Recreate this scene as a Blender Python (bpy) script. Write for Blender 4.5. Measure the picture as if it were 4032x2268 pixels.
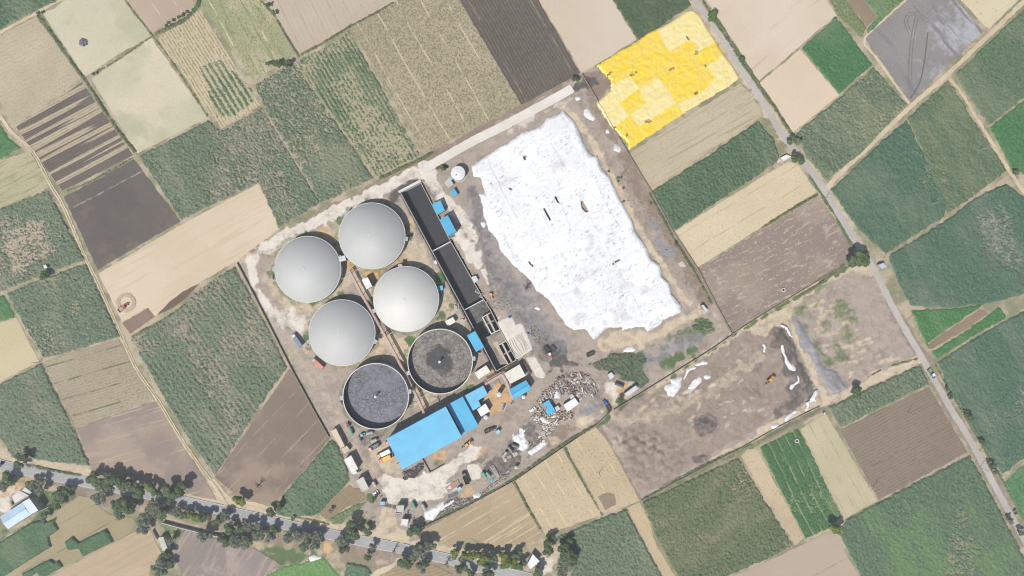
import bpy, math, random
import numpy as np
random.seed(7); R = math.radians
for o in list(bpy.data.objects): bpy.data.objects.remove(o)
C = bpy.context.scene.collection
# ---------------------------------------------------------------- camera, light, exposure
S = 0.155                      # metres per pixel of the photograph on the ground
H = 416.6                      # flying height of the camera
cam = bpy.data.cameras.new('camera'); camo = bpy.data.objects.new('camera', cam); C.objects.link(camo)
cam.lens = 24; cam.sensor_width = 36; cam.clip_start = 1; cam.clip_end = 12000
camo.location = (0, 0, H); bpy.context.scene.camera = camo
SUN_EL, SUN_DIR = R(57), (0.55, 0.835)           # horizontal direction the shadows fall
w = bpy.data.worlds.new('World'); bpy.context.scene.world = w; w.use_nodes = True
nt = w.node_tree; bg = nt.nodes['Background']; sky = nt.nodes.new('ShaderNodeTexSky')
sky.sky_type = 'NISHITA'; sky.sun_disc = False; sky.sun_elevation = SUN_EL
sky.sun_rotation = math.atan2(-SUN_DIR[0], -SUN_DIR[1]); sky.air_density = 1.0; sky.dust_density = 0.7
nt.links.new(sky.outputs[0], bg.inputs[0]); bg.inputs[1].default_value = 0.088
sl = bpy.data.lights.new('sun', 'SUN'); sl.energy = 4.6; sl.angle = R(0.53); sl.color = (1, 0.965, 0.92)
so = bpy.data.objects.new('sun', sl); C.objects.link(so)
n_ = math.hypot(*SUN_DIR)
from mathutils import Vector, Matrix
so.rotation_euler = Vector((SUN_DIR[0]/n_*math.cos(SUN_EL), SUN_DIR[1]/n_*math.cos(SUN_EL), -math.sin(SUN_EL))).to_track_quat('-Z', 'Y').to_euler()
bpy.context.scene.cycles.pixel_filter_type = 'BLACKMAN_HARRIS'; bpy.context.scene.cycles.filter_width = 1.1
vs = bpy.context.scene.view_settings; vs.view_transform = 'Standard'; vs.look = 'None'; vs.gamma = 1; vs.exposure = 0.81
K = 1.95                       # what an albedo of 1 on the ground renders to, at this exposure
# ---------------------------------------------------------------- map coordinates
CR = {'D': (0, 0, 1/1.5652), 'a': (0, 0, 2.415), 'b': (1000, 0, 2.415), 'c': (2000, 0, 2.415), 'd': (3000, 0, 2.415),
      'e': (0, 600, 2.415), 'f': (1000, 600, 2.415), 'g': (2000, 600, 2.415), 'h': (3000, 600, 2.415),
      'i': (0, 1200, 2.415), 'j': (1000, 1200, 2.415), 'k': (2000, 1200, 2.415), 'l': (3000, 1200, 2.415),
      'm': (0, 1700, 2.551), 'n': (1000, 1700, 2.551), 'o': (2000, 1700, 2.551), 'p': (3000, 1700, 2.496),
      'q': (1700, 1100, 3.622), 'r': (1500, 1400, 3.623), 's': (1250, 1600, 2.898), 't': (1700, 1700, 3.622),
      'u': (2000, 1400, 3.622), 'v': (1250, 850, 3.622)}
def P(c, u, v, h=0):
    x0, y0, k = CR[c]
    f = S*(H-h)/H
    return ((x0+u/k-2016)*f, -(y0+v/k-1134)*f)
def PS(c, pts, h=0):           # list of points, each (u,v) in survey sheet c or (sheet,u,v)
    return [P(*( (c,)+tuple(p) if len(p) == 2 else tuple(p)), h) for p in pts]
# ---------------------------------------------------------------- numeric helpers
_rs = np.random.RandomState(3); _tab = _rs.rand(512, 512).astype(np.float32)
def vn(x, y, seed=0):
    x = x+seed*17.31; y = y+seed*9.77
    xi = np.floor(x).astype(int); yi = np.floor(y).astype(int); fx = x-xi; fy = y-yi
    fx = fx*fx*(3-2*fx); fy = fy*fy*(3-2*fy)
    a = _tab[xi % 512, yi % 512]; b = _tab[(xi+1) % 512, yi % 512]; c = _tab[xi % 512, (yi+1) % 512]; d = _tab[(xi+1) % 512, (yi+1) % 512]
    return (a*(1-fx)+b*fx)*(1-fy)+(c*(1-fx)+d*fx)*fy
def fbm(x, y, seed=0, o=3):
    r = 0; a = 1; t = 0
    for i in range(o): r = r+a*vn(x*2**i, y*2**i, seed+i*5); t += a; a *= 0.5
    return r/t
def sdf(pts, X, Y):            # positive inside
    X = np.asarray(X, float); Y = np.asarray(Y, float)
    d = np.full(X.shape, 1e18); ins = np.zeros(X.shape, bool); n = len(pts)
    for i in range(n):
        ax, ay = pts[i]; bx, by = pts[(i+1) % n]; ex, ey = bx-ax, by-ay
        L = ex*ex+ey*ey+1e-12
        t = np.clip(((X-ax)*ex+(Y-ay)*ey)/L, 0, 1)
        d = np.minimum(d, (X-ax-t*ex)**2+(Y-ay-t*ey)**2)
        if ay != by: ins ^= ((ay > Y) != (by > Y)) & (X < ex*(Y-ay)/ey+ax)
    d = np.sqrt(d); return np.where(ins, d, -d)
def linedist(pts, X, Y):
    d = np.full(X.shape, 1e18)
    for (ax, ay), (bx, by) in zip(pts[:-1], pts[1:]):
        ex, ey = bx-ax, by-ay; L = ex*ex+ey*ey+1e-12
        t = np.clip(((X-ax)*ex+(Y-ay)*ey)/L, 0, 1)
        d = np.minimum(d, (X-ax-t*ex)**2+(Y-ay-t*ey)**2)
    return np.sqrt(d)
# ---------------------------------------------------------------- materials
def lin(c): return tuple((v/255/12.92 if v/255 <= 0.04045 else ((v/255+0.055)/1.055)**2.4) for v in c)
def A(c): return tuple(min(0.85, max(v-h_, v*.35)/K) for v, h_ in zip(lin(c), (.030, .038, .050)))+(1,)   # colour seen through the haze -> albedo
class NT:
    def __init__(s, name):
        s.m = bpy.data.materials.new(name); s.m.use_nodes = True; s.t = s.m.node_tree; s.b = s.t.nodes['Principled BSDF']
        s.b.inputs['Roughness'].default_value = 0.9; s.b.inputs['Specular IOR Level'].default_value = 0.15
    def n(s, ty, **k):
        o = s.t.nodes.new('ShaderNode'+ty)
        for a, b in k.items(): setattr(o, a, b)
        return o
    def l(s, a, b): s.t.links.new(a, b)
    def put(s, inp, v):
        if hasattr(v, 'links') or isinstance(v, bpy.types.NodeSocket): s.l(v, inp)
        else: inp.default_value = v
    def pos(s, ang=0, sc=(1, 1, 1)):
        g = s.n('NewGeometry'); v = g.outputs['Position']
        if ang or sc != (1, 1, 1):
            if ang:
                r = s.n('VectorRotate', rotation_type='Z_AXIS'); s.l(v, r.inputs['Vector']); r.inputs['Angle'].default_value = -ang; v = r.outputs[0]
            m = s.n('VectorMath', operation='MULTIPLY'); s.l(v, m.inputs[0]); m.inputs[1].default_value = sc; v = m.outputs[0]
        return v
    def noise(s, v, scale=1, detail=2, rough=0.55, off=0):
        a = s.n('VectorMath', operation='ADD'); s.l(v, a.inputs[0]); a.inputs[1].default_value = (off*13.7, off*7.3, off*3.1)
        o = s.n('TexNoise'); s.l(a.outputs[0], o.inputs['Vector']); o.inputs['Scale'].default_value = scale
        o.inputs['Detail'].default_value = detail; o.inputs['Roughness'].default_value = rough; return o.outputs['Fac']
    def ramp(s, v, lo, hi):
        o = s.n('MapRange', interpolation_type='SMOOTHSTEP'); s.put(o.inputs['Value'], v)
        o.inputs['From Min'].default_value = lo; o.inputs['From Max'].default_value = hi; return o.outputs['Result']
    def math(s, op, a, b=0, c=0):
        o = s.n('Math', operation=op); s.put(o.inputs[0], a); s.put(o.inputs[1], b); s.put(o.inputs[2], c); return o.outputs[0]
    def mix(s, f, a, b):
        o = s.n('Mix', data_type='RGBA'); s.put(o.inputs['Factor'], f); s.put(o.inputs[6], a); s.put(o.inputs[7], b); return o.outputs[2]
    def comp(s, v, i):
        o = s.n('SeparateXYZ'); s.l(v, o.inputs[0]); return o.outputs[i]
    def bump(s, h, dist=0.1, st=1.0):
        o = s.n('Bump'); s.l(h, o.inputs['Height']); o.inputs['Distance'].default_value = dist; o.inputs['Strength'].default_value = st
        s.l(o.outputs[0], s.b.inputs['Normal'])
    def out(s, c): s.put(s.b.inputs['Base Color'], c); return s.m
_mc = {}
def paint(name, col, rough=0.6, var=0.12, sc=0.8, spec=0.3, metal=0, col2=None, dirt=0.0):
    k = (name, col, rough, var, col2)
    if k in _mc: return _mc[k]
    t = NT(name); t.b.inputs['Roughness'].default_value = rough; t.b.inputs['Specular IOR Level'].default_value = spec; t.b.inputs['Metallic'].default_value = metal
    a = A(col); d = A(col2) if col2 else tuple(v*(1-var*2) for v in a[:3])+(1,)
    n = t.noise(t.pos(), sc, 5, 0.65)
    c = t.mix(t.ramp(n, 0.35, 0.75), a, d)
    if dirt: c = t.mix(t.math('MULTIPLY', t.ramp(t.noise(t.pos(), sc*0.35, 6, 0.7, 4), 0.5, 0.68), dirt), c, A((120, 105, 90)))
    _mc[k] = t.out(c); return _mc[k]
def field_mat(name, c1, c2=None, big=0.02, speck=None, rows=None, streak=None, lines=None, ang=0.0, seed=1, grain=0.25, patch=None, strips=None):
    """c1,c2 soil tones; speck=(colour, scale, amount); rows=(colour, spacing m, strength); streak=(colour, across, along, amount);
       lines=(colour, spacing, width fraction); patch=(colour, scale, threshold); strips=(colour, spacing, threshold)"""
    t = NT(name); p = t.pos(ang); c2 = c2 or tuple(v*0.92 for v in c1)
    c = t.mix(t.ramp(t.noise(p, big, 3, 0.6, seed), 0.35, 0.65), A(c1), A(c2))
    g = t.noise(p, 1.1, 4, 0.7, seed+3)
    c = t.mix(t.math('MULTIPLY', t.ramp(g, 0.35, 0.7), grain), c, A(tuple(v*0.72 for v in c1)))
    if patch: c = t.mix(t.ramp(t.noise(p, patch[1], 5, 0.65, seed+9), patch[2]-0.06, patch[2]+0.07), c, A(patch[0]))
    if streak:
        v = t.n('VectorMath', operation='MULTIPLY'); t.l(p, v.inputs[0]); v.inputs[1].default_value = (streak[2], streak[1], 1)
        f = t.ramp(t.noise(v.outputs[0], 1, 4, 0.65, seed+5), 0.62-streak[3]*0.25, 0.7-streak[3]*0.2); c = t.mix(f, c, A(streak[0]))
    if strips:
        v = t.n('VectorMath', operation='MULTIPLY'); t.l(p, v.inputs[0]); v.inputs[1].default_value = (0.008, 1/strips[1], 1)
        f = t.ramp(t.noise(v.outputs[0], 1, 1.5, 0.5, seed+8), strips[2]-0.02, strips[2]+0.02); c = t.mix(f, c, A(strips[0]))
    if rows:
        y = t.comp(p, 1); wob = t.math('MULTIPLY', t.noise(p, 0.05, 2, 0.5, seed+2), 2.0)
        f = t.math('SINE', t.math('MULTIPLY', t.math('ADD', y, wob), 2*math.pi/rows[1]))
        brk = t.ramp(t.noise(p, 0.35, 3, 0.6, seed+6), 0.3, 0.6)
        f = t.math('MULTIPLY', t.math('MULTIPLY', t.ramp(f, -0.3, 0.8), brk), rows[2]); c = t.mix(f, c, A(rows[0]))
    if speck:
        f = t.ramp(t.noise(p, speck[1], 3, 0.75, seed+7), 0.68-speck[2]*0.2, 0.74-speck[2]*0.2)
        f = t.math('MULTIPLY', f, 0.75); c = t.mix(f, c, A(speck[0]))
    if lines:
        y = t.comp(p, 1); wob = t.math('MULTIPLY', t.noise(p, 0.02, 2, 0.5, seed+4), 3.0)
        f = t.math('FRACT', t.math('DIVIDE', t.math('ADD', y, wob), lines[1]))
        f = t.math('MULTIPLY', t.math('LESS_THAN', f, lines[2]), t.ramp(t.noise(p, 0.12, 4, 0.7, seed+1), 0.4, 0.6)); c = t.mix(f, c, A(lines[0]))
    t.bump(g, 0.25, 0.6)
    return t.out(c)
def crop_mat(name, lo, hi, soil, h, seed=1, tint=None, ang=0):
    t = NT(name); p = t.pos(ang, (.55, 1.25, 1)); t.b.inputs['Specular IOR Level'].default_value = 0.25; t.b.inputs['Roughness'].default_value = 0.75
    c = t.mix(t.ramp(t.noise(p, 1.0, 5, 0.85, seed), 0.34, 0.66), A(tuple(v*.9 for v in lo)), A(tuple(v*1.06 for v in hi)))
    c = t.mix(t.math('MULTIPLY', t.ramp(t.noise(p, 0.035, 4, 0.65, seed+4), 0.45, 0.68), 0.55), c, A(tint or tuple((a+b)/2 for a, b in zip(hi, soil))))
    c = t.mix(t.math('MULTIPLY', t.ramp(t.noise(t.pos(), 1.7, 3, 0.8, seed+20), 0.56, 0.66), .5), c, A(tuple(min(250, v*1.22+8) for v in hi)))
    c = t.mix(t.math('MULTIPLY', t.ramp(t.noise(t.pos(), 1.3, 4, 0.8, seed+30), 0.45, 0.36), .6), c, A(tuple(v*.72 for v in lo)))
    z = t.comp(t.pos(), 2)
    f = t.ramp(t.math('ADD', t.math('DIVIDE', z, h), t.math('MULTIPLY', t.noise(p, 1.6, 3, 0.7, seed+8), 0.5)), 0.28, 0.62)
    return t.out(t.mix(f, A(soil), c))
# ---------------------------------------------------------------- objects
def link(name, me, parent=None, mats=()):
    o = bpy.data.objects.new(name, me); C.objects.link(o)
    if me:
        for m in mats: me.materials.append(m)
    if parent: o.parent = parent
    return o
def tag(o, label=None, cat=None, group=None, kind=None):
    if label: o['label'] = label
    if cat: o['category'] = cat
    if group: o['group'] = group
    if kind: o['kind'] = kind
    return o
def thing(name, label, cat, loc=(0, 0, 0), rz=0, group=None):
    o = bpy.data.objects.new(name, None); C.objects.link(o); o.location = loc; o.rotation_euler = (0, 0, rz); o.empty_display_size = 0.2
    return tag(o, label, cat, group)
class MB:
    def __init__(s): s.v = []; s.f = []; s.mi = []
    def add(s, vs, fs, mi=0):
        n = len(s.v); s.v += [tuple(v) for v in vs]; s.f += [tuple(i+n for i in f) for f in fs]; s.mi += [mi]*len(fs); return s
    def box(s, cx, cy, z0, lx, ly, lz, rz=0, mi=0, taper=1.0):
        c, sn = math.cos(rz), math.sin(rz); vs = []
        for z, k in ((z0, 1), (z0+lz, taper)):
            for a, b in ((-1, -1), (1, -1), (1, 1), (-1, 1)):
                x, y = a*lx/2*k, b*ly/2*k; vs.append((cx+x*c-y*sn, cy+x*sn+y*c, z))
        return s.add(vs, [(3, 2, 1, 0), (4, 5, 6, 7), (0, 1, 5, 4), (1, 2, 6, 5), (2, 3, 7, 6), (3, 0, 4, 7)], mi)
    def bx(s, x0, x1, y0, y1, z0, z1, mi=0): return s.box((x0+x1)/2, (y0+y1)/2, z0, x1-x0, y1-y0, z1-z0, 0, mi)
    def prism(s, pts, z0, z1, mi=0):
        a = sum(pts[i][0]*pts[(i+1) % len(pts)][1]-pts[(i+1) % len(pts)][0]*pts[i][1] for i in range(len(pts)))
        if a < 0: pts = pts[::-1]
        n = len(pts); vs = [(x, y, z0) for x, y in pts]+[(x, y, z1) for x, y in pts]
        return s.add(vs, [tuple(range(n))[::-1], tuple(range(n, 2*n))]+[(i, (i+1) % n, n+(i+1) % n, n+i) for i in range(n)], mi)
    def tube(s, a, b, r0, r1=None, n=8, mi=0, caps=True):
        r1 = r0 if r1 is None else r1; a = Vector(a); b = Vector(b); d = (b-a).normalized()
        u = d.orthogonal().normalized(); w2 = d.cross(u); vs = []
        for p, r in ((a, r0), (b, r1)):
            for i in range(n): t = 2*math.pi*i/n; vs.append(p+u*(r*math.cos(t))+w2*(r*math.sin(t)))
        fs = [(i, (i+1) % n, n+(i+1) % n, n+i) for i in range(n)]
        if caps: fs += [tuple(range(n))[::-1], tuple(range(n, 2*n))]
        return s.add(vs, fs, mi)
    def lathe(s, cx, cy, prof, n=32, mi=0):   # prof: (radius, z) from bottom to top
        vs = [(cx+r*math.cos(2*math.pi*i/n), cy+r*math.sin(2*math.pi*i/n), z) for r, z in prof for i in range(n)]
        fs = [(j*n+i, j*n+(i+1) % n, (j+1)*n+(i+1) % n, (j+1)*n+i) for j in range(len(prof)-1) for i in range(n)]
        return s.add(vs, fs, mi)
    def build(s, name, mats, parent=None, smooth=False):
        me = bpy.data.meshes.new(name); me.from_pydata(s.v, [], s.f); me.update()
        if not isinstance(mats, (list, tuple)): mats = [mats]
        if max(s.mi, default=0): me.polygons.foreach_set('material_index', s.mi)
        if smooth: me.polygons.foreach_set('use_smooth', [True]*len(s.f))
        return link(name, me, parent, mats)
def rough_edge(pts, step=2.5, amp=0.35, seed=0, closed=True):
    out = []; n = len(pts); rr = random.Random(seed)
    for i in range(n if closed else n-1):
        a, b = pts[i], pts[(i+1) % n]; L = math.hypot(b[0]-a[0], b[1]-a[1]); k = max(1, int(L/step))
        for j in range(k):
            t = j/k; x = a[0]+(b[0]-a[0])*t; y = a[1]+(b[1]-a[1])*t
            nx, ny = -(b[1]-a[1])/(L+1e-9), (b[0]-a[0])/(L+1e-9); q = rr.uniform(-amp, amp)
            out.append((x+nx*q, y+ny*q))
    if not closed: out.append(pts[-1])
    return out
def sheet(name, pts, z, mat, kind='structure', label=None, amp=0.35, step=2.5, seed=0, parent=None):
    p = rough_edge(pts, step, amp, seed) if amp else pts
    a = sum(p[i][0]*p[(i+1) % len(p)][1]-p[(i+1) % len(p)][0]*p[i][1] for i in range(len(p)))
    if a < 0: p = p[::-1]
    me = bpy.data.meshes.new(name); me.from_pydata([(x, y, z) for x, y in p], [], [tuple(range(len(p)))]); me.update()
    o = link(name, me, parent, [mat]); return tag(o, label, None, None, kind) if kind else tag(o, label)
def strip(pts, w0, w1=None):   # polyline to a list of quads, widths in metres
    n = len(pts); L = []; Rr = []
    for i, (x, y) in enumerate(pts):
        a = pts[max(i-1, 0)]; b = pts[min(i+1, n-1)]; dx, dy = b[0]-a[0], b[1]-a[1]; l = math.hypot(dx, dy); nx, ny = -dy/l, dx/l
        ww = w0 if w1 is None else w0+(w1-w0)*i/(n-1)
        L.append((x+nx*ww/2, y+ny*ww/2)); Rr.append((x-nx*ww/2, y-ny*ww/2))
    return L+Rr[::-1]
def smooth_line(pts, step=3):
    out = []; n = len(pts)
    for i in range(n-1):
        p0 = pts[max(i-1, 0)]; p1 = pts[i]; p2 = pts[i+1]; p3 = pts[min(i+2, n-1)]
        k = max(1, int(math.hypot(p2[0]-p1[0], p2[1]-p1[1])/step))
        for j in range(k):
            t = j/k; out.append(tuple(0.5*(2*p1[d]+(p2[d]-p0[d])*t+(2*p0[d]-5*p1[d]+4*p2[d]-p3[d])*t*t+(3*p1[d]-p0[d]-3*p2[d]+p3[d])*t**3) for d in (0, 1)))
    out.append(pts[-1]); return out
def hf(name, pts, res, zfun, mats, ang=0.0, edge=0.6, seed=0, holes=(), smooth=False, parent=None, cls=None):
    """height-field surface inside an outline; zfun(X, Y, d, u, v) gives z, d = metres inside the outline"""
    ca, sa = math.cos(ang), math.sin(ang)
    us = [x*ca+y*sa for x, y in pts]; vv = [-x*sa+y*ca for x, y in pts]
    U = np.arange(min(us)-res*2, max(us)+res*2, res); V = np.arange(min(vv)-res*2, max(vv)+res*2, res)
    U, V = np.meshgrid(U, V); X = U*ca-V*sa; Y = U*sa+V*ca
    rs = np.random.RandomState(seed+11); X = X+(rs.rand(*X.shape)-.5)*res*.5; Y = Y+(rs.rand(*X.shape)-.5)*res*.5
    d = sdf(pts, X, Y)+(fbm(X*0.45, Y*0.45, seed+1)-0.5)*2*edge
    inside = d > 0
    for hpts in holes: inside &= ~(sdf(hpts, X, Y) > 0)
    Z = zfun(X, Y, np.maximum(d, 0), U, V); Z = np.where(inside, Z, 0.03)
    ny, nx = X.shape; f = inside[:-1, :-1] & inside[1:, :-1] & inside[:-1, 1:] & inside[1:, 1:]
    if not holes:   # let the border drop to the ground
        f = (inside[:-1, :-1].astype(int)+inside[1:, :-1]+inside[:-1, 1:]+inside[1:, 1:]) >= 2
    jj, ii = np.nonzero(f)
    if cls is not None:
        xc = (X[jj, ii]+X[jj+1, ii+1])/2; yc = (Y[jj, ii]+Y[jj+1, ii+1])/2; k = cls(xc, yc); jj = jj[k]; ii = ii[k]
    idx = np.arange(nx*ny).reshape(ny, nx)
    F = np.stack([idx[jj, ii], idx[jj, ii+1], idx[jj+1, ii+1], idx[jj+1, ii]], 1)
    used, inv = np.unique(F, return_inverse=True); inv = inv.reshape(F.shape)
    co = np.stack([X.ravel()[used], Y.ravel()[used], Z.ravel()[used]], 1).astype(np.float32)
    me = bpy.data.meshes.new(name); me.vertices.add(len(co)); me.vertices.foreach_set('co', co.ravel())
    me.loops.add(inv.size); me.loops.foreach_set('vertex_index', inv.ravel().astype(np.int32))
    me.polygons.add(len(F)); me.polygons.foreach_set('loop_start', np.arange(len(F), dtype=np.int32)*4)
    me.update(calc_edges=True)
    if smooth: me.polygons.foreach_set('use_smooth', np.ones(len(F), bool))
    return link(name, me, parent, mats if isinstance(mats, (list, tuple)) else [mats])
# ================================================================ GROUND
BASIN1 = PS('f', [(1400, 368), (1575, 282), (1870, 850), (2180, 1400), ('q', 750, 300), ('q', 830, 420), ('q', 985, 735), ('q', 1205, 1150), ('q', 925, 1300), ('q', 465, 445)])
LAY = ['yard', 'brown', 'tan', 'pale', 'soot', 'sand', 'weed', 'rubble']
LCOL = [(170, 158, 147), (146, 131, 120), (202, 186, 162), (220, 211, 199), (98, 96, 97), (207, 172, 130), (98, 118, 86), (150, 149, 152)]
PAINT = []
def poly(l, c, pts, feather=1.5, st=1.0): PAINT.append((l, 'p', PS(c, pts), 0, feather, st))
def line(l, c, pts, width, feather=1.0, st=1.0): PAINT.append((l, 'l', PS(c, pts), width, feather, st))
def blob(l, c, u, v, r, feather=None, st=1.0): PAINT.append((l, 'l', PS(c, [(u, v), (u+.1, v)]), r*2, feather or r*.6, st))
poly(0, 'D', [(597, 657), (1065, 392), (1315, 262), (1460, 185), (1500, 165), (1535, 215), (1505, 255), (1580, 380), (1640, 480), (1700, 585), (1757, 677), (1840, 840), (1985, 790), (2140, 670), (2190, 680), (2310, 905), (2055, 1040), (1610, 1255), (1500, 1065), (1300, 1205), (1065, 1325), (1060, 1400), (960, 1380), (900, 1240), (835, 1100)], 1)
# plant roads and pale dust
line(3, 'D', [(1060, 428), (1000, 458), (900, 508), (800, 556), (720, 592), (655, 635), (628, 670), (640, 725), (680, 775), (720, 815)], 5.5, 2.5, .85)
line(3, 'D', [(1066, 424), (1000, 457), (900, 507), (800, 555), (720, 592), (670, 622)], 7.5, 2, 1)
poly(3, 'j', [(140, -60), (240, 60), (330, 40), (430, 60), (520, 110), (500, 250), (440, 330), (330, 230), (240, 140), (120, 0)], 4, .8)
line(3, 'f', [(1540, 190), (1690, 270), (1790, 430), (1930, 560), (2040, 680), (2100, 830), (2140, 1060)], 6.5, 1.2)
line(3, 'f', [(1940, 780), (2060, 980), (2130, 1070)], 6, 2)
poly(3, 'f', [(1500, 180), (1640, 110), (1760, 60), (1740, 200), (1640, 280)], 1.5)
poly(3, 'f', [(2140, 1110), (2200, 1095), (2280, 1210), (2215, 1260)], 1)
line(2, 'D', [(628, 672), (625, 720), (660, 790), (720, 860), (780, 930), (830, 1020), (870, 1090), (905, 1150), (950, 1200)], 9, 3, .4)
line(2, 'D', [(600, 660), (700, 605), (820, 545), (1000, 455), (1060, 418)], 3, 2, .8)
line(1, 'D', [(604, 648), (700, 592), (800, 542), (900, 492), (1000, 440), (1060, 405), (1180, 340), (1310, 270), (1450, 190)], 3.5, 1.5, .9)
poly(4, 'D', [(1175, 470), (1215, 500), (1235, 600), (1265, 660), (1340, 740), (1400, 820), (1430, 900), (1400, 930), (1330, 900), (1290, 800), (1240, 740), (1210, 650), (1195, 560)], 5, .5)
poly(7, 'D', [(1160, 440), (1200, 450), (1230, 560), (1300, 680), (1400, 800), (1450, 850), (1440, 900), (1300, 860), (1230, 700), (1170, 540)], 5, .5)
# tank farm earth
poly(5, 'v', [(380, 560), (480, 700), (700, 760), (950, 760), (900, 900), (800, 960), (640, 860), (480, 790), (400, 740), (330, 700)], 3, .85)
poly(5, 'v', [(0, 160), (60, 150), (250, 340), (300, 560), (240, 480), (130, 330), (0, 240)], 2, .9)
poly(5, 'v', [(1230, 90), (1370, 100), (1330, 260), (1250, 200)], 2, .8)
line(5, 'v', [(1230, 640), (1000, 690), (750, 760)], 4, 3, .7)
line(6, 'D', [(860, 745), (900, 760), (935, 800)], 8, 4, .5)
poly(2, 'D', [(880, 690), (940, 700), (960, 830), (1000, 850), (1020, 850), (1060, 830), (1120, 800), (1145, 860), (1180, 900), (1190, 960), (1100, 1000), (1040, 1040), (1020, 960), (960, 910), (900, 925), (880, 915), (950, 870), (930, 780)], 5, .9)
poly(2, 'D', [(660, 700), (700, 600), (800, 580), (870, 540), (960, 500), (1020, 520), (1070, 620), (1130, 720), (1180, 820), (1200, 900), (1170, 940), (1110, 820), (1000, 640), (860, 740), (860, 930), (780, 900), (700, 780)], 6, .6)
for u, v in ((690, 690), (760, 595), (860, 560), (1030, 600), (990, 680), (1110, 700), (930, 760), (860, 745), (790, 760), (780, 840), (1110, 790), (1030, 860), (960, 915), (1185, 985), (1030, 1020), (1150, 770)):
    blob(6, 'D', u, v, 3.5, 4, .75)
for cu, cv in ((773.8, 677.5), (935.5, 593.4), (1021, 752), (860, 837), (1107, 909), (945, 997)):
    line(6, 'D', [(cu+88*math.cos(t/8*math.pi), cv+88*math.sin(t/8*math.pi)) for t in range(17)], 3, 2.5, .5)
line(6, 'D', [(1030, 500), (1075, 590), (1120, 680), (1170, 790)], 4, 3, .6)
poly(0, 'D', [(1010, 560), (1030, 560), (1080, 690), (1040, 660)], 3)
# soot and tracks round the basin
poly(4, 'f', [(1250, 400), (1380, 330), (1560, 240), (1660, 280), (1560, 280), (1400, 360), (1390, 470), (1330, 470)], 2, .8)
poly(4, 'f', [(1600, 290), (1700, 330), (1750, 430), (1700, 470), (1650, 420)], 2, .45)
line(4, 'D', [(1190, 470), (1200, 560), (1225, 640), (1240, 700), (1290, 740), (1330, 800), (1370, 870), (1390, 900)], 8, 5, .65)
poly(4, 'k', [(300, 250), (400, 320), (520, 330), (560, 460), (640, 560), (500, 620), (420, 620), (380, 520), (250, 340)], 3, .95)
poly(4, 'q', [(980, 20), (1150, 0), (1210, 100), (1100, 150), (1000, 110)], 2, .7)
poly(4, 'c', [(590, 850), (640, 790), (760, 720), (850, 730), (850, 800), (740, 850), (640, 880)], 2, .7)
poly(1, 'c', [(700, 700), (830, 640), (960, 760), (975, 860), (840, 970), (760, 900)], 2, .8)
line(2, 'c', [(560, 1040), (640, 1130), (740, 1250), (860, 1449), ('g', 870, 0), ('g', 980, 220), ('g', 1130, 500), ('g', 1300, 830), ('g', 1450, 1040), ('g', 1640, 1340), ('g', 1730, 1449)], 4, 2, .95)
line(1, 'g', [(1110, 60), (1260, 330), (1430, 620), (1580, 860), (1750, 1140), (1900, 1420)], 9, 3, .8)
poly(7, 'g', [(1360, 620), (1440, 700), (1480, 850), (1600, 930), (1590, 990), (1500, 1030), (1420, 900)], 1.5, .9)
poly(1, 'c', [(780, 890), (860, 1010), (980, 1230), (1130, 1449), (1060, 1449), (900, 1200), (760, 960)], 2, .7)
poly(3, 'g', [(1615, 1060), (1660, 1040), (1680, 1080), (1640, 1100)], .4)
poly(3, 'c', [(0, 1210), (330, 1040), (560, 960), (640, 900), (560, 1010), (300, 1110), (0, 1290)], 2, .55)
# south of the white cover
poly(2, 'k', [(830, 350), (1060, 240), (1330, 260), (1520, 180), (1690, 80), (1820, 0), (1900, 60), (1750, 150), (1580, 260), (1400, 340), (1280, 400), (1100, 400), (950, 430), (830, 430)], 3, .95)
poly(6, 'k', [(780, 560), (930, 500), (1000, 460), (1280, 460), (1320, 520), (1280, 640), (1340, 730), (1270, 800), (1220, 740), (1100, 720), (1010, 640), (900, 640)], 4, .6)
poly(6, 'k', [(1500, 290), (1600, 220), (1860, 120), (1950, 150), (1970, 250), (1880, 300), (1600, 330), (1400, 390), (1320, 420)], 4, .6)
poly(7, 'k', [(1310, 470), (1450, 390), (1600, 300), (1700, 270), (1850, 250), (1920, 310), (1850, 390), (1700, 420), (1620, 480), (1480, 520), (1370, 600), (1290, 640)], 2.5, .55)
for u, v, r in ((1385, 515, 3), (1490, 490, 3.5), (1600, 350, 2.5), (1780, 300, 4), (1430, 505, 2.5), (1510, 410, 2.5), (1640, 395, 2.5)): blob(4, 'k', u, v, r, 3, .8)
for u, v, r in ((1860, 210, 6), (1760, 430, 4), (1610, 490, 4), (1520, 530, 5)): blob(6, 'k', u, v, r, 2.5, .9)
poly(2, 'k', [(1930, 60), (2010, 60), (2110, 280), (2060, 330), (1960, 230)], 3, .5)
line(1, 'k', [(1010, 990), (1300, 860), (1560, 660), (1900, 440), (2110, 290)], 4, 2, .6)
line(0, 'k', [(0, 1000), (200, 850), (400, 690), (560, 600), (720, 600), (830, 700), (890, 830), (940, 950)], 8, 2)
line(0, 'k', [(-300, 1300), (-100, 1150), (60, 1080), (200, 930)], 12, 3)
poly(2, 'k', [(1040, 800), (1110, 740), (1210, 720), (1250, 830), (1150, 890), (1060, 980), (960, 960), (930, 800)], 2, .85)
poly(5, 'k', [(1030, 800), (1110, 780), (1110, 850), (1050, 900)], 2, .8)
blob(6, 'k', 1070, 920, 4, 2)
# orange apron
poly(5, 'r', [(1470, 610), (1540, 540), (1720, 370), (1880, 620), (1700, 790), (1580, 840), (1540, 700)], 1, 1)
poly(5, 'q', [(970, 1290), (1210, 1170), (1240, 1200), (1000, 1330)], .6, 1)
poly(5, 'q', [(830, 1290), (900, 1300), (930, 1340), (800, 1420)], 1, .9)
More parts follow.
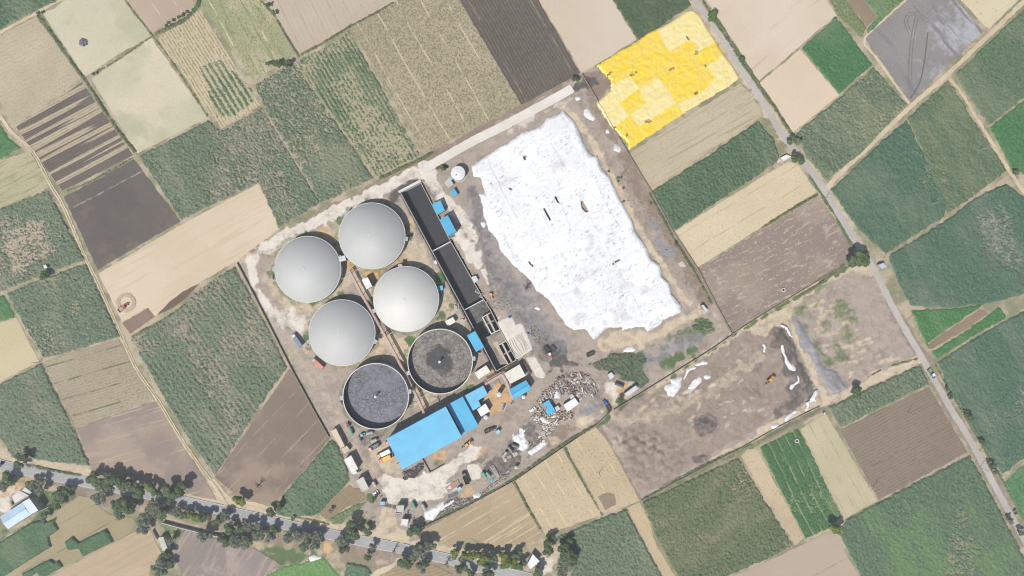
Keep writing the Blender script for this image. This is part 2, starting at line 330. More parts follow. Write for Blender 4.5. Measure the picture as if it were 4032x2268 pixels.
# truck park and gate
poly(3, 's', [(680, 840), (790, 770), (870, 800), (980, 830), (1200, 780), (1449, 690), (1449, 860), (1390, 900), (1449, 920), (1449, 1040), (1200, 1090), (1000, 1070), (900, 1130), (780, 1130), (770, 1000)], 1.2, 1)
poly(3, 't', [(0, 570), (290, 400), (560, 200), (730, 200), (620, 400), (400, 470), (330, 600), (220, 720), (420, 700), (400, 800), (200, 890), (0, 960)], 1.2, 1)
poly(3, 't', [(520, 480), (650, 460), (720, 560), (690, 660), (600, 690), (520, 640)], .8, 1)
poly(5, 't', [(640, 270), (780, 190), (850, 210), (760, 300), (620, 400)], 2.5, .5)
poly(5, 't', [(400, 700), (480, 740), (620, 740), (600, 900), (430, 940)], 3, .6)
poly(4, 't', [(720, 560), (800, 440), (1100, 230), (1300, 290), (1380, 360), (1250, 470), (1000, 600), (850, 620)], 2.5, .6)
poly(4, 't', [(600, 400), (800, 360), (700, 440), (520, 460)], 2, .5)
poly(4, 'u', [(0, 1250), (200, 1000), (400, 950), (500, 1180), (350, 1330), (200, 1400), (0, 1449)], 2, .6)
poly(4, 't', [(0, 1130), (200, 960), (480, 950), (700, 900), (450, 1060), (0, 1270)], 2, .6)
poly(4, 's', [(580, 260), (800, 250), (820, 330), (640, 430), (480, 440), (440, 330)], 3, .5)
poly(0, 's', [(0, 0), (90, 0), (300, 250), (560, 560), (780, 740), (900, 800), (760, 800), (500, 640), (330, 400)], 3)
poly(2, 's', [(560, 500), (780, 400), (960, 640), (990, 760), (860, 790), (700, 720)], 2, .7)
poly(2, 's', [(760, 1150), (890, 1150), (900, 1300), (960, 1400), (1060, 1449), ('n', 1600, 1170), ('n', 1080, 1080), ('s', 640, 1449), ('s', 700, 1300)], 2, .95)
poly(6, 's', [(520, 1290), (660, 1270), (640, 1350), (540, 1330)], 2, .8)
poly(6, 's', [(550, 980), (640, 1000), (640, 1090), (560, 1080)], 2, .9)
poly(5, 't', [(0, 380), (60, 240), (160, 230), (250, 400), (120, 460)], 2, .6)
poly(6, 't', [(0, 480), (60, 380), (240, 420), (120, 500)], 2, .5)
# scrap yard tones and grey heap
poly(7, 'u', [(1000, 780), (1100, 690), (1230, 640), (1300, 700), (1250, 800), (1100, 850), (1010, 850)], 1, 1)
poly(2, 'u', [(950, 900), (1150, 850), (1250, 880), (1100, 1050), (980, 1000)], 2, .7)
poly(1, 'u', [(560, 1050), (900, 900), (960, 1050), (700, 1290), (560, 1300)], 2, .8)
poly(2, 'u', [(560, 1170), (720, 1150), (760, 1220), (600, 1290)], 3, .6)
poly(3, 'u', [(1380, 380), (1530, 420), (1640, 480), (1640, 560), (1560, 700), (1500, 700), (1400, 560)], 3, .7)
# mud yard to the east
poly(1, 'k', [(980, 1030), (1010, 1000), (1300, 860), (1560, 690), (2110, 300), (2415, 120), ('l', 180, 250), ('l', 440, 850), ('l', 300, 960), ('D', 1640, 1240), ('D', 1610, 1252), ('D', 1580, 1190)], 2, .55)
line(2, 'k', [(980, 1060), (1100, 1110), (1300, 1080), (1600, 990), (1900, 830), (2200, 620), (2415, 500)], 7, 3, .5)
line(2, 'k', [(1350, 820), (1560, 680), (1800, 520), (2080, 330), (2415, 130)], 5, 2, .75)
line(2, 'l', [(0, 200), (130, 130), (230, 90)], 12, 4, .9)
poly(4, 'l', [(130, 200), (230, 230), (300, 330), (380, 520), (500, 760), (500, 850), (420, 930), (200, 1080), (60, 1130), (100, 1000), (250, 900), (190, 700), (180, 480), (60, 380), (100, 260)], 3, .62)
line(2, 'l', [(250, 120), (330, 330), (430, 480), (500, 680), (580, 850), (600, 900)], 5, 2, .9)
line(2, 'l', [(0, 1210), (300, 1040), (560, 930), (840, 830), (1050, 720), (1300, 600), (1510, 520)], 5.5, 1.5, 1)
line(1, 'l', [(0, 1280), (150, 1200), (380, 1080), (580, 990)], 4, 1, 1)
line(2, 'o', [(2551, 40), (2400, 120), (2200, 210), (2000, 300)], 4, 2, .9)
poly(0, 'o', [(1000, 100), (1300, 40), (1700, 120), (1800, 300), (1700, 450), (1480, 560), (1280, 560), (1130, 280)], 3, .9)
poly(4, 'o', [(1850, 260), (1950, 230), (2100, 230), (1980, 310), (1880, 330), (1850, 300)], 1, .6)
blob(4, 'k', 1870, 1160, 7, 2.5, .65); blob(1, 'k', 2290, 900, 6, 4, .6); blob(4, 'k', 2380, 590, 5, 4, .4); blob(1, 'o', 1550, 110, 4, 2, .7)
for i in range(14): line(2 if i % 2 else 1, 'k', [(1150+i*70+random.uniform(-60, 60), 1150+random.uniform(-250, 150)), (1350+i*70, 1080+random.uniform(-250, 150)), (1600+i*60, 960+random.uniform(-250, 100))], 1.2, 1.2, .55)
for i in range(70):   # scrape marks and ruts in the mud yard
    u, v = random.uniform(1150, 2350), random.uniform(350, 1350)
    if (v-1000) > -(u-1000)*.6+60 and (v-1400) < -(u-1700)*.55: a = random.uniform(-.75, -.35); L_ = random.uniform(60, 240); line(random.choice((2, 1, 3, 2)), 'k', [(u, v), (u+L_*math.cos(a), v+L_*math.sin(a))], random.uniform(.5, 1.3), 1.0, random.uniform(.3, .6))
for i in range(45):
    u, v = random.uniform(-100, 560), random.uniform(100, 1100)
    if u < 90+v*.1: line(random.choice((2, 1, 3)), 'l', [(u-40, v+20), (u+random.uniform(10, 70), v-random.uniform(10, 50))], random.uniform(.5, 1.2), 1.0, .45)
for i in range(90):   # dusty and sooty smears in the plant yard
    u, v = random.uniform(1040, 1560), random.uniform(740, 1280); line(random.choice((1, 3, 4, 2, 1)), 'D', [(u, v), (u+random.uniform(-25, 30), v+random.uniform(-22, 22))], random.uniform(.6, 2.4), 1.6, random.uniform(.2, .5))
for i in range(60):
    u, v = random.uniform(1190, 1420), random.uniform(430, 900); line(random.choice((1, 4, 3, 7)), 'D', [(u, v), (u+random.uniform(5, 20), v+random.uniform(15, 45))], random.uniform(.6, 2.0), 1.6, random.uniform(.2, .45))
# brown-pink fallow F34 and mottled F35
poly(1, 'D', [(1757, 677), (2058, 494), (2108, 562), (2143, 632), (2137, 660), (1840, 838)], 1, .35)
poly(2, 'D', [(1890, 600), (2058, 500), (2138, 625), (2125, 655), (1990, 720), (1880, 700)], 8, .65)
for i in range(26):
    a = i/26; x0 = 1765+a*75+random.uniform(-8, 8); y0 = 680+a*150
    line(2, 'D', [(x0, y0), (x0+110, y0-50-a*15), (x0+210+random.uniform(-30, 50), y0-120-a*30)], .9, 1.0, .55)
poly(4, 'D', [(1880, 700), (1960, 680), (1990, 720), (1900, 790), (1850, 800)], 10, .28)
poly(0, 'l', [(260, 60), (1180, 0), (1470, 500), (900, 740), (820, 780), (600, 560), (440, 340)], 2)
for u, v, r in ((330, 60, 4), (500, 380, 5), (420, 200, 4), (640, 180, 5), (820, 290, 6), (750, 500, 5), (560, 470, 5), (880, 120, 5), (620, 560, 5), (760, 60, 7), (450, 90, 5), (690, 400, 6)): blob(6, 'l', u, v, r, 6, .58)
for i in range(130):
    u, v = random.uniform(400, 1400), random.uniform(0, 720)
    if v > 60+(u-700)*.9: line(2, 'l', [(u, v), (u+random.uniform(60, 160), v-random.uniform(10, 60))], random.uniform(.8, 2.4), 1, .75)
line(3, 'h', [(600, 740), (700, 745), (800, 730)], 4, 1.5, .6); line(2, 'h', [(280, 1449), (500, 1260), (830, 1080), (1030, 1120)], 5, 2, .9)
poly(7, 'l', [(260, 85), (345, 120), (440, 300), (520, 410), (560, 540), (620, 600), (700, 620), (820, 790), (670, 862), (540, 670), (450, 460), (370, 400)], .8, 1)
# verges by the two roads
line(2, 'm', [(0, 255), (900, 455), (1500, 560), (2551, 800), ('n', 400, 900), ('n', 900, 1010), ('n', 1500, 1140), ('n', 2551, 1380)], 11, 2, .7)
line(5, 'm', [(120, 480), (330, 470), (60, 620)], 6, 4, .7)
poly(3, 'm', [(0, 600), (180, 500), (240, 560), (120, 660), (160, 740), (60, 800), (0, 800)], 3, .9)
line(1, 'm', [(640, 560), (1000, 640), (1700, 760), (2551, 960), ('n', 900, 1180), ('n', 1500, 1280), ('n', 2500, 1449)], 14, 6, .6)
line(6, 'm', [(900, 450), (1400, 560), (1900, 640)], 8, 4, .5)
poly(6, 'm', [(480, 560), (800, 540), (780, 680), (560, 780), (330, 900), (60, 1100), (0, 1090), (0, 980), (200, 980), (380, 850), (400, 600)], 4, .8)
line(2, 'n', [(1449, 1290), (1350, 1380), (1150, 1460)], 3, 1, .9)
poly(5, 'n', [(700, 1110), (800, 1100), (750, 1250), (700, 1250)], 2, .7)
line(2, 'o', [(330, 1449), (420, 1300), (480, 1200), (520, 1150)], 5, 3, .8)
poly(3, 'o', [(300, 1260), (440, 1240), (460, 1449), (240, 1449)], 3, .6)
poly(6, 'n', [(0, 1180), (300, 1170), (560, 1220), (700, 1260), (430, 1320), (280, 1350), (120, 1420), (0, 1449)], 4, .8)
poly(6, 'm', [(1340, 880), (1560, 900), (1700, 1100), (1640, 1250), (1560, 1449), (1600, 1449), (1760, 1300), (2100, 1100), (2551, 1150), (2551, 1060), (2100, 1020), (1600, 860)], 3, .6)
line(2, 'D', [(1740, 0), (1800, 80), (1905, 230), (1985, 350)], 8, 2, .7); line(6, 'D', [(1785, 20), (1850, 120), (1930, 235), (1992, 335)], 2.6, 1.4, .9)
line(2, 'D', [(2030, 400), (2080, 480), (2160, 610)], 7, 2, .6); line(6, 'D', [(2040, 440), (2110, 555), (2145, 620)], 3, 1.4, .8)
line(1, 'D', [(2240, 760), (2330, 920), (2400, 1045), (2500, 1215), (2580, 1360)], 8, 2, .6)
poly(3, 'h', [(90, 60), (170, 20), (240, 60), (170, 110), (120, 110)], 1.5, .8)
line(1, 'D', [(1500, 1062), (1530, 1120), (1570, 1190), (1612, 1262)], 4, 1.5, .9)
line(6, 'D', [(1055, 1330), (1300, 1210), (1500, 1075), (1530, 1050)], 2.4, 1.6, .95)
line(6, 'D', [(1530, 1035), (1690, 950), (1838, 850)], 1.4, 1.2, .8)
line(6, 'D', [(1840, 845), (1960, 775), (2080, 700), (2140, 668)], 2.2, 1.4, .85)
line(6, 'D', [(1612, 1262), (1680, 1225), (1850, 1140), (2060, 1030)], 3, 2, .6)

def make_ground():
    res = 0.75; X, Y = np.meshgrid(np.arange(-345, 345.1, res), np.arange(-205, 205.1, res)); ny, nx = X.shape
    lay = np.zeros((len(LAY), ny, nx), np.float32)
    wob = (fbm(X*0.25, Y*0.25, 1, 4)-0.5)
    for l, ty, pts, wd, fe, st in PAINT:
        m = wd/2+fe+6; xs = [p[0] for p in pts]; ys = [p[1] for p in pts]
        i0, i1 = max(0, int((min(xs)-m+345)/res)), min(nx, int((max(xs)+m+345)/res)+2); j0, j1 = max(0, int((min(ys)-m+205)/res)), min(ny, int((max(ys)+m+205)/res)+2)
        if i0 >= i1 or j0 >= j1: continue
        x = X[j0:j1, i0:i1]; y = Y[j0:j1, i0:i1]; wo = wob[j0:j1, i0:i1]
        d = sdf(pts, x, y) if ty == 'p' else wd/2-linedist(pts, x, y)
        v = st*np.clip((d+wo*(2+fe*2.2))/max(fe, .8)+.5, 0, 1)
        cur = lay[l, j0:j1, i0:i1]; np.maximum(cur, v, out=cur)
        for k in range(l+1, len(LAY)):   # a later layer only survives where it was painted afterwards
            pass
    dB = sdf(BASIN1, X, Y)
    Z = np.where(dB > -1.0, -7.5, 0).astype(np.float32)
    Z += ((fbm(X*0.5, Y*0.5, 5, 3)-0.5)*0.5*(lay[0] > .5)*(lay[3] < .3)*(dB < -3)).astype(np.float32)-0.0
    # tipped heaps in the south of the mud yard
    hp = PS('o', [(1030, 60), (1300, 30), (1560, 60), (1760, 160), (1800, 330), (1700, 450), (1480, 560), (1290, 540), (1150, 300)])
    dh = sdf(hp, X, Y); ca, sa = math.cos(R(28)), math.sin(R(28)); u = X*ca+Y*sa; v = -X*sa+Y*ca+(fbm(X*.1, Y*.1, 8)-.5)*3
    cell = np.abs(np.sin(math.pi*(u+(np.floor(v/5.2) % 2)*2.5)/7.0))**0.6*np.abs(np.sin(math.pi*v/5.2))**0.6
    Z += (np.clip(dh/3, 0, 1)*(cell*.95+(fbm(X*.4, Y*.4, 9)-.5)*1.0)).astype(np.float32)
    hp = PS('k', [(1110, 960), (1250, 870), (1440, 830), (1470, 930), (1300, 1020), (1150, 1010)]); dh = sdf(hp, X, Y)
    Z += (np.clip(dh/3, 0, 1)*(cell*.8+(fbm(X*.4, Y*.4, 9)-.5))).astype(np.float32)
    hp = PS('k', [(880, 1100), (1000, 1150), (1450, 1200), (1500, 1449), (1050, 1449), (960, 1300)]); dh = sdf(hp, X, Y)
    Z += (np.clip(dh/3, 0, 1)*(cell*.8+(fbm(X*.4, Y*.4, 9)-.5))).astype(np.float32)
    for c, uu, vv_, rr, hh in (('k', 1870, 1165, 9, 2.4), ('k', 2290, 900, 8, 1.2), ('u', 1150, 740, 11, 2.0), ('u', 330, 1060, 8, 2.2), ('t', 250, 800, 5, .5)):
        x, y = P(c, uu, vv_); r_ = np.hypot(X-x, Y-y)/rr; Z += (hh*np.clip(1-r_*r_, 0, 1)*(0.6+fbm(X*.5, Y*.5, 12)*.8)).astype(np.float32)
    # long black heap at the east end of the mud yard
    hp = PS('l', [(130, 200), (230, 230), (300, 330), (380, 520), (480, 760), (470, 850), (300, 980), (100, 1090), (100, 1000), (250, 900), (190, 700), (180, 480), (60, 380), (100, 260)]); dh = sdf(hp, X, Y)
    Z += (np.clip(dh/5, 0, 1)*(1.2+fbm(X*.25, Y*.25, 22, 4)*2.0)).astype(np.float32)
    hp = PS('l', [(260, 85), (345, 120), (440, 300), (520, 410), (560, 540), (620, 600), (700, 620), (820, 790), (670, 862), (540, 670), (450, 460), (370, 400)]); dh = sdf(hp, X, Y)
    Z += (np.clip(dh/2, 0, 1)*(0.9+(fbm(X*.8, Y*.8, 23, 3)-.5)*1.3)).astype(np.float32)
    me = bpy.data.meshes.new('ground'); me.vertices.add(nx*ny)
    me.vertices.foreach_set('co', np.stack([X, Y, Z], -1).astype(np.float32).ravel())
    jj, ii = np.meshgrid(np.arange(ny-1), np.arange(nx-1), indexing='ij'); jj = jj.ravel(); ii = ii.ravel(); idx = np.arange(nx*ny).reshape(ny, nx)
    F = np.stack([idx[jj, ii], idx[jj, ii+1], idx[jj+1, ii+1], idx[jj+1, ii]], 1).astype(np.int32)
    me.loops.add(F.size); me.loops.foreach_set('vertex_index', F.ravel()); me.polygons.add(len(F)); me.polygons.foreach_set('loop_start', np.arange(len(F), dtype=np.int32)*4)
    me.update(calc_edges=True)
    for k, nme in enumerate(LAY):
        at = me.attributes.new(nme, 'FLOAT', 'POINT'); at.data.foreach_set('value', lay[k].ravel())
    t = NT('ground_soil'); p = t.pos()
    c = t.mix(t.ramp(t.noise(p, 0.08, 4, 0.6, 2), 0.4, 0.6), A((196, 182, 158)), A((150, 150, 122)))
    cut = t.noise(p, 0.6, 8, 0.8, 5); fine = t.noise(p, 1.6, 4, 0.7, 6)
    for k, nme in enumerate(LAY):
        a = t.n('Attribute', attribute_name=nme); col = tuple(min(252, v*1.09) for v in LCOL[k])
        f = t.math('ADD', a.outputs['Fac'], t.math('MULTIPLY', t.math('SUBTRACT', t.noise(p, 0.35, 8, 0.75, 20+k), 0.5), 1.1))
        f = t.math('MULTIPLY', t.ramp(f, 0.22, 0.78), t.ramp(a.outputs['Fac'], 0.0, 0.25))
        cc = t.mix(t.math('MULTIPLY', t.ramp(t.noise(p, 0.22, 5, 0.7, 30+k), 0.4, 0.65), 0.55), A(col), A(tuple(v*0.86+ (12 if k in (0,1,4) else 4) for v in col) if k % 2 else tuple(v*0.88 for v in col)))
        c = t.mix(f, c, cc)
    c = t.mix(t.math('MULTIPLY', t.ramp(fine, 0.5, 0.75), 0.18), c, A((105, 95, 85)))
    c = t.mix(t.math('MULTIPLY', t.ramp(t.noise(p, 2.2, 3, 0.7, 50), 0.62, 0.72), 0.25), c, A((235, 228, 215)))
    c = t.mix(t.math('MULTIPLY', t.ramp(t.noise(p, 0.13, 9, 0.8, 61), 0.48, 0.64), 0.5), c, A((132, 120, 110)))
    c = t.mix(t.math('MULTIPLY', t.ramp(t.noise(p, 0.1, 9, 0.75, 71), 0.52, 0.68), 0.32), c, A((214, 204, 190)))
    t.bump(cut, 0.5, 0.7)
    o = link('ground', me, None, [t.out(c)]); tag(o, 'bare dusty ground between the plots and under the plant', None, None, 'structure')
    # farmland to the horizon
    t = NT('far_farmland'); p = t.pos(R(28), (1, 1.6, 1)); v = t.n('TexVoronoi', distance='CHEBYCHEV'); t.l(p, v.inputs['Vector']); v.inputs['Scale'].default_value = 0.013
    cr = t.n('ValToRGB'); t.l(t.comp(v.outputs['Color'], 0), cr.inputs[0]); cr.color_ramp.interpolation = 'CONSTANT'; e = cr.color_ramp.elements
    cols = [(205, 190, 162), (98, 118, 90), (150, 135, 118), (110, 135, 95), (188, 175, 145), (90, 110, 85)]
    e[0].color = A(cols[0]); e[1].position = .16; e[1].color = A(cols[1])
    for i, q in enumerate(cols[2:]): x = e.new(.33+i*.16); x.color = A(q)
    c = t.mix(t.math('MULTIPLY', t.ramp(t.noise(t.pos(), .6, 5, .7), .4, .7), .35), cr.outputs[0], A((90, 95, 75)))
    m = MB(); B = 6000
    for x0, x1, y0, y1 in ((-B, -344.5, -B, B), (344.5, B, -B, B), (-344.5, 344.5, 204.5, B), (-344.5, 344.5, -B, -204.5)): m.add([(x0, y0, -.02), (x1, y0, -.02), (x1, y1, -.02), (x0, y1, -.02)], [(0, 1, 2, 3)])
    tag(m.build('farmland', t.out(c)), 'patchwork of farmland stretching to the horizon', None, None, 'structure')
make_ground()

# ================================================================ FIELDS WITHOUT STANDING CROP
UP, DN = R(28), R(-60)         # the two directions the plots are laid out in
fi = 0
def field(label, pts, c='D', name='field', **k):
    global fi; fi += 1
    m = field_mat('soil_%d' % fi, seed=fi*3, **k)
    return sheet(name, PS(c, pts), 0.03+fi*0.004, m, 'structure', label, 0.3, 2.5, fi)
field('speckled tan field at the left edge below the corner crop', [(-75, 125), (0, 88), (91, 41), (204, 196), (38, 314), (0, 256), (-75, 150)], c1=(205, 191, 166), c2=(190, 178, 152), speck=((140, 135, 112), .9, .45), ang=UP, rows=((170, 160, 135), 2.4, .25))
field('very pale field with a small grey rock heap in it', [(108, 34), (135, 22), (159, 3), (175, -70), (290, -70), (315, 0), (381, 90), (300, 135), (214, 193)], c1=(226, 213, 187), c2=(208, 202, 176), patch=((190, 188, 160), .02, .6), speck=((185, 175, 148), .8, .15), ang=UP)
field('smooth pinkish brown field at the top left edge', [(317, 0), (290, -70), (470, -70), (476, 0), (486, 14), (402, 68), (384, 86)], c1=(196, 177, 158), c2=(188, 170, 152), lines=((214, 196, 176), 12, .05), ang=DN+R(4), grain=.1)
field('pale greenish cream field south of the rock heap field', [(230, 198), (381, 96), (524, 296), (345, 386)], c1=(222, 210, 184), c2=(203, 199, 172), patch=((188, 186, 160), .018, .58), ang=UP, speck=((190, 182, 155), .8, .1))
field('dark field half ploughed leaving tan stubble strips', [(206, 206), (40, 320), (157, 480), (335, 391)], c1=(126, 118, 114), c2=(116, 109, 105), strips=((188, 175, 150), 3.6, .535), rows=((100, 92, 88), 1.7, .4), ang=R(28), speck=((165, 152, 130), 1.1, .15))
field('evenly dark ploughed field west of the big tan field', [(161, 496), (337, 400), (454, 556), (246, 679)], c1=(115, 111, 108), c2=(106, 102, 100), rows=((132, 122, 115), 1.8, .3), patch=((128, 116, 108), .03, .62), ang=R(28), grain=.1, lines=((160, 150, 140), 85, .012))
field('long smooth sand coloured field with a tractor on it', [(248, 687), (455, 566), (650, 462), (668, 492), (703, 575), (597, 655), (500, 712), (390, 795), (373, 774), (307, 811)], c1=(223, 206, 182), c2=(216, 198, 172), grain=.08, ang=UP, streak=((212, 192, 164), .5, .02, .3), patch=((213, 190, 160), .02, .66))
field('small brown ploughed plot in two halves beside the sandy field', [(307, 812), (373, 774), (389, 797), (328, 841)], c1=(158, 140, 127), lines=((110, 98, 90), 9, .06), ang=DN, grain=.15)
field('dark damp wedge along the edge of the sandy field', [(503, 713), (470, 728), (440, 748), (418, 768), (396, 792), (430, 777), (470, 748)], c1=(134, 118, 108), name='damp_patch')
field('pale field striped with narrow green and brown crop rows', [(397, 100), (420, 78), (450, 50), (503, 25), (655, 265), (556, 325)], c1=(214, 199, 168), c2=(206, 191, 160), rows=((134, 130, 106), 1.9, .75), streak=((205, 188, 158), .4, .02, .25), ang=R(-58), speck=((110, 128, 95), 1.0, .5))
field('pale green field of thin crop beside the striped field', [(507, 14), (497, -70), (640, -70), (668, 0), (744, 136), (640, 207)], c1=(184, 180, 148), c2=(165, 168, 132), patch=((196, 184, 156), .03, .55), speck=((128, 136, 104), .9, .8), ang=R(-62), streak=((150, 156, 120), .5, .05, .4), lines=((210, 196, 164), 20, .05))
field('pinkish tan tilled field at the top behind the green rows', [(672, 0), (640, -70), (1010, -70), (998, 0), (880, 68), (752, 136)], c1=(204, 190, 170), c2=(196, 182, 162), rows=((188, 172, 152), 3.1, .5), ang=R(-65), grain=.15, lines=((180, 164, 146), 9, .07))
field('large tan field dotted with sparse young plants north of the concrete road', [(882, 70), (1000, 2), (1020, -70), (1120, -70), (1153, 0), (1313, 262), (1068, 388)], c1=(190, 176, 152), c2=(182, 170, 145), speck=((125, 126, 102), .95, .95), lines=((208, 194, 168), 13.5, .06), ang=R(-60), rows=((165, 155, 130), 1.9, .35))
field('long dark grey brown ploughed strip running to the concrete road', [(1155, 0), (1122, -70), (1320, -70), (1354, 0), (1460, 184), (1312, 264)], c1=(114, 109, 105), c2=(106, 102, 98), rows=((135, 127, 120), 1.9, .55), lines=((150, 142, 130), 33, .02), ang=R(-60), grain=.12)
field('smooth beige field between the dark strip and the yellow cover', [(1357, 0), (1325, -70), (1510, -70), (1540, 0), (1601, 100), (1500, 163), (1463, 182)], c1=(217, 202, 184), c2=(210, 194, 174), grain=.06, ang=R(-60))
field('wide pinkish cream field right of the narrow road at the top', [(1776, 0), (1740, -70), (2050, -70), (2080, 0), (2103, 38), (1909, 204), (1850, 112)], c1=(224, 207, 188), c2=(216, 199, 178), streak=((200, 182, 162), .6, .02, .12), ang=R(40), grain=.08)
field('plain cream field south of the pinkish cream field', [(1911, 209), (2012, 124), (2110, 239), (1995, 334), (1950, 262)], c1=(225, 206, 183), c2=(219, 200, 176), grain=.06, ang=R(40))
field('reddish brown strip between two green plots at the top right', [(2131, 0), (2110, -70), (2150, -70), (2173, 0), (2206, 42), (2180, 68)], c1=(163, 147, 128), ang=R(-52), rows=((150, 135, 118), 2, .4))
field('blue grey muddy field with crossing tyre tracks at the top right', [(2176, 98), (2279, 2), (2300, -70), (2370, -70), (2403, 0), (2475, 78), (2292, 254), (2284, 250)], c1=(158, 154, 152), c2=(150, 146, 145), patch=((180, 181, 184), .03, .56), ang=R(-52), streak=((138, 134, 136), .2, .02, .3), speck=((135, 130, 130), .6, .2))
field('pale straw field in the top right corner', [(2416, 0), (2385, -70), (2650, -70), (2562, 0), (2490, 70), (2478, 66)], c1=(226, 212, 182), c2=(214, 200, 166), speck=((170, 160, 128), .5, .3), ang=R(40))
field('tan stubble field just below the yellow cover', [(1584, 385), (1700, 312), (1860, 210), (1892, 237), (1910, 275), (1903, 298), (1638, 478)], c1=(206, 192, 167), c2=(198, 186, 160), speck=((150, 144, 120), 1.0, .5), ang=R(30), streak=((178, 168, 138), .5, .02, .35), lines=((180, 168, 140), 14, .05))
field('cream stubble field between two green strips west of the road', [(1694, 584), (1917, 445), (1983, 408), (2005, 413), (2055, 482), (1756, 673)], c1=(224, 208, 178), c2=(216, 200, 168), speck=((160, 156, 126), .9, .4), ang=R(31), lines=((190, 178, 140), 12, .06))
field('wheat coloured stubble field with a dark seam on its right', [(1295, 1207), (1413, 1126), (1515, 1294), (1373, 1346)], c1=(213, 195, 164), c2=(204, 186, 156), speck=((150, 134, 106), 1.0, .5), lines=((224, 204, 166), 8.5, .1), ang=R(-60))
field('wheat coloured stubble field with a round grey patch near its foot', [(1423, 1118), (1460, 1092), (1498, 1074), (1530, 1112), (1573, 1191), (1610, 1260), (1518, 1293)], c1=(212, 194, 163), c2=(202, 184, 154), speck=((140, 124, 98), .8, .55), lines=((222, 202, 166), 11, .06), ang=R(-60))
field('grey burnt patch in the stubble field', [('o', 900, 650), ('o', 1000, 610), ('o', 1070, 620), ('o', 1085, 730), ('o', 980, 790)], name='burnt_patch', c1=(165, 148, 132), speck=((110, 98, 88), .9, .5))
field('dull tan field between the plant wall and the highway', [(1068, 1332), (1288, 1212), (1364, 1347), (1352, 1362), (1250, 1378), (1180, 1352), (1130, 1380)], c1=(194, 175, 148), c2=(182, 165, 138), patch=((150, 150, 116), .03, .66), speck=((140, 125, 100), .8, .3), lines=((208, 190, 160), 22, .04), ang=R(30), streak=((205, 186, 154), .4, .02, .3))
field('narrow tan strip between two tall green crops at the bottom', [(1578, 1277), (1610, 1263), (1632, 1310), (1650, 1370), (1716, 1480), (1690, 1500), (1655, 1430)], c1=(212, 192, 160), c2=(200, 180, 150), lines=((190, 172, 138), 6, .1), ang=R(-60), speck=((150, 138, 110), .8, .3))
field('slim bare strip along the left of the dark green plot', [(1863, 1146), (1880, 1130), (1904, 1128), (2022, 1352), (2000, 1372), (1940, 1270)], c1=(212, 194, 164), c2=(198, 180, 152), speck=((130, 125, 98), .7, .4), ang=R(-60))
field('pale grey cream ploughed strip right of the dark green plot', [(2014, 1078), (2070, 1044), (2080, 1044), (2206, 1258), (2124, 1306), (2060, 1180)], c1=(209, 198, 170), c2=(198, 188, 158), lines=((176, 166, 136), 7, .12), ang=R(-61), streak=((188, 182, 148), .5, .02, .3), speck=((170, 165, 130), .9, .3))
field('brown field of young rows beside the narrow road', [(2113, 1081), (2240, 1020), (2336, 974), (2434, 1137), (2210, 1257)], c1=(152, 137, 124), c2=(145, 131, 118), rows=((122, 120, 108), 1.9, .7), lines=((128, 114, 102), 33, .02), ang=R(28), grain=.12)
field('streaky brown fallow field with pale scrape marks and a round well', [(1757, 677), (1900, 590), (2058, 494), (2108, 562), (2145, 632), (2139, 660), (1990, 748), (1840, 838)], c1=(176, 160, 146), c2=(160, 145, 134), streak=((186, 171, 156), .45, .12, .3), patch=((152, 139, 131), .035, .48), ang=R(24), speck=((206, 190, 170), .5, .4))
field('mauve grey bare field at the bottom right', [(1760, 1500), (1790, 1470), (1917, 1418), (2025, 1365), (2092, 1334), (2110, 1360), (2190, 1500)], c1=(190, 174, 156), c2=(184, 168, 150), lines=((160, 144, 128), 24, .03), ang=R(28), grain=.08)
field('straw field at the left edge with dark green crop around it', [(-75, 850), (0, 812), (42, 799), (99, 908), (50, 935), (0, 960), (-75, 1000)], c1=(217, 202, 168), c2=(207, 194, 158), speck=((185, 175, 140), .8, .2), ang=R(20))
field('tan plot crossed by thin green furrows with a burnt corner', [(112, 909), (200, 882), (298, 851), (388, 1004), (290, 1040), (192, 1077)], c1=(186, 173, 152), c2=(178, 165, 144), lines=((122, 128, 98), 11, .09), rows=((152, 146, 124), 1.8, .5), ang=R(16), speck=((135, 135, 105), .9, .6))
field('smooth grey brown field north of the highway', [(194, 1080), (290, 1044), (398, 1008), (470, 1130), (545, 1258), (480, 1245), (300, 1205), (232, 1180)], c1=(178, 161, 146), c2=(162, 146, 134), patch=((154, 142, 134), .02, .56), grain=.12, streak=((190, 172, 154), .3, .02, .2), ang=R(15))
field('brown triangular field with long tractor scratches', [(728, 928), (770, 990), (832, 1100), (780, 1165), (694, 1258), (640, 1262), (600, 1252), (541, 1200)], c1=(149, 135, 124), c2=(140, 127, 116), lines=((178, 158, 140), 11, .05), patch=((164, 146, 132), .02, .6), ang=R(47), grain=.15)
field('reddish bare plot inside the crop beside the gate', [('n', 650, 810), ('n', 780, 670), ('n', 960, 530), ('n', 1000, 570), ('n', 1080, 570), ('n', 1145, 680), ('n', 960, 740), ('n', 830, 830), ('n', 730, 880)], c1=(160, 142, 122), c2=(148, 140, 112), rows=((176, 156, 136), 1.8, .5), ang=R(47))
field('khaki harvested field with square dark crop blocks', [('m', 470, 870), ('m', 800, 640), ('m', 900, 660), ('m', 1100, 830), ('m', 1350, 870), ('m', 1330, 1000), ('m', 1150, 1110), ('m', 640, 1360), ('m', 480, 1449), ('m', 300, 1560), ('m', -150, 1560), ('m', 0, 1480), ('m', 500, 1160)], c1=(186, 172, 144), c2=(172, 160, 130), speck=((150, 145, 115), .8, .4), lines=((120, 126, 88), 14, .04), ang=R(30))
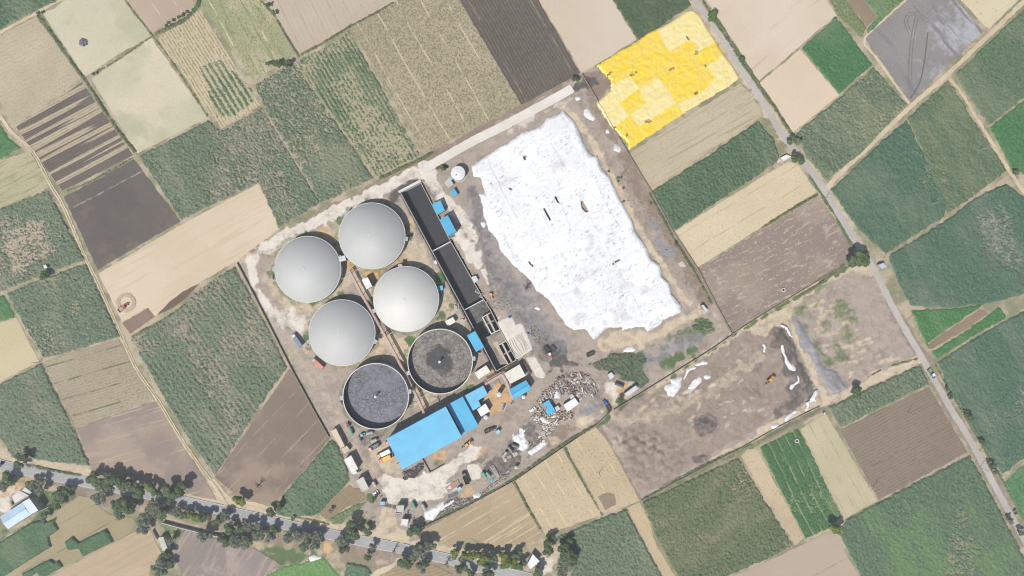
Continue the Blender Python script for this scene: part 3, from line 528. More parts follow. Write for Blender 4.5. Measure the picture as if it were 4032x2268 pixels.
field('sandy ploughed field in front of the flat roofed shed', [('m', 1130, 1120), ('m', 1340, 1010), ('m', 1500, 960), ('m', 1640, 1250), ('m', 1520, 1330), ('m', 1500, 1449), ('m', 1560, 1600), ('m', 300, 1600), ('m', 520, 1440)], c1=(206, 186, 160), c2=(198, 176, 150), streak=((186, 168, 142), .5, .02, .35), ang=R(28), lines=((188, 170, 144), 7, .08))
field('grey mauve fallow field south of the highway wall', [('m', 1700, 1200), ('m', 1870, 980), ('m', 2200, 1090), ('m', 2551, 1170), ('n', 280, 1340), ('n', 90, 1449), ('n', 0, 1600), ('m', 1850, 1600), ('m', 1800, 1350)], c1=(164, 152, 145), c2=(152, 142, 136), patch=((182, 168, 158), .04, .58), streak=((178, 162, 150), .4, .03, .4), ang=R(60))
field('brown plot with sprouting rows at the bottom edge', [('n', 1350, 1400), ('n', 1480, 1330), ('n', 1800, 1340), ('n', 2000, 1430), ('n', 2000, 1600), ('n', 1200, 1600)], c1=(182, 165, 138), rows=((130, 130, 98), 2.0, .6), ang=R(15), speck=((140, 132, 105), .9, .3))
field('pale mown plot left of the curved track', [(-75, 440), (0, 404), (76, 380), (124, 464), (60, 497), (0, 524), (-75, 560)], c1=(200, 190, 160), c2=(188, 182, 148), streak=((165, 162, 130), .5, .05, .5), ang=R(27), speck=((150, 150, 115), .8, .5))
field('bare strip inside the bright green crop', [('l', 1580, 380), ('l', 1840, 200), ('l', 2080, 40), ('l', 2150, 85), ('l', 1840, 290), ('l', 1600, 425)], c1=(160, 142, 122), rows=((140, 124, 108), 1.8, .6), ang=R(32))
field('small bare clearing by the right edge', [('h', 2215, 300), ('h', 2340, 215), ('h', 2375, 285), ('h', 2300, 320), ('h', 2320, 370), ('h', 2270, 395)], c1=(196, 176, 150))

# ================================================================ STANDING CROPS (height-field canopies)
ci = 0
def crop(label, pts, c='D', name='sugarcane_crop', h=1.5, amp=1.15, wl=1.3, sparse=0.0, pl=0.035, lo=(70, 98, 78), hi=(134, 152, 120), soil=(158, 152, 130), row=None, ang=None, res=0.5, bald=(), edge=0.95, tint=None, holes=(), lines=None):
    global ci; ci += 1; s = ci*7; ang = DN if ang is None else ang
    bl = [(PS(b[0], b[2:]), b[1]) for b in bald]
    def zf(X, Y, d, U, V):
        n = fbm(U/(wl*1.0), V/(wl*.8), s, 3); z = h*0.62+(n-0.5)*amp*1.15+(np.random.RandomState(s).rand(*X.shape)-.5)*amp*.75
        if row: z = z-row[1]*(0.5+0.5*np.cos(2*math.pi*V/row[0]))*(0.5+vn(X*.15, Y*.15, s+3))
        big = fbm(X*pl, Y*pl, s+2, 4)
        if sparse: z = z-np.clip((big-(0.60-sparse*0.17))*6, 0.0, 1)*h*0.6*np.clip((fbm(U*1.0, V*1.4, s+4, 2)*2.6+np.random.RandomState(s+1).rand(*X.shape)*1.4-1.5), 0, 1)
        if lines: z = z*np.clip(np.abs((V+(vn(U*.02, V*0, 3)-.5)*3) % lines[0]-lines[0]/2)*2-lines[1]+np.clip(vn(U*.1, np.floor(V/lines[0])*3.3, s)*2-1, 0, 1), 0, 1)
        for b, k in bl: z = z-.75*k*h*np.clip(sdf(b, X, Y)/4+.6+(vn(X*.3, Y*.3, s)-.5), 0, 1)*np.clip((fbm(U*1.0, V*1.4, s+9, 2)*2.6+np.random.RandomState(s+2).rand(*X.shape)*1.4-1.3), 0, 1)
        return 0.12+np.maximum(z*np.clip(d/0.7, 0, 1), 0.0)
    o = hf(name, PS(c, pts), res, zf, crop_mat('crop_%d' % ci, lo, hi, soil, h, ci*2, tint, ang), ang, edge, s, holes)
    return tag(o, label, None, None, 'stuff')
G1 = dict(lo=(72, 96, 78), hi=(130, 144, 120)); G3 = dict(lo=(66, 98, 74), hi=(106, 132, 104))
BR = dict(lo=(60, 108, 66), hi=(94, 142, 90), h=.8, amp=.5, wl=1.2, name='green_crop')
crop('dense green crop in the top left corner of the picture', [(-75, -60), (185, -60), (160, -3), (132, 8), (88, 28), (0, 74), (-75, 112)], **G3)
crop('bright green crop at the left edge inside the curved track', [(-75, 300), (0, 312), (22, 345), (52, 372), (0, 402), (-75, 435)], **BR)
crop('wide mottled cane crop north of the sandy field', [(350, 393), (525, 302), (556, 330), (656, 272), (668, 290), (805, 510), (702, 574), (652, 460), (457, 554)], sparse=.75, soil=(178, 160, 145), **G1)
crop('mottled cane crop in the middle with a bare reddish seam', [(641, 213), (700, 178), (740, 158), (942, 450), (808, 512), (670, 285)], sparse=.8, soil=(186, 168, 148), bald=[('D', .8, (640, 300), (690, 300), (800, 500), (770, 510))], **G1)
crop('vivid green rows with straw gaps west of the speckled tan field', [(742, 156), (790, 132), (835, 110), (878, 78), (1056, 392), (1010, 415), (947, 448)], lo=(72, 100, 76), hi=(124, 142, 110), soil=(178, 168, 142), sparse=.7, row=(2.4, .75), ang=R(-60), bald=[('b', .7, (820, 700), (960, 720), (1200, 1150), (1500, 1449), (1150, 1449), (900, 1100), (700, 800))])
crop('dark smooth green plot above the yellow cover', [(1542, 0), (1512, -70), (1700, -70), (1733, 0), (1738, 13), (1712, 30), (1650, 76), (1604, 100)], lo=(78, 98, 76), hi=(100, 116, 90), h=.6, amp=.35, sparse=.2, wl=1.2, name='green_crop')
crop('bright green square plot between cream fields', [(2016, 121), (2103, 42), (2193, 162), (2112, 236)], lo=(62, 110, 72), hi=(92, 134, 92), h=.6, amp=.35, wl=1.4, sparse=.15, pl=.02, name='green_crop', bald=[('d', .9, (600, 640), (690, 610), (700, 680), (640, 700)), ('d', .7, (640, 470), (780, 340), (780, 370), (650, 500))])
crop('olive green plot beside the reddish strip at the top', [(2086, 0), (2060, -70), (2108, -70), (2130, 0), (2178, 72), (2166, 95), (2107, 42)], lo=(108, 126, 92), hi=(136, 146, 108), h=.6, amp=.4, name='green_crop', sparse=.3)
crop('green plot touching the muddy field at the top', [(2175, 0), (2155, -70), (2290, -70), (2275, 0), (2240, 30), (2180, 90), (2180, 72), (2207, 44)], h=.8, amp=.6, lo=(84, 120, 84), hi=(120, 146, 106), name='green_crop', sparse=.3)
crop('tall green crop right of the cream track at the right edge', [(2404, 186), (2576, 22), (2660, -60), (2660, 190), (2576, 245), (2487, 316), (2425, 230)], wl=2.0, amp=.75, lo=(78, 106, 84), hi=(110, 132, 106), sparse=.3)
crop('bright green crop at the right edge beside the side track', [(2490, 320), (2576, 250), (2660, 195), (2660, 440), (2576, 440), (2545, 425)], lo=(56, 106, 66), hi=(90, 138, 90), h=.9, amp=.6, name='green_crop')
crop('cane crop tinged brown between the cream field and the track', [(1999, 338), (2113, 243), (2195, 168), (2245, 222), (2280, 262), (2170, 382), (2076, 455), (2032, 400)], sparse=.7, soil=(176, 164, 134), **G1)
crop('large green cane crop in the angle of road and track', [(2090, 478), (2200, 372), (2280, 300), (2382, 512), (2375, 545), (2228, 638), (2160, 580)], wl=1.9, amp=.75, lo=(70, 100, 82), hi=(100, 128, 108), sparse=.15)
crop('olive green cane crop beside the side track', [(2283, 298), (2384, 200), (2480, 352), (2532, 428), (2450, 492), (2384, 538)], wl=1.9, amp=.75, lo=(84, 106, 84), hi=(114, 132, 106), sparse=.55, soil=(170, 160, 130))
crop('large cane crop east of the road with a lodged grey patch', [(2232, 646), (2393, 545), (2450, 500), (2530, 460), (2600, 520), (2660, 600), (2660, 720), (2576, 740), (2500, 762), (2385, 775), (2290, 770), (2262, 720)], wl=1.9, amp=.75, lo=(70, 100, 82), hi=(100, 128, 108), soil=(160, 152, 145), bald=[('h', .8, (2000, 600), (2250, 480), (2380, 640), (2420, 900), (2492, 1200), (2300, 1100), (2080, 900))])
crop('bright green strip crop north of the bare strip', [(2292, 780), (2380, 778), (2470, 765), (2462, 775), (2400, 815), (2333, 862), (2350, 895), (2330, 870)], **BR)
crop('bright green strip crop south of the bare strip', [(2345, 886), (2430, 832), (2488, 792), (2510, 770), (2534, 798), (2440, 850), (2356, 905)], **BR)
crop('vast blue green cane crop along the right side of the road', [(2356, 912), (2440, 856), (2534, 804), (2580, 780), (2660, 740), (2660, 1105), (2576, 1150), (2520, 1196), (2470, 1120), (2400, 1000)], wl=1.9, amp=.75, lo=(70, 100, 82), hi=(100, 128, 108), sparse=.1)
crop('bright green crop at the lower right edge of the picture', [(2526, 1212), (2576, 1168), (2660, 1120), (2660, 1420), (2600, 1360), (2560, 1290)], lo=(66, 116, 78), hi=(98, 142, 100), h=.7, amp=.4, name='green_crop')
crop('green strip between two stubble fields west of the road', [(1638, 482), (1780, 392), (1906, 305), (1945, 350), (1960, 392), (1955, 408), (1696, 580)], **dict(G1, lo=(70, 100, 78), hi=(108, 130, 104)), sparse=.1, wl=1.3)
crop('green strip above the brown field of young rows', [(2084, 1022), (2200, 970), (2314, 917), (2336, 966), (2240, 1013), (2113, 1077)], **G1)
crop('big cane crop in the lower right corner west of the road', [(2126, 1308), (2290, 1220), (2438, 1145), (2480, 1220), (2560, 1370), (2620, 1500), (2190, 1500), (2112, 1345)], wl=1.8, amp=.8, lo=(74, 102, 82), hi=(112, 134, 110), sparse=.25, soil=(168, 156, 134), tint=(120, 150, 95))
crop('dark green plot with pale furrows and a round well', [(1908, 1126), (1960, 1100), (2008, 1078), (2050, 1160), (2116, 1298), (2086, 1328), (2026, 1355)], name='green_crop', lo=(62, 100, 68), hi=(88, 126, 86), h=.7, amp=.3, wl=1.2, sparse=.15, soil=(170, 170, 130), lines=(5.6, .6), ang=R(-62), bald=[('p', .6, (130, 160), (190, 170), (240, 330), (180, 260)), ('p', .6, (400, 320), (450, 340), (450, 440), (410, 410)), ('p', .5, (230, 290), (340, 440), (330, 500), (280, 420))])
crop('tall green crop south of the wheat coloured fields', [(1398, 1352), (1513, 1302), (1574, 1281), (1655, 1430), (1690, 1500), (1430, 1500), (1440, 1420)], **G1)
crop('brown flecked cane crop at the bottom centre right', [(1615, 1262), (1690, 1228), (1780, 1185), (1858, 1150), (1930, 1270), (1995, 1372), (1910, 1415), (1790, 1465), (1725, 1490), (1650, 1350)], sparse=1.0, soil=(176, 158, 134), ang=R(30), **dict(lo=(74, 94, 66), hi=(122, 134, 102)))
crop('cane crop left of the sandy track with a bare middle', [(-75, 560), (0, 526), (124, 476), (165, 560), (215, 654), (110, 690), (14, 733), (-75, 760)], sparse=.7, soil=(190, 170, 150), bald=[('e', .9, (30, 750), (380, 640), (430, 850), (560, 900), (300, 1050), (150, 1150))], **G1)
crop('cane crop around the lone hut and tree', [(18, 738), (110, 700), (218, 662), (262, 760), (303, 846), (200, 878), (112, 904), (60, 820)], sparse=.6, soil=(186, 168, 148), **G1)
crop('bright green plot at the left edge below the bare middled crop', [(-75, 770), (12, 740), (38, 798), (0, 808), (-75, 840)], **BR)
crop('dark cane crop at the left edge north of the highway', [(-75, 1005), (0, 966), (104, 914), (190, 1085), (228, 1172), (120, 1160), (30, 1150), (0, 1095), (-75, 960)], sparse=.5, soil=(172, 154, 138), **G1)
crop('large cane crop west of the round tanks', [(331, 850), (430, 790), (510, 722), (592, 668), (660, 800), (722, 924), (640, 1040), (541, 1198), (478, 1108), (416, 1005), (364, 915)], bald=[('D', .6, (430, 800), (470, 790), (560, 920), (620, 1060), (590, 1100), (500, 960)), ('D', .5, (580, 690), (610, 710), (690, 900), (660, 920))], sparse=.3, soil=(172, 156, 140), row=(3, .35), ang=R(-55), **G1)
crop('green crop patch between the brown triangle and the plant wall', [(834, 1104), (846, 1112), (872, 1170), (880, 1210), (840, 1250), (800, 1295), (730, 1300), (700, 1296), (688, 1282), (700, 1262)], **G3)
crop('thin crop patch beside the plant entrance', [('n', 740, 880), ('n', 900, 800), ('n', 1000, 730), ('n', 1140, 700), ('n', 1000, 820), ('n', 880, 920), ('n', 800, 930)], h=1, **dict(lo=(85, 112, 80), hi=(125, 145, 108)))
D1 = dict(lo=(58, 98, 66), hi=(88, 122, 86), h=2.6, amp=.5, wl=1.3, name='fodder_crop', edge=.3)
crop('large dark green fodder block below the metal roofed farm', [('m', -150, 1200), ('m', 0, 1110), ('m', 330, 900), ('m', 440, 880), ('m', 480, 900), ('m', 580, 850), ('m', 560, 900), ('m', 600, 975), ('m', 500, 1050), ('m', 525, 1150), ('m', 300, 1290), ('m', 60, 1440), ('m', -150, 1540)], **D1)
crop('lone rectangular fodder block in the khaki field', [('m', 655, 1100), ('m', 740, 1040), ('m', 800, 1100), ('m', 1080, 965), ('m', 1150, 1100), ('m', 840, 1250), ('m', 800, 1170), ('m', 690, 1190)], **D1)
crop('fodder block with ragged top at the bottom left', [('m', 230, 1420), ('m', 510, 1270), ('m', 560, 1300), ('m', 600, 1280), ('m', 640, 1350), ('m', 420, 1480), ('m', 380, 1410), ('m', 240, 1500)], **D1)
crop('bright grass green plot south of the highway', [('n', 130, 1449), ('n', 300, 1350), ('n', 430, 1330), ('n', 690, 1260), ('n', 860, 1449), ('n', 900, 1600), ('n', 60, 1600)], lo=(88, 138, 78), hi=(112, 158, 92), h=.6, amp=.35, name='green_crop')
crop('dark crop plot below the small round tree south of the road', [('n', 930, 1300), ('n', 1150, 1360), ('n', 1180, 1420), ('n', 1100, 1560), ('n', 900, 1560)], lo=(74, 104, 82), hi=(110, 136, 108), h=1.6, amp=.6, name='green_crop')
crop('broken green rows in the lower part of the striped field', [('a', 1900, 640), ('a', 2090, 560), ('a', 2400, 860), ('a', 2420, 960), ('a', 2230, 1110), ('a', 2060, 1120)], h=.8, amp=.9, name='green_crop', lo=(80, 106, 84), hi=(112, 132, 106), soil=(206, 192, 158), sparse=.6, row=(3.3, 1.15), ang=R(-58), res=.5)
crop('patchy green weeds south of the white cover, western part', [('k', 780, 560), ('k', 930, 500), ('k', 1000, 460), ('k', 1280, 460), ('k', 1320, 520), ('k', 1280, 640), ('k', 1340, 730), ('k', 1270, 800), ('k', 1220, 740), ('k', 1100, 720), ('k', 1010, 640), ('k', 900, 640)], h=.5, amp=1.5, name='weeds', sparse=2.6, pl=.2, bald=[('k', 1.3, (1030, 480), (1120, 500), (1130, 640), (1060, 640)), ('k', 1.2, (900, 560), (960, 520), (1000, 600), (960, 630)), ('k', 1.2, (1180, 640), (1270, 600), (1290, 700), (1240, 720))], lo=(72, 90, 72), hi=(104, 120, 98), soil=(160, 148, 128), edge=1.5)
crop('green reeds at the top right corner of the weedy ground', [('k', 1740, 200), ('k', 1860, 150), ('k', 1930, 170), ('k', 1940, 230), ('k', 1850, 250), ('k', 1760, 240)], h=1, amp=1, name='weeds', lo=(70, 94, 70), hi=(98, 120, 92), edge=1.2, sparse=.9)
# hedges and weeds along ditches
def weeds(label, pts, c, wd, h=1.0, name='weeds', lo=(70, 90, 66), hi=(110, 124, 90), amp=1.6, soil=(150, 140, 115), sparse=.6):
    crop(label, strip(smooth_line(PS(c, pts), 4), wd), 'W', name, h, amp, 1.5, sparse, .15, lo, hi, soil, res=.6, edge=.5)
CR['W'] = (0, 0, 1)
_PS = PS
def PS(c, pts, h=0): return list(pts) if c == 'W' else _PS(c, pts, h)
WD = [('dark weedy ditch running between the pale fields on the left', 'a', [(355, 140), (480, 300), (640, 530), (800, 750), (960, 990), (1120, 1230), (1290, 1449)], 2.2),
      ('thin hedge between the two pale fields', 'a', [(870, 710), (1000, 640), (1150, 550), (1320, 430), (1450, 345)], 1.0),
      ('weedy boundary right of the cream field', 'a', [(1190, 0), (1320, 170), (1460, 350), (1600, 530), (1790, 820), (1980, 1110)], 1.0),
      ('bushy hedge above the striped field', 'a', [(1470, 330), (1620, 260), (1780, 170), (1880, 60), (1900, 0)], 2.6),
      ('hedge between the pale green field and the tilled field', 'b', [(60, 0), (180, 130), (300, 330), (430, 540)], 1.2),
      ('hedge along the top of the speckled tan field', 'b', [(450, 520), (640, 420), (920, 250), (1200, 100), (1330, 20)], 1.4),
      ('ragged verge hedge right of the road near the top', 'c', [(1850, 0), (1900, 90), (1990, 240), (2110, 410), (2200, 560), (2415, 870), ('d', 100, 1000), ('d', 250, 1230)], 1.5),
      ('dark weeds on the west wall of the field tractor plot', 'e', [(640, 370), (900, 260), (1270, 50)], 1.2),
      ('weeds along the ditch east of the white cover', 'g', [(1340, 380), (1480, 640), (1600, 860), (1770, 1130), (1940, 1449)], 1.6),
      ('weed row below the brown fallow field', 'h', [(300, 1400), (560, 1240), (780, 1060)], 1.6),
      ('weed row above the brown fallow field', 'h', [(0, 720), (200, 590), (420, 460), (540, 400)], 1.6),
      ('weeds along the south wall of the plant', 'D', [(1070, 1322), (1180, 1268), (1295, 1203), (1400, 1128), (1500, 1068)], 1.8),
      ('green bank at the foot of the tipped heaps', 'o', [(1340, 690), (1500, 600), (1700, 480), (1950, 350), (2200, 230), (2450, 120)], 1.6),
      ('hedge between the tan field and the wheat coloured field', 'o', [(50, 480), (200, 760), (330, 990)], 1.6),
      ('low hedge between the two wheat coloured fields', 'o', [(560, 150), (760, 520), (950, 840)], 1.2),
      ('hedge north of the dirt road to the road junction', 'l', [(1000, 690), (1200, 590), (1480, 510)], .9),
      ('weeds at the lower right road verge', 'D', [(2352, 915), (2400, 1000), (2470, 1120), (2520, 1205), (2590, 1340)], 1.3),
      ('weeds on the left verge of the plant road', 'f', [(1190, 250), (1400, 150), (1600, 60), (1700, 0)], 2.2),
      ('weeds around the small tree at the plant bend', 'f', [(1730, 160), (1790, 130), (1850, 140)], 2.4),
      ('hedge bank above the sandy field edge', 'i', [(1250, 310), (1400, 230), (1600, 120), (1760, 0)], 1.6),
      ('roadside scrub north of the highway by the crops', 'm', [(250, 330), (600, 400), (820, 440)], 2.0),
      ('roadside scrub beside the triangular field', 'n', [(280, 830), (600, 890), (760, 930)], 1.2)]
for lb, c, pts, wd in WD: weeds(lb, pts, c, wd, .8 if wd < 1.5 else 1.2)

# ================================================================ ROADS AND TRACKS
def road(name, label, c, pts, wd, z, mat, wd1=None, amp=0.12, kind='structure'):
    p = smooth_line(PS(c, pts), 4); o = sheet(name, strip(p, wd, wd1), z, mat, kind, label, amp, 1.5, 3); return o, p
asph = field_mat('asphalt', c1=(180, 180, 180), c2=(170, 170, 170), big=.05, speck=((140, 140, 142), .6, .1), grain=.12, seed=90)
asph2 = field_mat('worn_asphalt', c1=(198, 193, 186), c2=(188, 182, 175), big=.05, patch=((198, 188, 176), .12, .6), grain=.15, seed=91)
dirt = field_mat('track_dirt', c1=(222, 206, 178), c2=(208, 190, 160), big=.1, speck=((170, 158, 130), .6, .3), grain=.2, seed=92)
HW = [(-900, 985), (-75, 1152), (0, 1169.5), (70, 1184), (220, 1213), (400, 1248), (639, 1301), (864, 1351), (1040, 1386), (1278, 1442), (1480, 1490), (2400, 1720)]
o, p = road('road', 'grey two lane highway with white edge lines running across the lower left', 'D', HW, 6.6, .30, asph)
white = paint('road_paint', (225, 224, 218), .7)
def off(p, d):
    out = []
    for i, (x, y) in enumerate(p):
        a = p[max(i-1, 0)]; b = p[min(i+1, len(p)-1)]; l = math.hypot(b[0]-a[0], b[1]-a[1]); out.append((x-(b[1]-a[1])/l*d, y+(b[0]-a[0])/l*d))
    return out
for s_ in (-1, 1): sheet('edge_line', strip(off(p, s_*3.05), .22), .305, white, None, None, 0, 1, 0, o)
m = MB(); acc = 0; L = 0
q = smooth_line(PS('D', HW), 1.0)
for i in range(len(q)-1):
    d = math.hypot(q[i+1][0]-q[i][0], q[i+1][1]-q[i][1]); L += d
    if (L % 9) < 3.0: s2 = strip([q[i], q[i+1]], .2); m.add([(x, y, .305) for x, y in s2], [(3, 2, 1, 0)])
m.build('centre_line', white, o)
ER = [(1300, -800), (1700, -80), (1746, 0), (1796, 61), (1860, 164), (1917, 254), (1951, 312), (1980, 354), (2003, 383), (2025, 412), (2075, 481), (2118, 553), (2160, 621), (2194, 669), (2243, 767), (2287, 846), (2329, 918), (2366, 984), (2401, 1045), (2430, 1090), (2475, 1172), (2531, 1276), (2576, 1357), (2640, 1470), (3000, 2150)]
road('road', 'narrow pale asphalt road crossing the right side from top to bottom', 'D', ER, 3.9, .26, asph2, amp=.25)
road('dirt_track', 'straight cream dirt track running to the top right corner', 'D', [(2660, -80), (2576, 3), (2480, 95), (2380, 190), (2290, 268), (2171, 383), (2100, 448), (2080, 474)], 2.7, .24, dirt, amp=.3)
road('dirt_track', 'thin dirt side track leading down the right edge', 'D', [(2388, 198), (2420, 238), (2470, 320), (2510, 385), (2545, 440), (2580, 490)], 1.9, .235, dirt, amp=.3)
road('dirt_track', 'pair of pale wheel ruts curving along the left side fields', 'D', [(-75, 200), (0, 292), (28, 330), (70, 368), (95, 400), (128, 466), (160, 520), (215, 648), (250, 720), (308, 850), (345, 930), (400, 1010), (460, 1110), (530, 1210), (572, 1272)], 2.1, .23, dirt, amp=.25)
rut = field_mat('rut_grass', c1=(165, 158, 125), c2=(140, 142, 105), grain=.3, seed=93)
road('grass_strip', 'grassy strip between the wheel ruts on the left', 'D', [(70, 368), (95, 400), (128, 466), (160, 520), (215, 648), (250, 720), (308, 850), (345, 930), (400, 1010), (460, 1110), (530, 1210)], .5, .236, rut, amp=.15)
road('dirt_track', 'short dirt track above the corner crop on the left', 'D', [(-75, 128), (0, 83), (93, 33), (134, 10), (165, -5)], 1.7, .232, dirt, amp=.3)
road('dirt_track', 'brown edged track round the foot of the triangular field', 'm', [(2140, 470), (2230, 580), (2330, 680), (2551, 720), ('n', 140, 760)], 1.8, .228, dirt, amp=.3)
road('dirt_track', 'muddy yellow edge along the grey muddy field', 'd', [(1370, 0), (1200, 150), (970, 375), (1080, 540), (1250, 780), (1400, 985)], 1.4, .226, dirt, amp=.3)
conc = field_mat('road_concrete', c1=(236, 230, 220), c2=(226, 218, 206), big=.08, grain=.08, lines=((205, 198, 188), 5.0, .03), ang=R(28), seed=94)
road('concrete_road', 'straight white concrete road into the plant from the upper right', 'D', [(1440, 222), (1400, 245), (1278, 311), (1200, 350), (1128, 390), (1070, 424)], 5.4, .28, conc, amp=.12)
# tyre tracks on fields
trk = paint('tyre_track', (140, 135, 135), .95)
def track(label, c, pts, gap=1.7, wd=.45, mat=trk, z=.42):
    p = smooth_line(PS(c, pts), 2); m = MB()
    for s_ in (-1, 1):
        st = strip(off(p, s_*gap/2), wd); n = len(st)//2
        for i in range(n-1):
            a, b, cc, d = st[i], st[i+1], st[2*n-2-i], st[2*n-1-i]; m.add([(*a, z), (*b, z), (*cc, z), (*d, z)], [(3, 2, 1, 0)])
    return tag(m.build('tyre_track', mat), label, None, None, 'structure')
track('twin wheel tracks down the middle of the grey muddy field', 'd', [(1475, 160), (1440, 300), (1418, 460), (1405, 700), (1400, 930)])
track('looping wheel track at the head of the grey muddy field', 'd', [(1420, 340), (1380, 260), (1365, 200), (1400, 140), (1460, 130), (1530, 170), (1580, 205)])
track('wheel track through the darker right part of the muddy field', 'd', [(1575, 310), (1560, 450), (1540, 600), (1500, 780), (1410, 940)], .3)
ring = paint('ring_soil', (196, 180, 156), .95)
q = [P('e', 1200+75*math.cos(t/18*math.pi), 1430+75*math.sin(t/18*math.pi)) for t in range(-24, 11)]
sheet('turning_circle', strip(q, 2.2), .36, ring, 'structure', 'ring shaped tractor turning mark on the sandy field', .2, 1.5, 4)
pf = paint('pale_furrow', (190, 186, 150), .95)
# ================================================================ COVERS
WHITE_OUT = PS('c', [(530, 1045), (640, 1180), (720, 1320), (790, 1449)])+PS('g', [(860, 40), (900, 150), (960, 240), (1020, 370), (1130, 560), (1220, 740), (1300, 860), (1370, 1000), (1430, 1080), (1520, 1240), (1640, 1449)])+PS('k', [(1660, 20), (1650, 75), (1560, 100), (1500, 160), (1440, 220), (1330, 255), (1290, 215), (1200, 240), (1100, 240), (1080, 195), (950, 240), (800, 350), (735, 245), (640, 240), (540, 210), (470, 70), (390, 0)])+PS('g', [(330, 1380), (210, 1230), (130, 1150), (40, 1060)])+PS('f', [(2330, 930), (2250, 750), (2200, 600), (2190, 500), (2140, 400), (2180, 380), (2150, 250), (2090, 240), (2070, 130), (2150, 50), (2230, 0)])+PS('c', [(0, 1350), (150, 1270), (300, 1180)])
def plastic(name, col, seed, marks=0.5, rough=0.35, stain=(205, 198, 190), gap=(95, 93, 92)):
    t = NT(name); t.b.inputs['Roughness'].default_value = rough; t.b.inputs['Specular IOR Level'].default_value = 0.4
    p = t.pos(R(28)); W = (.465, .463, .458, 1) if name == 'white_plastic' else (.43, .42, .41, 1); c = t.mix(t.ramp(t.noise(p, 0.06, 6, 0.7, seed), 0.56, 0.72), W, tuple(v*1.1 for v in A(stain)[:3])+(1,))
    q = t.pos(R(28)+.3, (0.55, 1.5, 1))
    f = t.ramp(t.noise(q, 0.8, 5, 0.75, seed+1), 0.565, 0.64); f = t.math('MULTIPLY', f, t.ramp(t.noise(p, 0.10, 3, 0.6, seed+2), 0.36, 0.56)); f = t.math('MULTIPLY', f, marks)
    c = t.mix(f, c, A(gap))
    q2 = t.pos(R(-60), (0.35, 1.8, 1)); f = t.math('MULTIPLY', t.ramp(t.noise(q2, 0.6, 4, 0.7, seed+5), 0.68, 0.73), marks); c = t.mix(f, c, A(gap))
    if name == 'white_plastic':   # overlapping sheets of slightly different age, with grimy seams
        vs_ = t.n('VectorMath', operation='ADD'); t.l(p, vs_.inputs[0]); nz = t.n('TexNoise'); t.l(p, nz.inputs['Vector']); nz.inputs['Scale'].default_value = .09; sc = t.n('VectorMath', operation='SCALE'); t.l(nz.outputs['Color'], sc.inputs[0]); sc.inputs['Scale'].default_value = 11.0; t.l(sc.outputs[0], vs_.inputs[1])
        bk = t.n('TexBrick'); t.l(vs_.outputs[0], bk.inputs['Vector']); bk.inputs['Scale'].default_value = 1; bk.inputs['Brick Width'].default_value = 17; bk.inputs['Row Height'].default_value = 11; bk.inputs['Mortar Size'].default_value = .12; bk.inputs['Color1'].default_value = (1, 1, 1, 1); bk.inputs['Color2'].default_value = (.88, .88, .87, 1); bk.inputs['Mortar'].default_value = (.74, .73, .72, 1); bk.inputs['Bias'].default_value = -.35
        mm = t.n('Mix', data_type='RGBA', blend_type='MULTIPLY'); mm.inputs['Factor'].default_value = 1; t.l(c, mm.inputs[6]); t.l(bk.outputs['Color'], mm.inputs[7]); c = mm.outputs[2]
        f = t.math('MULTIPLY', t.ramp(t.noise(p, .028, 7, .75, 40), .56, .68), .5); c = t.mix(f, c, A((178, 168, 158)))
    return t.out(c)
pw = plastic('white_plastic', (250, 250, 249), 3, 1.0, .5, (216, 211, 206))
for nn in pw.node_tree.nodes: pass
def zwhite(X, Y, d, U, V):
    w_ = np.abs(fbm(X*.22, Y*.22, 31, 3)-.5)*.45+(fbm(U*.12, V*.5, 33, 2)-.5)*.18
    pan = (vn(np.floor((U+fbm(X*.05, Y*.05, 3)*5)/13.)*1.7, np.floor((V+fbm(X*.05, Y*.05, 5)*4)/17.)*2.3, 35)-.5)*.45
    return 0.25+1.7*np.clip(d/2.0, 0, 1)**.7+w_*np.clip(d/1.5, 0, 1)+pan*np.clip(d/3, 0, 1)+(fbm(X*.03, Y*.03, 36)-.5)*1.5*np.clip(d/8, 0, 1)
TEARS = [PS('g', b) for b in ([(690, 450), (735, 520), (755, 570), (735, 570), (700, 530)], [(445, 430), (460, 430), (480, 485), (460, 470)], [(985, 1063), (1060, 1012), (1062, 1022), (1000, 1062)], [(335, 540), (342, 538), (402, 645), (394, 645)], [(150, 40), (175, 45), (160, 75), (148, 66)], [(185, 1025), (240, 1085), (228, 1080)], [(15, 350), (40, 342), (35, 360)])]
WHITE_OUT = rough_edge(WHITE_OUT, 5.5, 1.5, 12)
wt = hf('plastic_cover', WHITE_OUT, 0.55, zwhite, pw, R(28), .5, 3, TEARS, True)
tag(wt, 'huge torn white plastic cover spread over the stockpile in the plant yard', 'plastic cover')
YO = PS('c', [(833, 630), (920, 570), (1050, 490), (1220, 400), (1330, 310), (1400, 285), (1560, 200), (1690, 110), (1760, 95), (1830, 150), (1870, 230), (1960, 370), (2040, 500), (2150, 650), (2205, 745), (2130, 810), (1830, 990), (1650, 1100), (1500, 1200), (1200, 1400), (1145, 1440), (1120, 1350), (1070, 1310), (1030, 1270), (990, 1225), (900, 1100), (835, 1000), (850, 965), (970, 860), (970, 770), (940, 740)])
PALE = [PS('c', b) for b in ([(1405, 285), (1560, 190), (1690, 90), (1780, 80), (1850, 130), (1990, 390), (1985, 405), (1805, 495), (1745, 400), (1700, 405), (1530, 505)],
        [(1890, 635), (2045, 520), (2230, 745), (2140, 820), (1950, 950), (1670, 1095), (1600, 1000), (1810, 905), (1960, 760)],
        [(820, 880), (1155, 735), (1240, 850), (1060, 985), (1150, 1100), (1000, 1240), (800, 1010)],
        [(1250, 855), (1420, 740), (1600, 990), (1240, 1210), (1160, 1095), (1310, 990)])]
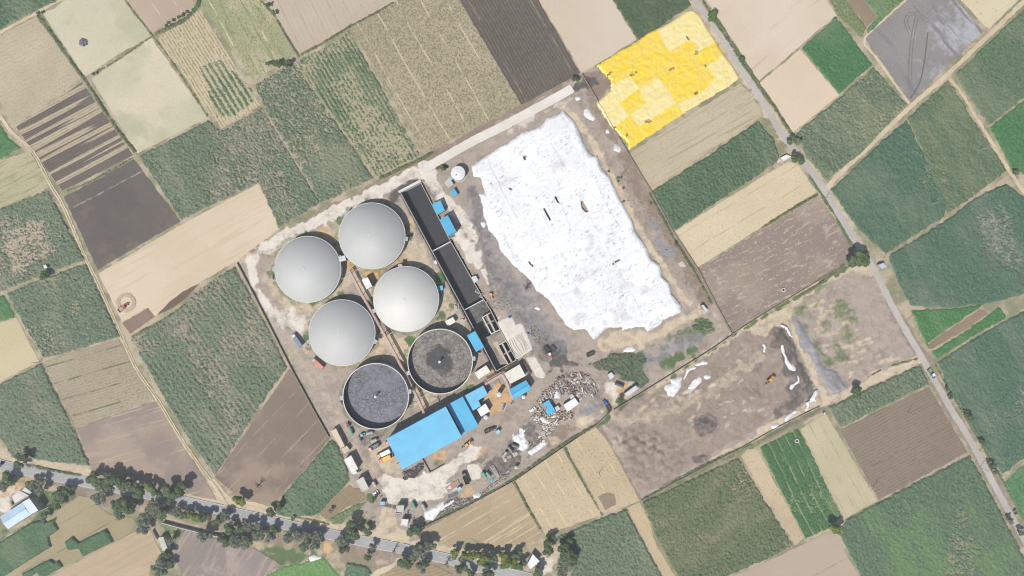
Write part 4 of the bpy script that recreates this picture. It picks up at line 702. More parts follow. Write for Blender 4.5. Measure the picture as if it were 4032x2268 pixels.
YT = [PS('c', b) for b in ([(1770, 530), (1785, 490), (1802, 500), (1790, 515)], [(1150, 722), (1200, 705), (1225, 688), (1190, 722), (1160, 728)], [(945, 722), (975, 692), (968, 715)], [(1305, 1160), (1330, 1145), (1365, 1155), (1330, 1168)], [(1755, 897), (1800, 880), (1785, 900)], [(1530, 672), (1590, 635), (1560, 665)], [(1850, 600), (1880, 640), (1868, 642)], [(1005, 1225), (1035, 1195), (1020, 1222)], [(1105, 1300), (1135, 1282), (1125, 1298)], [(1685, 340), (1720, 390), (1712, 392)])]
def zyel(X, Y, d, U, V):
    return 0.25+1.1*np.clip(d/1.5, 0, 1)**.7+(np.abs(fbm(X*.28, Y*.28, 41, 3)-.5)*1.1+(fbm(U*.15, V*.7, 43, 3)-.5)*.5)*np.clip(d/1.5, 0, 1)
def tarp(name, col, seed, col2):
    t = NT(name); t.b.inputs['Roughness'].default_value = .32; t.b.inputs['Specular IOR Level'].default_value = .5
    p = t.pos(R(28)); g = t.ramp(t.noise(p, .25, 4, .6, seed), .4, .62)
    c = t.mix(g, A(col), A(col2)); t.bump(t.noise(p, .7, 4, .6, seed+3), .2, .5); return t.out(c)
def sub_panel(X, Y): return 0
ty = tarp('yellow_tarpaulin', (250, 218, 80), 3, (246, 216, 112)); tp = tarp('pale_tarpaulin', (248, 231, 168), 5, (245, 226, 152))
yt = thing('tarpaulin_cover', 'patchwork cover of yellow and pale yellow tarpaulins over a field near the road', 'tarpaulin', P('c', 1500, 750)+(0,))
def sub(o, par):               # parent while keeping the place
    o.parent = par; o.matrix_parent_inverse = Matrix.Translation(-Vector(par.location)); return o
tag(sub(hf('tarpaulin_panel', YO, .55, zyel, ty, R(28), .4, 5, YT, True, None, lambda x, y: ~np.any([sdf(b, x, y) > 0 for b in PALE], axis=0)), yt), 'bright yellow panel')
for b in PALE: tag(sub(hf('tarpaulin_panel', YO, .55, zyel, tp, R(28), .4, 5, YT, True, None, lambda x, y, b=b: sdf(b, x, y) > 0), yt), 'pale cream yellow panel')
pz = plastic('loose_plastic', (252, 250, 248), 9, .6, .45)
def zl(s, hh=.8):
    return lambda X, Y, d, U, V: 0.3+hh*np.clip(d/1.2, 0, 1)*(0.4+fbm(X*.6, Y*.6, s, 3))
def sheeting(label, c, pts, hh=.8, seed=0, lift=0, mat=None):
    o = hf('plastic_sheet', PS(c, pts), .4, zl(seed, hh), mat or pz, 0, .35, seed, (), True); o.location.z = lift
    return tag(o, label, 'plastic sheet')
sheeting('long narrow white sheet winding along the black heap', 'l', [(170, 375), (195, 370), (205, 450), (235, 520), (270, 560), (290, 555), (310, 600), (325, 650), (350, 690), (358, 720), (335, 745), (300, 765), (275, 800), (255, 795), (260, 765), (300, 735), (315, 715), (295, 640), (245, 610), (205, 540), (215, 510), (180, 450)], seed=51, lift=1.6)
sheeting('white sheet strip at the top end of the black heap', 'l', [(155, 190), (190, 187), (235, 215), (270, 280), (285, 310), (255, 290), (220, 230), (180, 205)], seed=52, lift=1.2)
sheeting('white sheet with a curled tail at the lower corner of the heap', 'l', [(490, 815), (522, 812), (525, 845), (505, 880), (510, 915), (480, 915), (445, 925), (445, 960), (420, 1000), (392, 1002), (410, 975), (425, 950), (415, 930), (450, 905), (455, 880), (480, 850)], seed=53, lift=1.0)
sheeting('crumpled white sheet between the dirt road and the heap', 'l', [(225, 1050), (270, 1030), (300, 1000), (333, 1005), (325, 1025), (290, 1040), (260, 1080), (225, 1112), (210, 1085)], seed=54, lift=.5)
sheeting('small round white sheet bundle beside the dirt road', 'l', [(95, 1150), (130, 1128), (162, 1140), (150, 1165), (110, 1182), (95, 1172)], seed=55)
sheeting('white hook shaped scrap of sheet near the yard centre', 'l', [(0, 380), (25, 375), (38, 410), (28, 455), (5, 445), (18, 410)], .5, 56)
sheeting('large white sheet heap in the west of the mud yard', 'k', [(1540, 712), (1600, 700), (1650, 685), (1658, 700), (1640, 730), (1645, 780), (1610, 830), (1580, 875), (1520, 860), (1510, 830), (1485, 800), (1500, 770), (1560, 750)], seed=57)
sheeting('slim curved white sheet above the large sheet heap', 'k', [(1665, 715), (1690, 650), (1700, 620), (1740, 592), (1790, 590), (1780, 610), (1730, 625), (1705, 660), (1690, 695)], .5, 58)
sheeting('white sheet beside the yard wall', 'k', [(1780, 575), (1820, 545), (1860, 530), (1905, 545), (1895, 568), (1840, 570), (1800, 580)], .5, 59)
sheeting('flat white sheet with curled edges in the yard centre', 'k', [(1705, 800), (1730, 765), (1760, 720), (1820, 685), (1845, 695), (1835, 740), (1790, 780), (1745, 802)], .5, 60)
sheeting('small crumpled white sheet right of the flat one', 'k', [(1855, 695), (1880, 663), (1925, 670), (1930, 690), (1890, 708)], .6, 61)
sheeting('white torn sheet west of the yellow cover', 'c', [(730, 1040), (760, 1035), (800, 1090), (830, 1130), (810, 1150), (760, 1130), (720, 1090)], .4, 62)
sheeting('small white sheet scrap by the cover corner', 'c', [(640, 930), (680, 915), (690, 945), (650, 960)], .4, 63)
sheeting('white sheet scrap at the foot of the yellow cover', 'c', [(1015, 1370), (1050, 1380), (1080, 1420), (1060, 1449), (1010, 1430)], .4, 64)
sheeting('white scrap on the track below the concrete road', 'c', [(930, 1235), (960, 1232), (965, 1268), (930, 1265)], .4, 65)
sheeting('big white plastic bag pile in the scrap yard', 't', [(1160, 30), (1230, 0), (1340, 0), (1350, 60), (1390, 140), (1385, 220), (1300, 280), (1220, 250), (1230, 170), (1160, 130), (1150, 80)], 1.6, 66)
sheeting('long flat white sheet beside the plant wall', 't', [(1360, 290), (1480, 210), (1600, 105), (1650, 165), (1560, 240), (1420, 335)], .6, 67)
sheeting('white plastic pile in the middle of the scrap heap', 'u', [(430, 860), (520, 850), (560, 910), (640, 930), (600, 990), (500, 960), (440, 910)], 1.2, 68)
sheeting('white plastic pile between kiosk wall and the grey scrap', 'u', [(160, 1030), (270, 980), (300, 960), (290, 1040), (260, 1100), (250, 1190), (150, 1200), (70, 1180), (90, 1110), (150, 1110)], 1.4, 69)
sheeting('torn white plastic east of the grey gravel heap', 'u', [(1280, 800), (1350, 755), (1390, 780), (1330, 850), (1280, 850)], .8, 70)
sheeting('white plastic heap by the wall south of the blue kiosk', 't', [(590, 900), (680, 865), (705, 900), (670, 945), (600, 950)], .8, 71)
sheeting('long trail of torn white plastic near the gatehouse', 's', [(1220, 1200), (1300, 1160), (1449, 1070), (1449, 1130), (1380, 1230), (1320, 1300), (1230, 1290)], .9, 72)
sheeting('trail of torn white plastic beside the steel sections', 't', [(0, 1120), (120, 1080), (320, 960), (325, 1000), (200, 1080), (60, 1180), (0, 1240)], .6, 73)
sheeting('white sheet draped south of the highway trees', 'n', [(555, 1255), (610, 1238), (683, 1268), (570, 1315)], .4, 74)
sheeting('white scrap of sheet south of the stockpile cover', 'q', [(1465, 410), (1510, 385), (1550, 420), (1540, 440), (1500, 430)], .4, 75)
sheeting('white plastic scraps on the weedy ground', 'k', [(1130, 405), (1180, 400), (1215, 430), (1180, 450), (1090, 440)], .4, 76)
sheeting('white plastic hung on the cover edge by the bend', 'f', [(2155, 665), (2195, 660), (2205, 700), (2180, 725)], .4, 77)

# ================================================================ TANKS
concM = paint('concrete', (200, 196, 188), .9, .08, .4, dirt=.5); concD = paint('old_concrete', (168, 158, 146), .9, .12, .3, dirt=.8)
rimM = paint('rim_concrete', (226, 224, 220), .8, .04, .5); steel = paint('galvanised_steel', (190, 192, 195), .5, .1, 1, .5)
rust = paint('rusty_steel', (150, 100, 80), .8, .15, 1.5); dark = paint('dark_metal', (60, 60, 62), .6, .1, 2)
def membrane(name, col):
    t = NT(name); t.b.inputs['Roughness'].default_value = .6; t.b.inputs['Specular IOR Level'].default_value = .35
    p = t.pos(); c = t.mix(t.ramp(t.noise(p, .05, 5, .6), .35, .7), A(col), A(tuple(v*.97 for v in col)))
    c = t.mix(t.math('MULTIPLY', t.ramp(t.noise(p, .5, 5, .75, 3), .6, .75), .03), c, A((130, 130, 128)))
    tc = t.n('TexCoord'); an = t.math('ARCTAN2', t.comp(tc.outputs['Object'], 1), t.comp(tc.outputs['Object'], 0)); f = t.math('FRACT', t.math('MULTIPLY', an, 20/math.pi/2)); c = t.mix(t.math('MULTIPLY', t.math('LESS_THAN', f, .03), .045), c, A((120, 122, 122)))
    c = t.mix(t.math('MULTIPLY', t.ramp(t.noise(p, .11, 4, .6, 12), .55, .7), .05), c, A((150, 142, 128))); return t.out(c)
memA = membrane('grey_membrane', (196, 197, 194)); memB = membrane('light_membrane', (223, 222, 215))
tankN = 96
def tank_parts(t, r, hw, wall=concM):
    m = MB(); m.lathe(0, 0, [(r, 0), (r, hw)], tankN); m.build('wall', wall, t, True)
    m = MB(); m.lathe(0, 0, [(r+.05, hw-.25), (r+.22, hw-.25), (r+.22, hw+.12), (r-.28, hw+.12), (r-.28, hw-.25)], tankN); m.build('rim', rimM, t)
def ladder(t, a, r, h):
    m = MB(); c, s = math.cos(a), math.sin(a); x, y = (r+.25)*c, (r+.25)*s
    for k in (-.3, .3): m.tube((x-s*k, y+c*k, 0), (x-s*k, y+c*k, h+1), .05)
    for z in np.arange(.4, h+.6, .5): m.tube((x-s*.3, y+c*.3, z), (x+s*.3, y-c*.3, z), .03)
    m.build('ladder', steel, t)
    m = MB(); X, Y = (r+1.0)*c, (r+1.0)*s; m.box(X, Y, h-.3, 1.6, 2.4, .12, a)
    for k in (-1.1, 1.1): m.tube((X+.7*c-s*k, Y+.7*s+c*k, 0), (X+.7*c-s*k, Y+.7*s+c*k, h+.9), .06)
    for k in (-1.1, 1.1): m.tube((X+.7*c-s*k, Y+.7*s+c*k, h+.9), (X-.7*c-s*k, Y-.7*s+c*k, h+.9), .05)
    m.tube((X+.7*c-s*1.1, Y+.7*s+c*1.1, h+.9), (X+.7*c+s*1.1, Y+.7*s-c*1.1, h+.9), .05)
    m.build('platform', steel, t)
def digester(label, u, v, r, mem, lad, hw=6.0, hd=7.6):
    x, y = P('D', u, v, hw+.5); t = thing('digester_tank', label, 'digester', (x, y, 0), 0, 'domed biogas digesters'); rr = r*1.5652*S*(H-hw)/H
    tank_parts(t, rr, hw)
    n = 22; Rr = (rr*rr+hd*hd)/(2*hd); prof = []
    amax = math.asin(rr/Rr) if hd < rr else math.pi/2
    for i in range(n+1):
        a = amax*(1-i/n); prof.append((max(Rr*math.sin(a)-.1*(i == 0), .02), hw+.15+Rr*(math.cos(a)-math.cos(amax))))
    m = MB(); m.lathe(0, 0, prof, tankN); m.build('dome_membrane', mem, t, True)
    m = MB(); m.lathe(0, 0, [(.5, hw+hd), (.5, hw+hd+.35), (.3, hw+hd+.45), (.01, hw+hd+.45)], 16); m.build('vent_cap', rimM, t)
    for a in lad: ladder(t, a, rr, hw)
    m = MB(); a0 = lad[0]+.5
    for k in range(3): a = a0+k*.08; m.tube(((rr+.5)*math.cos(a), (rr+.5)*math.sin(a), .5), ((rr-1.2)*math.cos(a), (rr-1.2)*math.sin(a), hw+1.2), .12)
    m.build('pipe', steel, t)
    return t, rr
digester('grey domed digester tank, westernmost, beside the bend of the pale dust road', 773.8, 677.5, 83, memA, (R(180), R(20)))
digester('grey domed digester tank, northernmost, near the top of the long basin', 935.5, 593.4, 83, memA, (R(-5), R(140)))
digester('lightest, nearly white domed digester tank, right of the pipe rack', 1021.2, 752.5, 82, memB, (R(200), R(100)))
digester('grey domed digester tank next to the two trucks on the left track', 860, 837.3, 83, memA, (R(195), R(-15)))
def sludge(name, c1, c2, crack, spec, seed, centre=None, cc=None):
    t = NT(name); t.b.inputs['Roughness'].default_value = .55; t.b.inputs['Specular IOR Level'].default_value = .35
    p = t.pos(); v = t.n('TexVoronoi', feature='DISTANCE_TO_EDGE'); wv = t.n('VectorMath', operation='ADD'); t.l(p, wv.inputs[0])
    nz = t.n('TexNoise'); t.l(p, nz.inputs['Vector']); nz.inputs['Scale'].default_value = .35; nz.inputs['Detail'].default_value = 4
    sc = t.n('VectorMath', operation='SCALE'); t.l(nz.outputs['Color'], sc.inputs[0]); sc.inputs['Scale'].default_value = 3.0; t.l(sc.outputs[0], wv.inputs[1])
    t.l(wv.outputs[0], v.inputs['Vector']); v.inputs['Scale'].default_value = .42
    c = t.mix(t.ramp(t.noise(p, .25, 5, .7, seed), .38, .65), A(c1), A(c2))
    f = t.math('MULTIPLY', t.math('SUBTRACT', 1.0, t.ramp(v.outputs['Distance'], .0, .13)), t.ramp(t.noise(p, .12, 3, .6, seed+2), .35, .6)); c = t.mix(f, c, A(crack))
    if centre:
        d = t.n('VectorMath', operation='DISTANCE'); t.l(p, d.inputs[0]); d.inputs[1].default_value = centre
        dd = t.math('ADD', d.outputs['Value'], t.math('MULTIPLY', t.noise(p, .16, 6, .7, seed+5), 26)); c = t.mix(t.ramp(dd, 22.5, 19.5), c, A(cc)); 
        c = t.mix(t.math('MULTIPLY', t.ramp(t.noise(p, .1, 5, .7, seed+9), .5, .62), .5), c, A((112, 100, 94)))
    t.bump(t.noise(p, .8, 4, .7, seed+4), .2, .6); return t.out(c)
def open_tank(label, u, v, r, mat, lad, mixer, hw=8.0, hl=3.6):
    x, y = P('D', u, v, hw); t = thing('open_tank', label, 'tank', (x, y, 0), 0, 'open round sludge tanks'); rr = r*1.5652*S*(H-hw)/H
    tank_parts(t, rr, hw)
    m = MB(); m.lathe(0, 0, [(rr-.3, hw), (rr-.3, hl-.3)], tankN); m.build('inner_wall', paint('shaded_wall', (62, 68, 78), .6), t, True)  # shade inside the tank is put into the wall's dark navy colour
    m = MB(); m.lathe(0, 0, [(rr-.25, hl), (rr*.6, hl+.05), (rr*.3, hl+.1), (.02, hl+.1)], tankN); m.build('sludge', mat(x, y), t, True)
    mx, my = P(*mixer, 7); mx -= x; my -= y; m = MB(); m.tube((mx, my, hl), (mx, my, hl+4.2), .35, .35, 12); m.build('mixer_post', steel, t)
    m = MB(); m.lathe(mx, my, [(.8, hl+4.0), (.8, hl+4.5), (.02, hl+4.7)], 16); m.build('mixer_cap', rimM, t)
    for a in lad: ladder(t, a, rr, hw)
open_tank('open tank of brownish scum with a black wet patch and a mixer post', 1107.2, 909.3, 81.5, lambda x, y: sludge('scum_brown', (150, 144, 139), (120, 114, 110), (84, 80, 79), .3, 3, (x, y, 3.2), (54, 57, 64)), (R(5), R(200)), ('j', 1765, 543), 8.0, 3.2)
open_tank('open tank full of even dark grey cracked scum', 945.3, 996.9, 82.5, lambda x, y: sludge('scum_grey', (122, 125, 136), (102, 105, 116), (62, 64, 72), .3, 7), (R(8), R(183)), ('j', 1155, 873), 8.0, 3.2)
# small white tank with flat cone roof
x, y = P('f', 1941, 198, 5); t = thing('water_tank', 'small round white storage tank with a shallow cone roof by the white cover', 'storage tank', (x, y, 0)); rr = 64/2.415*S
m = MB(); m.lathe(0, 0, [(rr, 0), (rr, 5.2)], 48); m.build('wall', rimM, t, True)
m = MB(); m.lathe(0, 0, [(rr+.15, 5.2), (rr+.15, 5.4), (.02, 6.2)], 48); m.build('roof', paint('tank_roof', (238, 238, 236), .5, .05, .3, dirt=.25), t)
m = MB(); m.lathe(0, 0, [(rr+.7, 0), (rr+.7, .35), (rr, .35)], 48); m.build('base_ring', concM, t)
m = MB(); m.lathe(-1, -1.2, [(.35, 5.9), (.35, 6.5), (.02, 6.5)], 12); m.build('manhole', dark, t); ladder(t, R(215), rr, 5)
for lb, c, u, v, r, hh, col in (('white vertical tank standing on the orange apron', 'r', 1682, 556, 32, 7, (240, 240, 240)), ('white round tank beside the white roofed room', 'r', 1495, 882, 30, 3, (236, 234, 230)), ('white round tank at the south edge of the blue roofed shed', 'r', 2035, 592, 27, 3, (244, 243, 240)),
                            ('cream topped round tank by the plant wall', 't', 1205, 510, 24, 3, (226, 216, 190))):
    x, y = P(c, u, v, hh); t = thing('round_tank', lb, 'tank', (x, y, 0)); r2 = r/3.62*S; wm = paint('tank_white%d' % col[2], col, .5, .06, .6)
    m = MB(); m.lathe(0, 0, [(r2, 0), (r2, hh)], 28); m.build('wall', wm, t, True); m = MB(); m.lathe(0, 0, [(r2+.06, hh), (r2*.9, hh+.25), (r2*.3, hh+.5), (.02, hh+.5)], 28); m.build('roof', wm, t, True)
    m = MB(); m.lathe(0, 0, [(.25, hh+.4), (.25, hh+.7), (.02, hh+.7)], 10); m.build('hatch', steel, t)

# ================================================================ LONG SUNKEN BASIN
bx_, by_ = P('f', 1800, 850); bas = thing('settling_basin', 'long sunken concrete basin of black slurry split by cross walls', 'basin', (bx_, by_, 0))
def bp(m, name, mats, smooth=False): o = m.build(name, mats, None, smooth); return sub(o, bas)
def wallseg(m, pts, th, z0, z1):
    for a, b in zip(pts[:-1], pts[1:]):
        L = math.hypot(b[0]-a[0], b[1]-a[1]); m.box((a[0]+b[0])/2, (a[1]+b[1])/2, z0, L+th, th, z1-z0, math.atan2(b[1]-a[1], b[0]-a[0]))
PT = 0.9
leftw = PS('f', [(1388, 374)])+PS('q', [(462, 442), (920, 1305)]); rightw = PS('f', [(1580, 274), (1872, 850), (2185, 1400)])
m = MB(); wallseg(m, leftw, .45, -7, PT); bp(m, 'long_wall', concM)
m = MB(); wallseg(m, rightw, .45, -7, PT-.004); bp(m, 'long_wall', concM)
m = MB(); wallseg(m, PS('f', [(1388, 374), (1580, 274)]), 1.5, -7, PT+.02); bp(m, 'end_wall', rimM)
m = MB(); wallseg(m, PS('f', [(1697, 940), (1868, 848)]), .5, -7, .6); bp(m, 'cross_wall', rimM)
m = MB(); wallseg(m, PS('q', [(462, 440), (740, 288)]), .5, -7, .6); bp(m, 'cross_wall', rimM)
m = MB(); wallseg(m, PS('q', [(745, 290), (830, 425)]), .4, -7, .5); bp(m, 'side_wall', concM)
m = MB(); wallseg(m, PS('q', [(830, 425), (985, 735), (1205, 1150)]), .5, -7, .604); bp(m, 'side_wall', concM)
m = MB(); wallseg(m, PS('q', [(1205, 1150), (925, 1305)]), .5, -7, .61); bp(m, 'end_wall', concM)
sl1 = sludge('slurry_black', (64, 62, 66), (50, 49, 53), (40, 40, 42), .3, 11); sl2 = sludge('slurry_grey', (74, 74, 80), (64, 64, 70), (48, 48, 52), .3, 13); sl3 = sludge('slurry_lumpy', (118, 116, 114), (92, 90, 90), (58, 58, 58), .3, 17); water = paint('black_water', (44, 58, 78), .15, .02, .4, .6)
def pool(name, pts, z, mat): o = sheet(name, pts, z, mat, None, None, 0); return sub(o, bas)
pool('slurry', PS('f', [(1388, 374), (1580, 274), (1872, 850), (1697, 940)]), -4.6, sl1)
pool('slurry', PS('f', [(1697, 940), (1872, 850), (2185, 1400)])+PS('q', [(462, 440)]), -4.7, sl2)
pool('slurry', PS('q', [(462, 440), (745, 290), (830, 425), (985, 735), (850, 780), (790, 820), (735, 850)]), -3.5, sl3)
pool('water', PS('q', [(700, 880), (795, 835), (970, 1215), (1095, 1205), (1205, 1150), (925, 1305)]), -5.2, water)
# concrete working deck with open pits
m = MB(); m.prism(PS('q', [(745, 838), (985, 735), (1050, 875), (945, 930), (1090, 1205), (975, 1215), (880, 1020), (790, 875)]), -7, .3); bp(m, 'concrete_deck', concD)
m = MB(); m.prism(PS('q', [(870, 905), (945, 880), (955, 940), (1085, 1195), (1045, 1160), (1000, 1100)]), .3, .55); bp(m, 'deck_step', paint('pale_slab', (205, 195, 178), .9))
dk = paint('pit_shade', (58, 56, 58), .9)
m = MB(); m.prism(PS('q', [(725, 540), (830, 480), (970, 715), (850, 780)]), -7, -4.5); bp(m, 'pit_floor', dk)
m = MB(); wallseg(m, PS('q', [(725, 540), (850, 778)]), .7, -7, .5); wallseg(m, PS('q', [(725, 540), (830, 480)]), .5, -7, .504); wallseg(m, PS('q', [(850, 778), (968, 720)]), .6, -7, .508); bp(m, 'pit_wall', rimM)
m = MB(); wallseg(m, PS('q', [(785, 505), (900, 745)]), 1.1, -7, .52); bp(m, 'pit_walkway', concM)
m = MB(); wallseg(m, PS('q', [(765, 650), (880, 590)]), .9, -7, .1); bp(m, 'pit_cross_wall', concD)
m = MB(); m.prism(PS('q', [(745, 545), (800, 515), (840, 600), (780, 640)]), -4.4, -1.2); bp(m, 'pit_deposit', paint('red_mud', (160, 138, 122), .95))
m = MB(); m.prism(PS('q', [(950, 945), (1060, 885), (1198, 1150), (1085, 1205)]), -7.1, -4.6); bp(m, 'pit_floor', dk)
m = MB(); wallseg(m, PS('q', [(945, 940), (1085, 1203)]), .6, -7, .512); wallseg(m, PS('q', [(945, 940), (1060, 880)]), .5, -7, .516); bp(m, 'pit_wall', rimM)
m = MB(); wallseg(m, PS('q', [(1005, 915), (1140, 1180)]), 1.1, -7, .524); bp(m, 'pit_walkway', concM)
m = MB(); wallseg(m, PS('q', [(1015, 1075), (1130, 1015)]), .9, -7, .1); bp(m, 'pit_cross_wall', concD)
m = MB()
for a, b in ((leftw[0], leftw[1]), (leftw[1], leftw[2]), (rightw[0], rightw[1]), (rightw[1], rightw[2])):
    n = int(math.hypot(b[0]-a[0], b[1]-a[1])/2.5)
    for i in range(n+1): x = a[0]+(b[0]-a[0])*i/n; y = a[1]+(b[1]-a[1])*i/n; m.tube((x, y, PT), (x, y, PT+1), .05, n=5)
    m.tube((*a, PT+1), (*b, PT+1), .05, n=5); m.tube((*a, PT+.5), (*b, PT+.5), .04, n=5)
bp(m, 'railing', steel)
o = hf('concrete_pad', PS('q', [(930, 612), (1010, 572), (1070, 545), (1130, 520), (1200, 640), (1290, 620), (1430, 960), (1430, 1005), (1215, 1135), (1000, 735)]), .5, lambda X, Y, d, U, V: .25+.12*fbm(X, Y, 5)+.12*np.clip(d, 0, 1), paint('pale_slab2', (232, 224, 212), .9, .05, .25, col2=(212, 202, 190)), 0, .3, 3, (), True)
tag(o, 'pale drying slab right of the basin pits with wavy powder ridges on it', None, None, 'structure')
powder_ridge = paint('dark_ridge', (120, 112, 106), .7)
for i in range(8):  # thin tubes stand in for ridge lines in the powder
    k = i/7; a = P('q', 1080+k*190, 890-k*130); b = P('q', 1225+k*170, 1120-k*130); mid = ((a[0]+b[0])/2+random.uniform(-1.2, 1.2), (a[1]+b[1])/2+random.uniform(-.8, .8))
    pts = smooth_line([a, mid, b], .8); m = MB()
    for p_, q_ in zip(pts[:-1], pts[1:]): m.tube((*p_, .55), (*q_, .55), .09, n=5)
    tag(m.build('powder_ridge', powder_ridge), ['first', 'second', 'third', 'fourth', 'fifth', 'sixth', 'seventh', 'eighth'][i]+' thin dark powder ridge from the left on the pale drying slab', 'powder_ridge', 'powder ridges on the drying slab')
o = hf('concrete_pad', PS('u', [(255, 30), (385, 10), (440, 110), (535, 270), (520, 320), (480, 325), (400, 290), (330, 170)]), .5, lambda X, Y, d, U, V: .2+.1*fbm(X, Y, 6), paint('pale_slab2', (232, 224, 212), .9, .05, .25, col2=(212, 202, 190)), 0, .3, 4, (), True)
tag(o, 'worn pale slab beside the dark berm', None, None, 'structure')
o = hf('earth_berm', PS('r', [(1988, 60), (2020, 35), (2060, 70), (2150, 230), (2135, 270), (2100, 255), (2040, 160)]), .4, lambda X, Y, d, U, V: .1+1.5*np.clip(d/1.6, 0, 1)+.4*fbm(X, Y, 7), paint('berm_soil', (122, 112, 106), .95), 0, .3, 6, (), True)
tag(o, 'dark earth berm beside the cream roofed building', 'earth bank')

# ================================================================ BUILDINGS
def metal_roof(name, col, ang, pitch=1.0, worn=.32, col2=None):
    t = NT(name); t.b.inputs['Roughness'].default_value = .45; t.b.inputs['Specular IOR Level'].default_value = .3; p = t.pos(ang)
    c = t.mix(t.ramp(t.noise(p, .12, 4, .6, 2), .4, .65), A(col), A(col2 or tuple(v*.95 for v in col)))
    y = t.comp(p, 0); f = t.math('FRACT', t.math('DIVIDE', y, pitch)); c = t.mix(t.math('MULTIPLY', t.math('LESS_THAN', f, .12), .35), c, A(tuple(v*.8 for v in col)))
    c = t.mix(t.math('MULTIPLY', t.ramp(t.noise(t.pos(ang, (1, .25, 1)), .8, 5, .7, 5), .6, .72), worn), c, A((150, 150, 145)))
    bk = t.n('TexBrick'); t.l(p, bk.inputs['Vector']); bk.inputs['Scale'].default_value = 1; bk.inputs['Brick Width'].default_value = 1.0; bk.inputs['Row Height'].default_value = 7.3; bk.inputs['Mortar Size'].default_value = .03; bk.inputs['Color1'].default_value = (1, 1, 1, 1); bk.inputs['Color2'].default_value = (.93, .95, .97, 1); bk.inputs['Mortar'].default_value = (.8, .85, .9, 1)
    mm = t.n('Mix', data_type='RGBA', blend_type='MULTIPLY'); mm.inputs['Factor'].default_value = 1; t.l(c, mm.inputs[6]); t.l(bk.outputs['Color'], mm.inputs[7]); c = mm.outputs[2]
    h = t.math('SINE', t.math('MULTIPLY', y, 2*math.pi/.35)); t.bump(h, .03, .5); return t.out(c)
def quad_angle(pts):
    best = max(range(4), key=lambda i: math.hypot(pts[(i+1) % 4][0]-pts[i][0], pts[(i+1) % 4][1]-pts[i][1])); a = pts[best]; b = pts[(best+1) % 4]; return math.atan2(b[1]-a[1], b[0]-a[0])
WALLM = {'w': paint('plaster_wall', (205, 198, 186), .9, .1, .5, dirt=.4), 'b': paint('blue_cladding', (110, 180, 220), .6, .1, .5), 'g': paint('grey_wall', (160, 156, 150), .9, .1, .5, dirt=.5)}
glass = paint('window_glass', (60, 72, 84), .15, .05, 1, .6); doorM = paint('door_paint', (96, 110, 126), .5); 
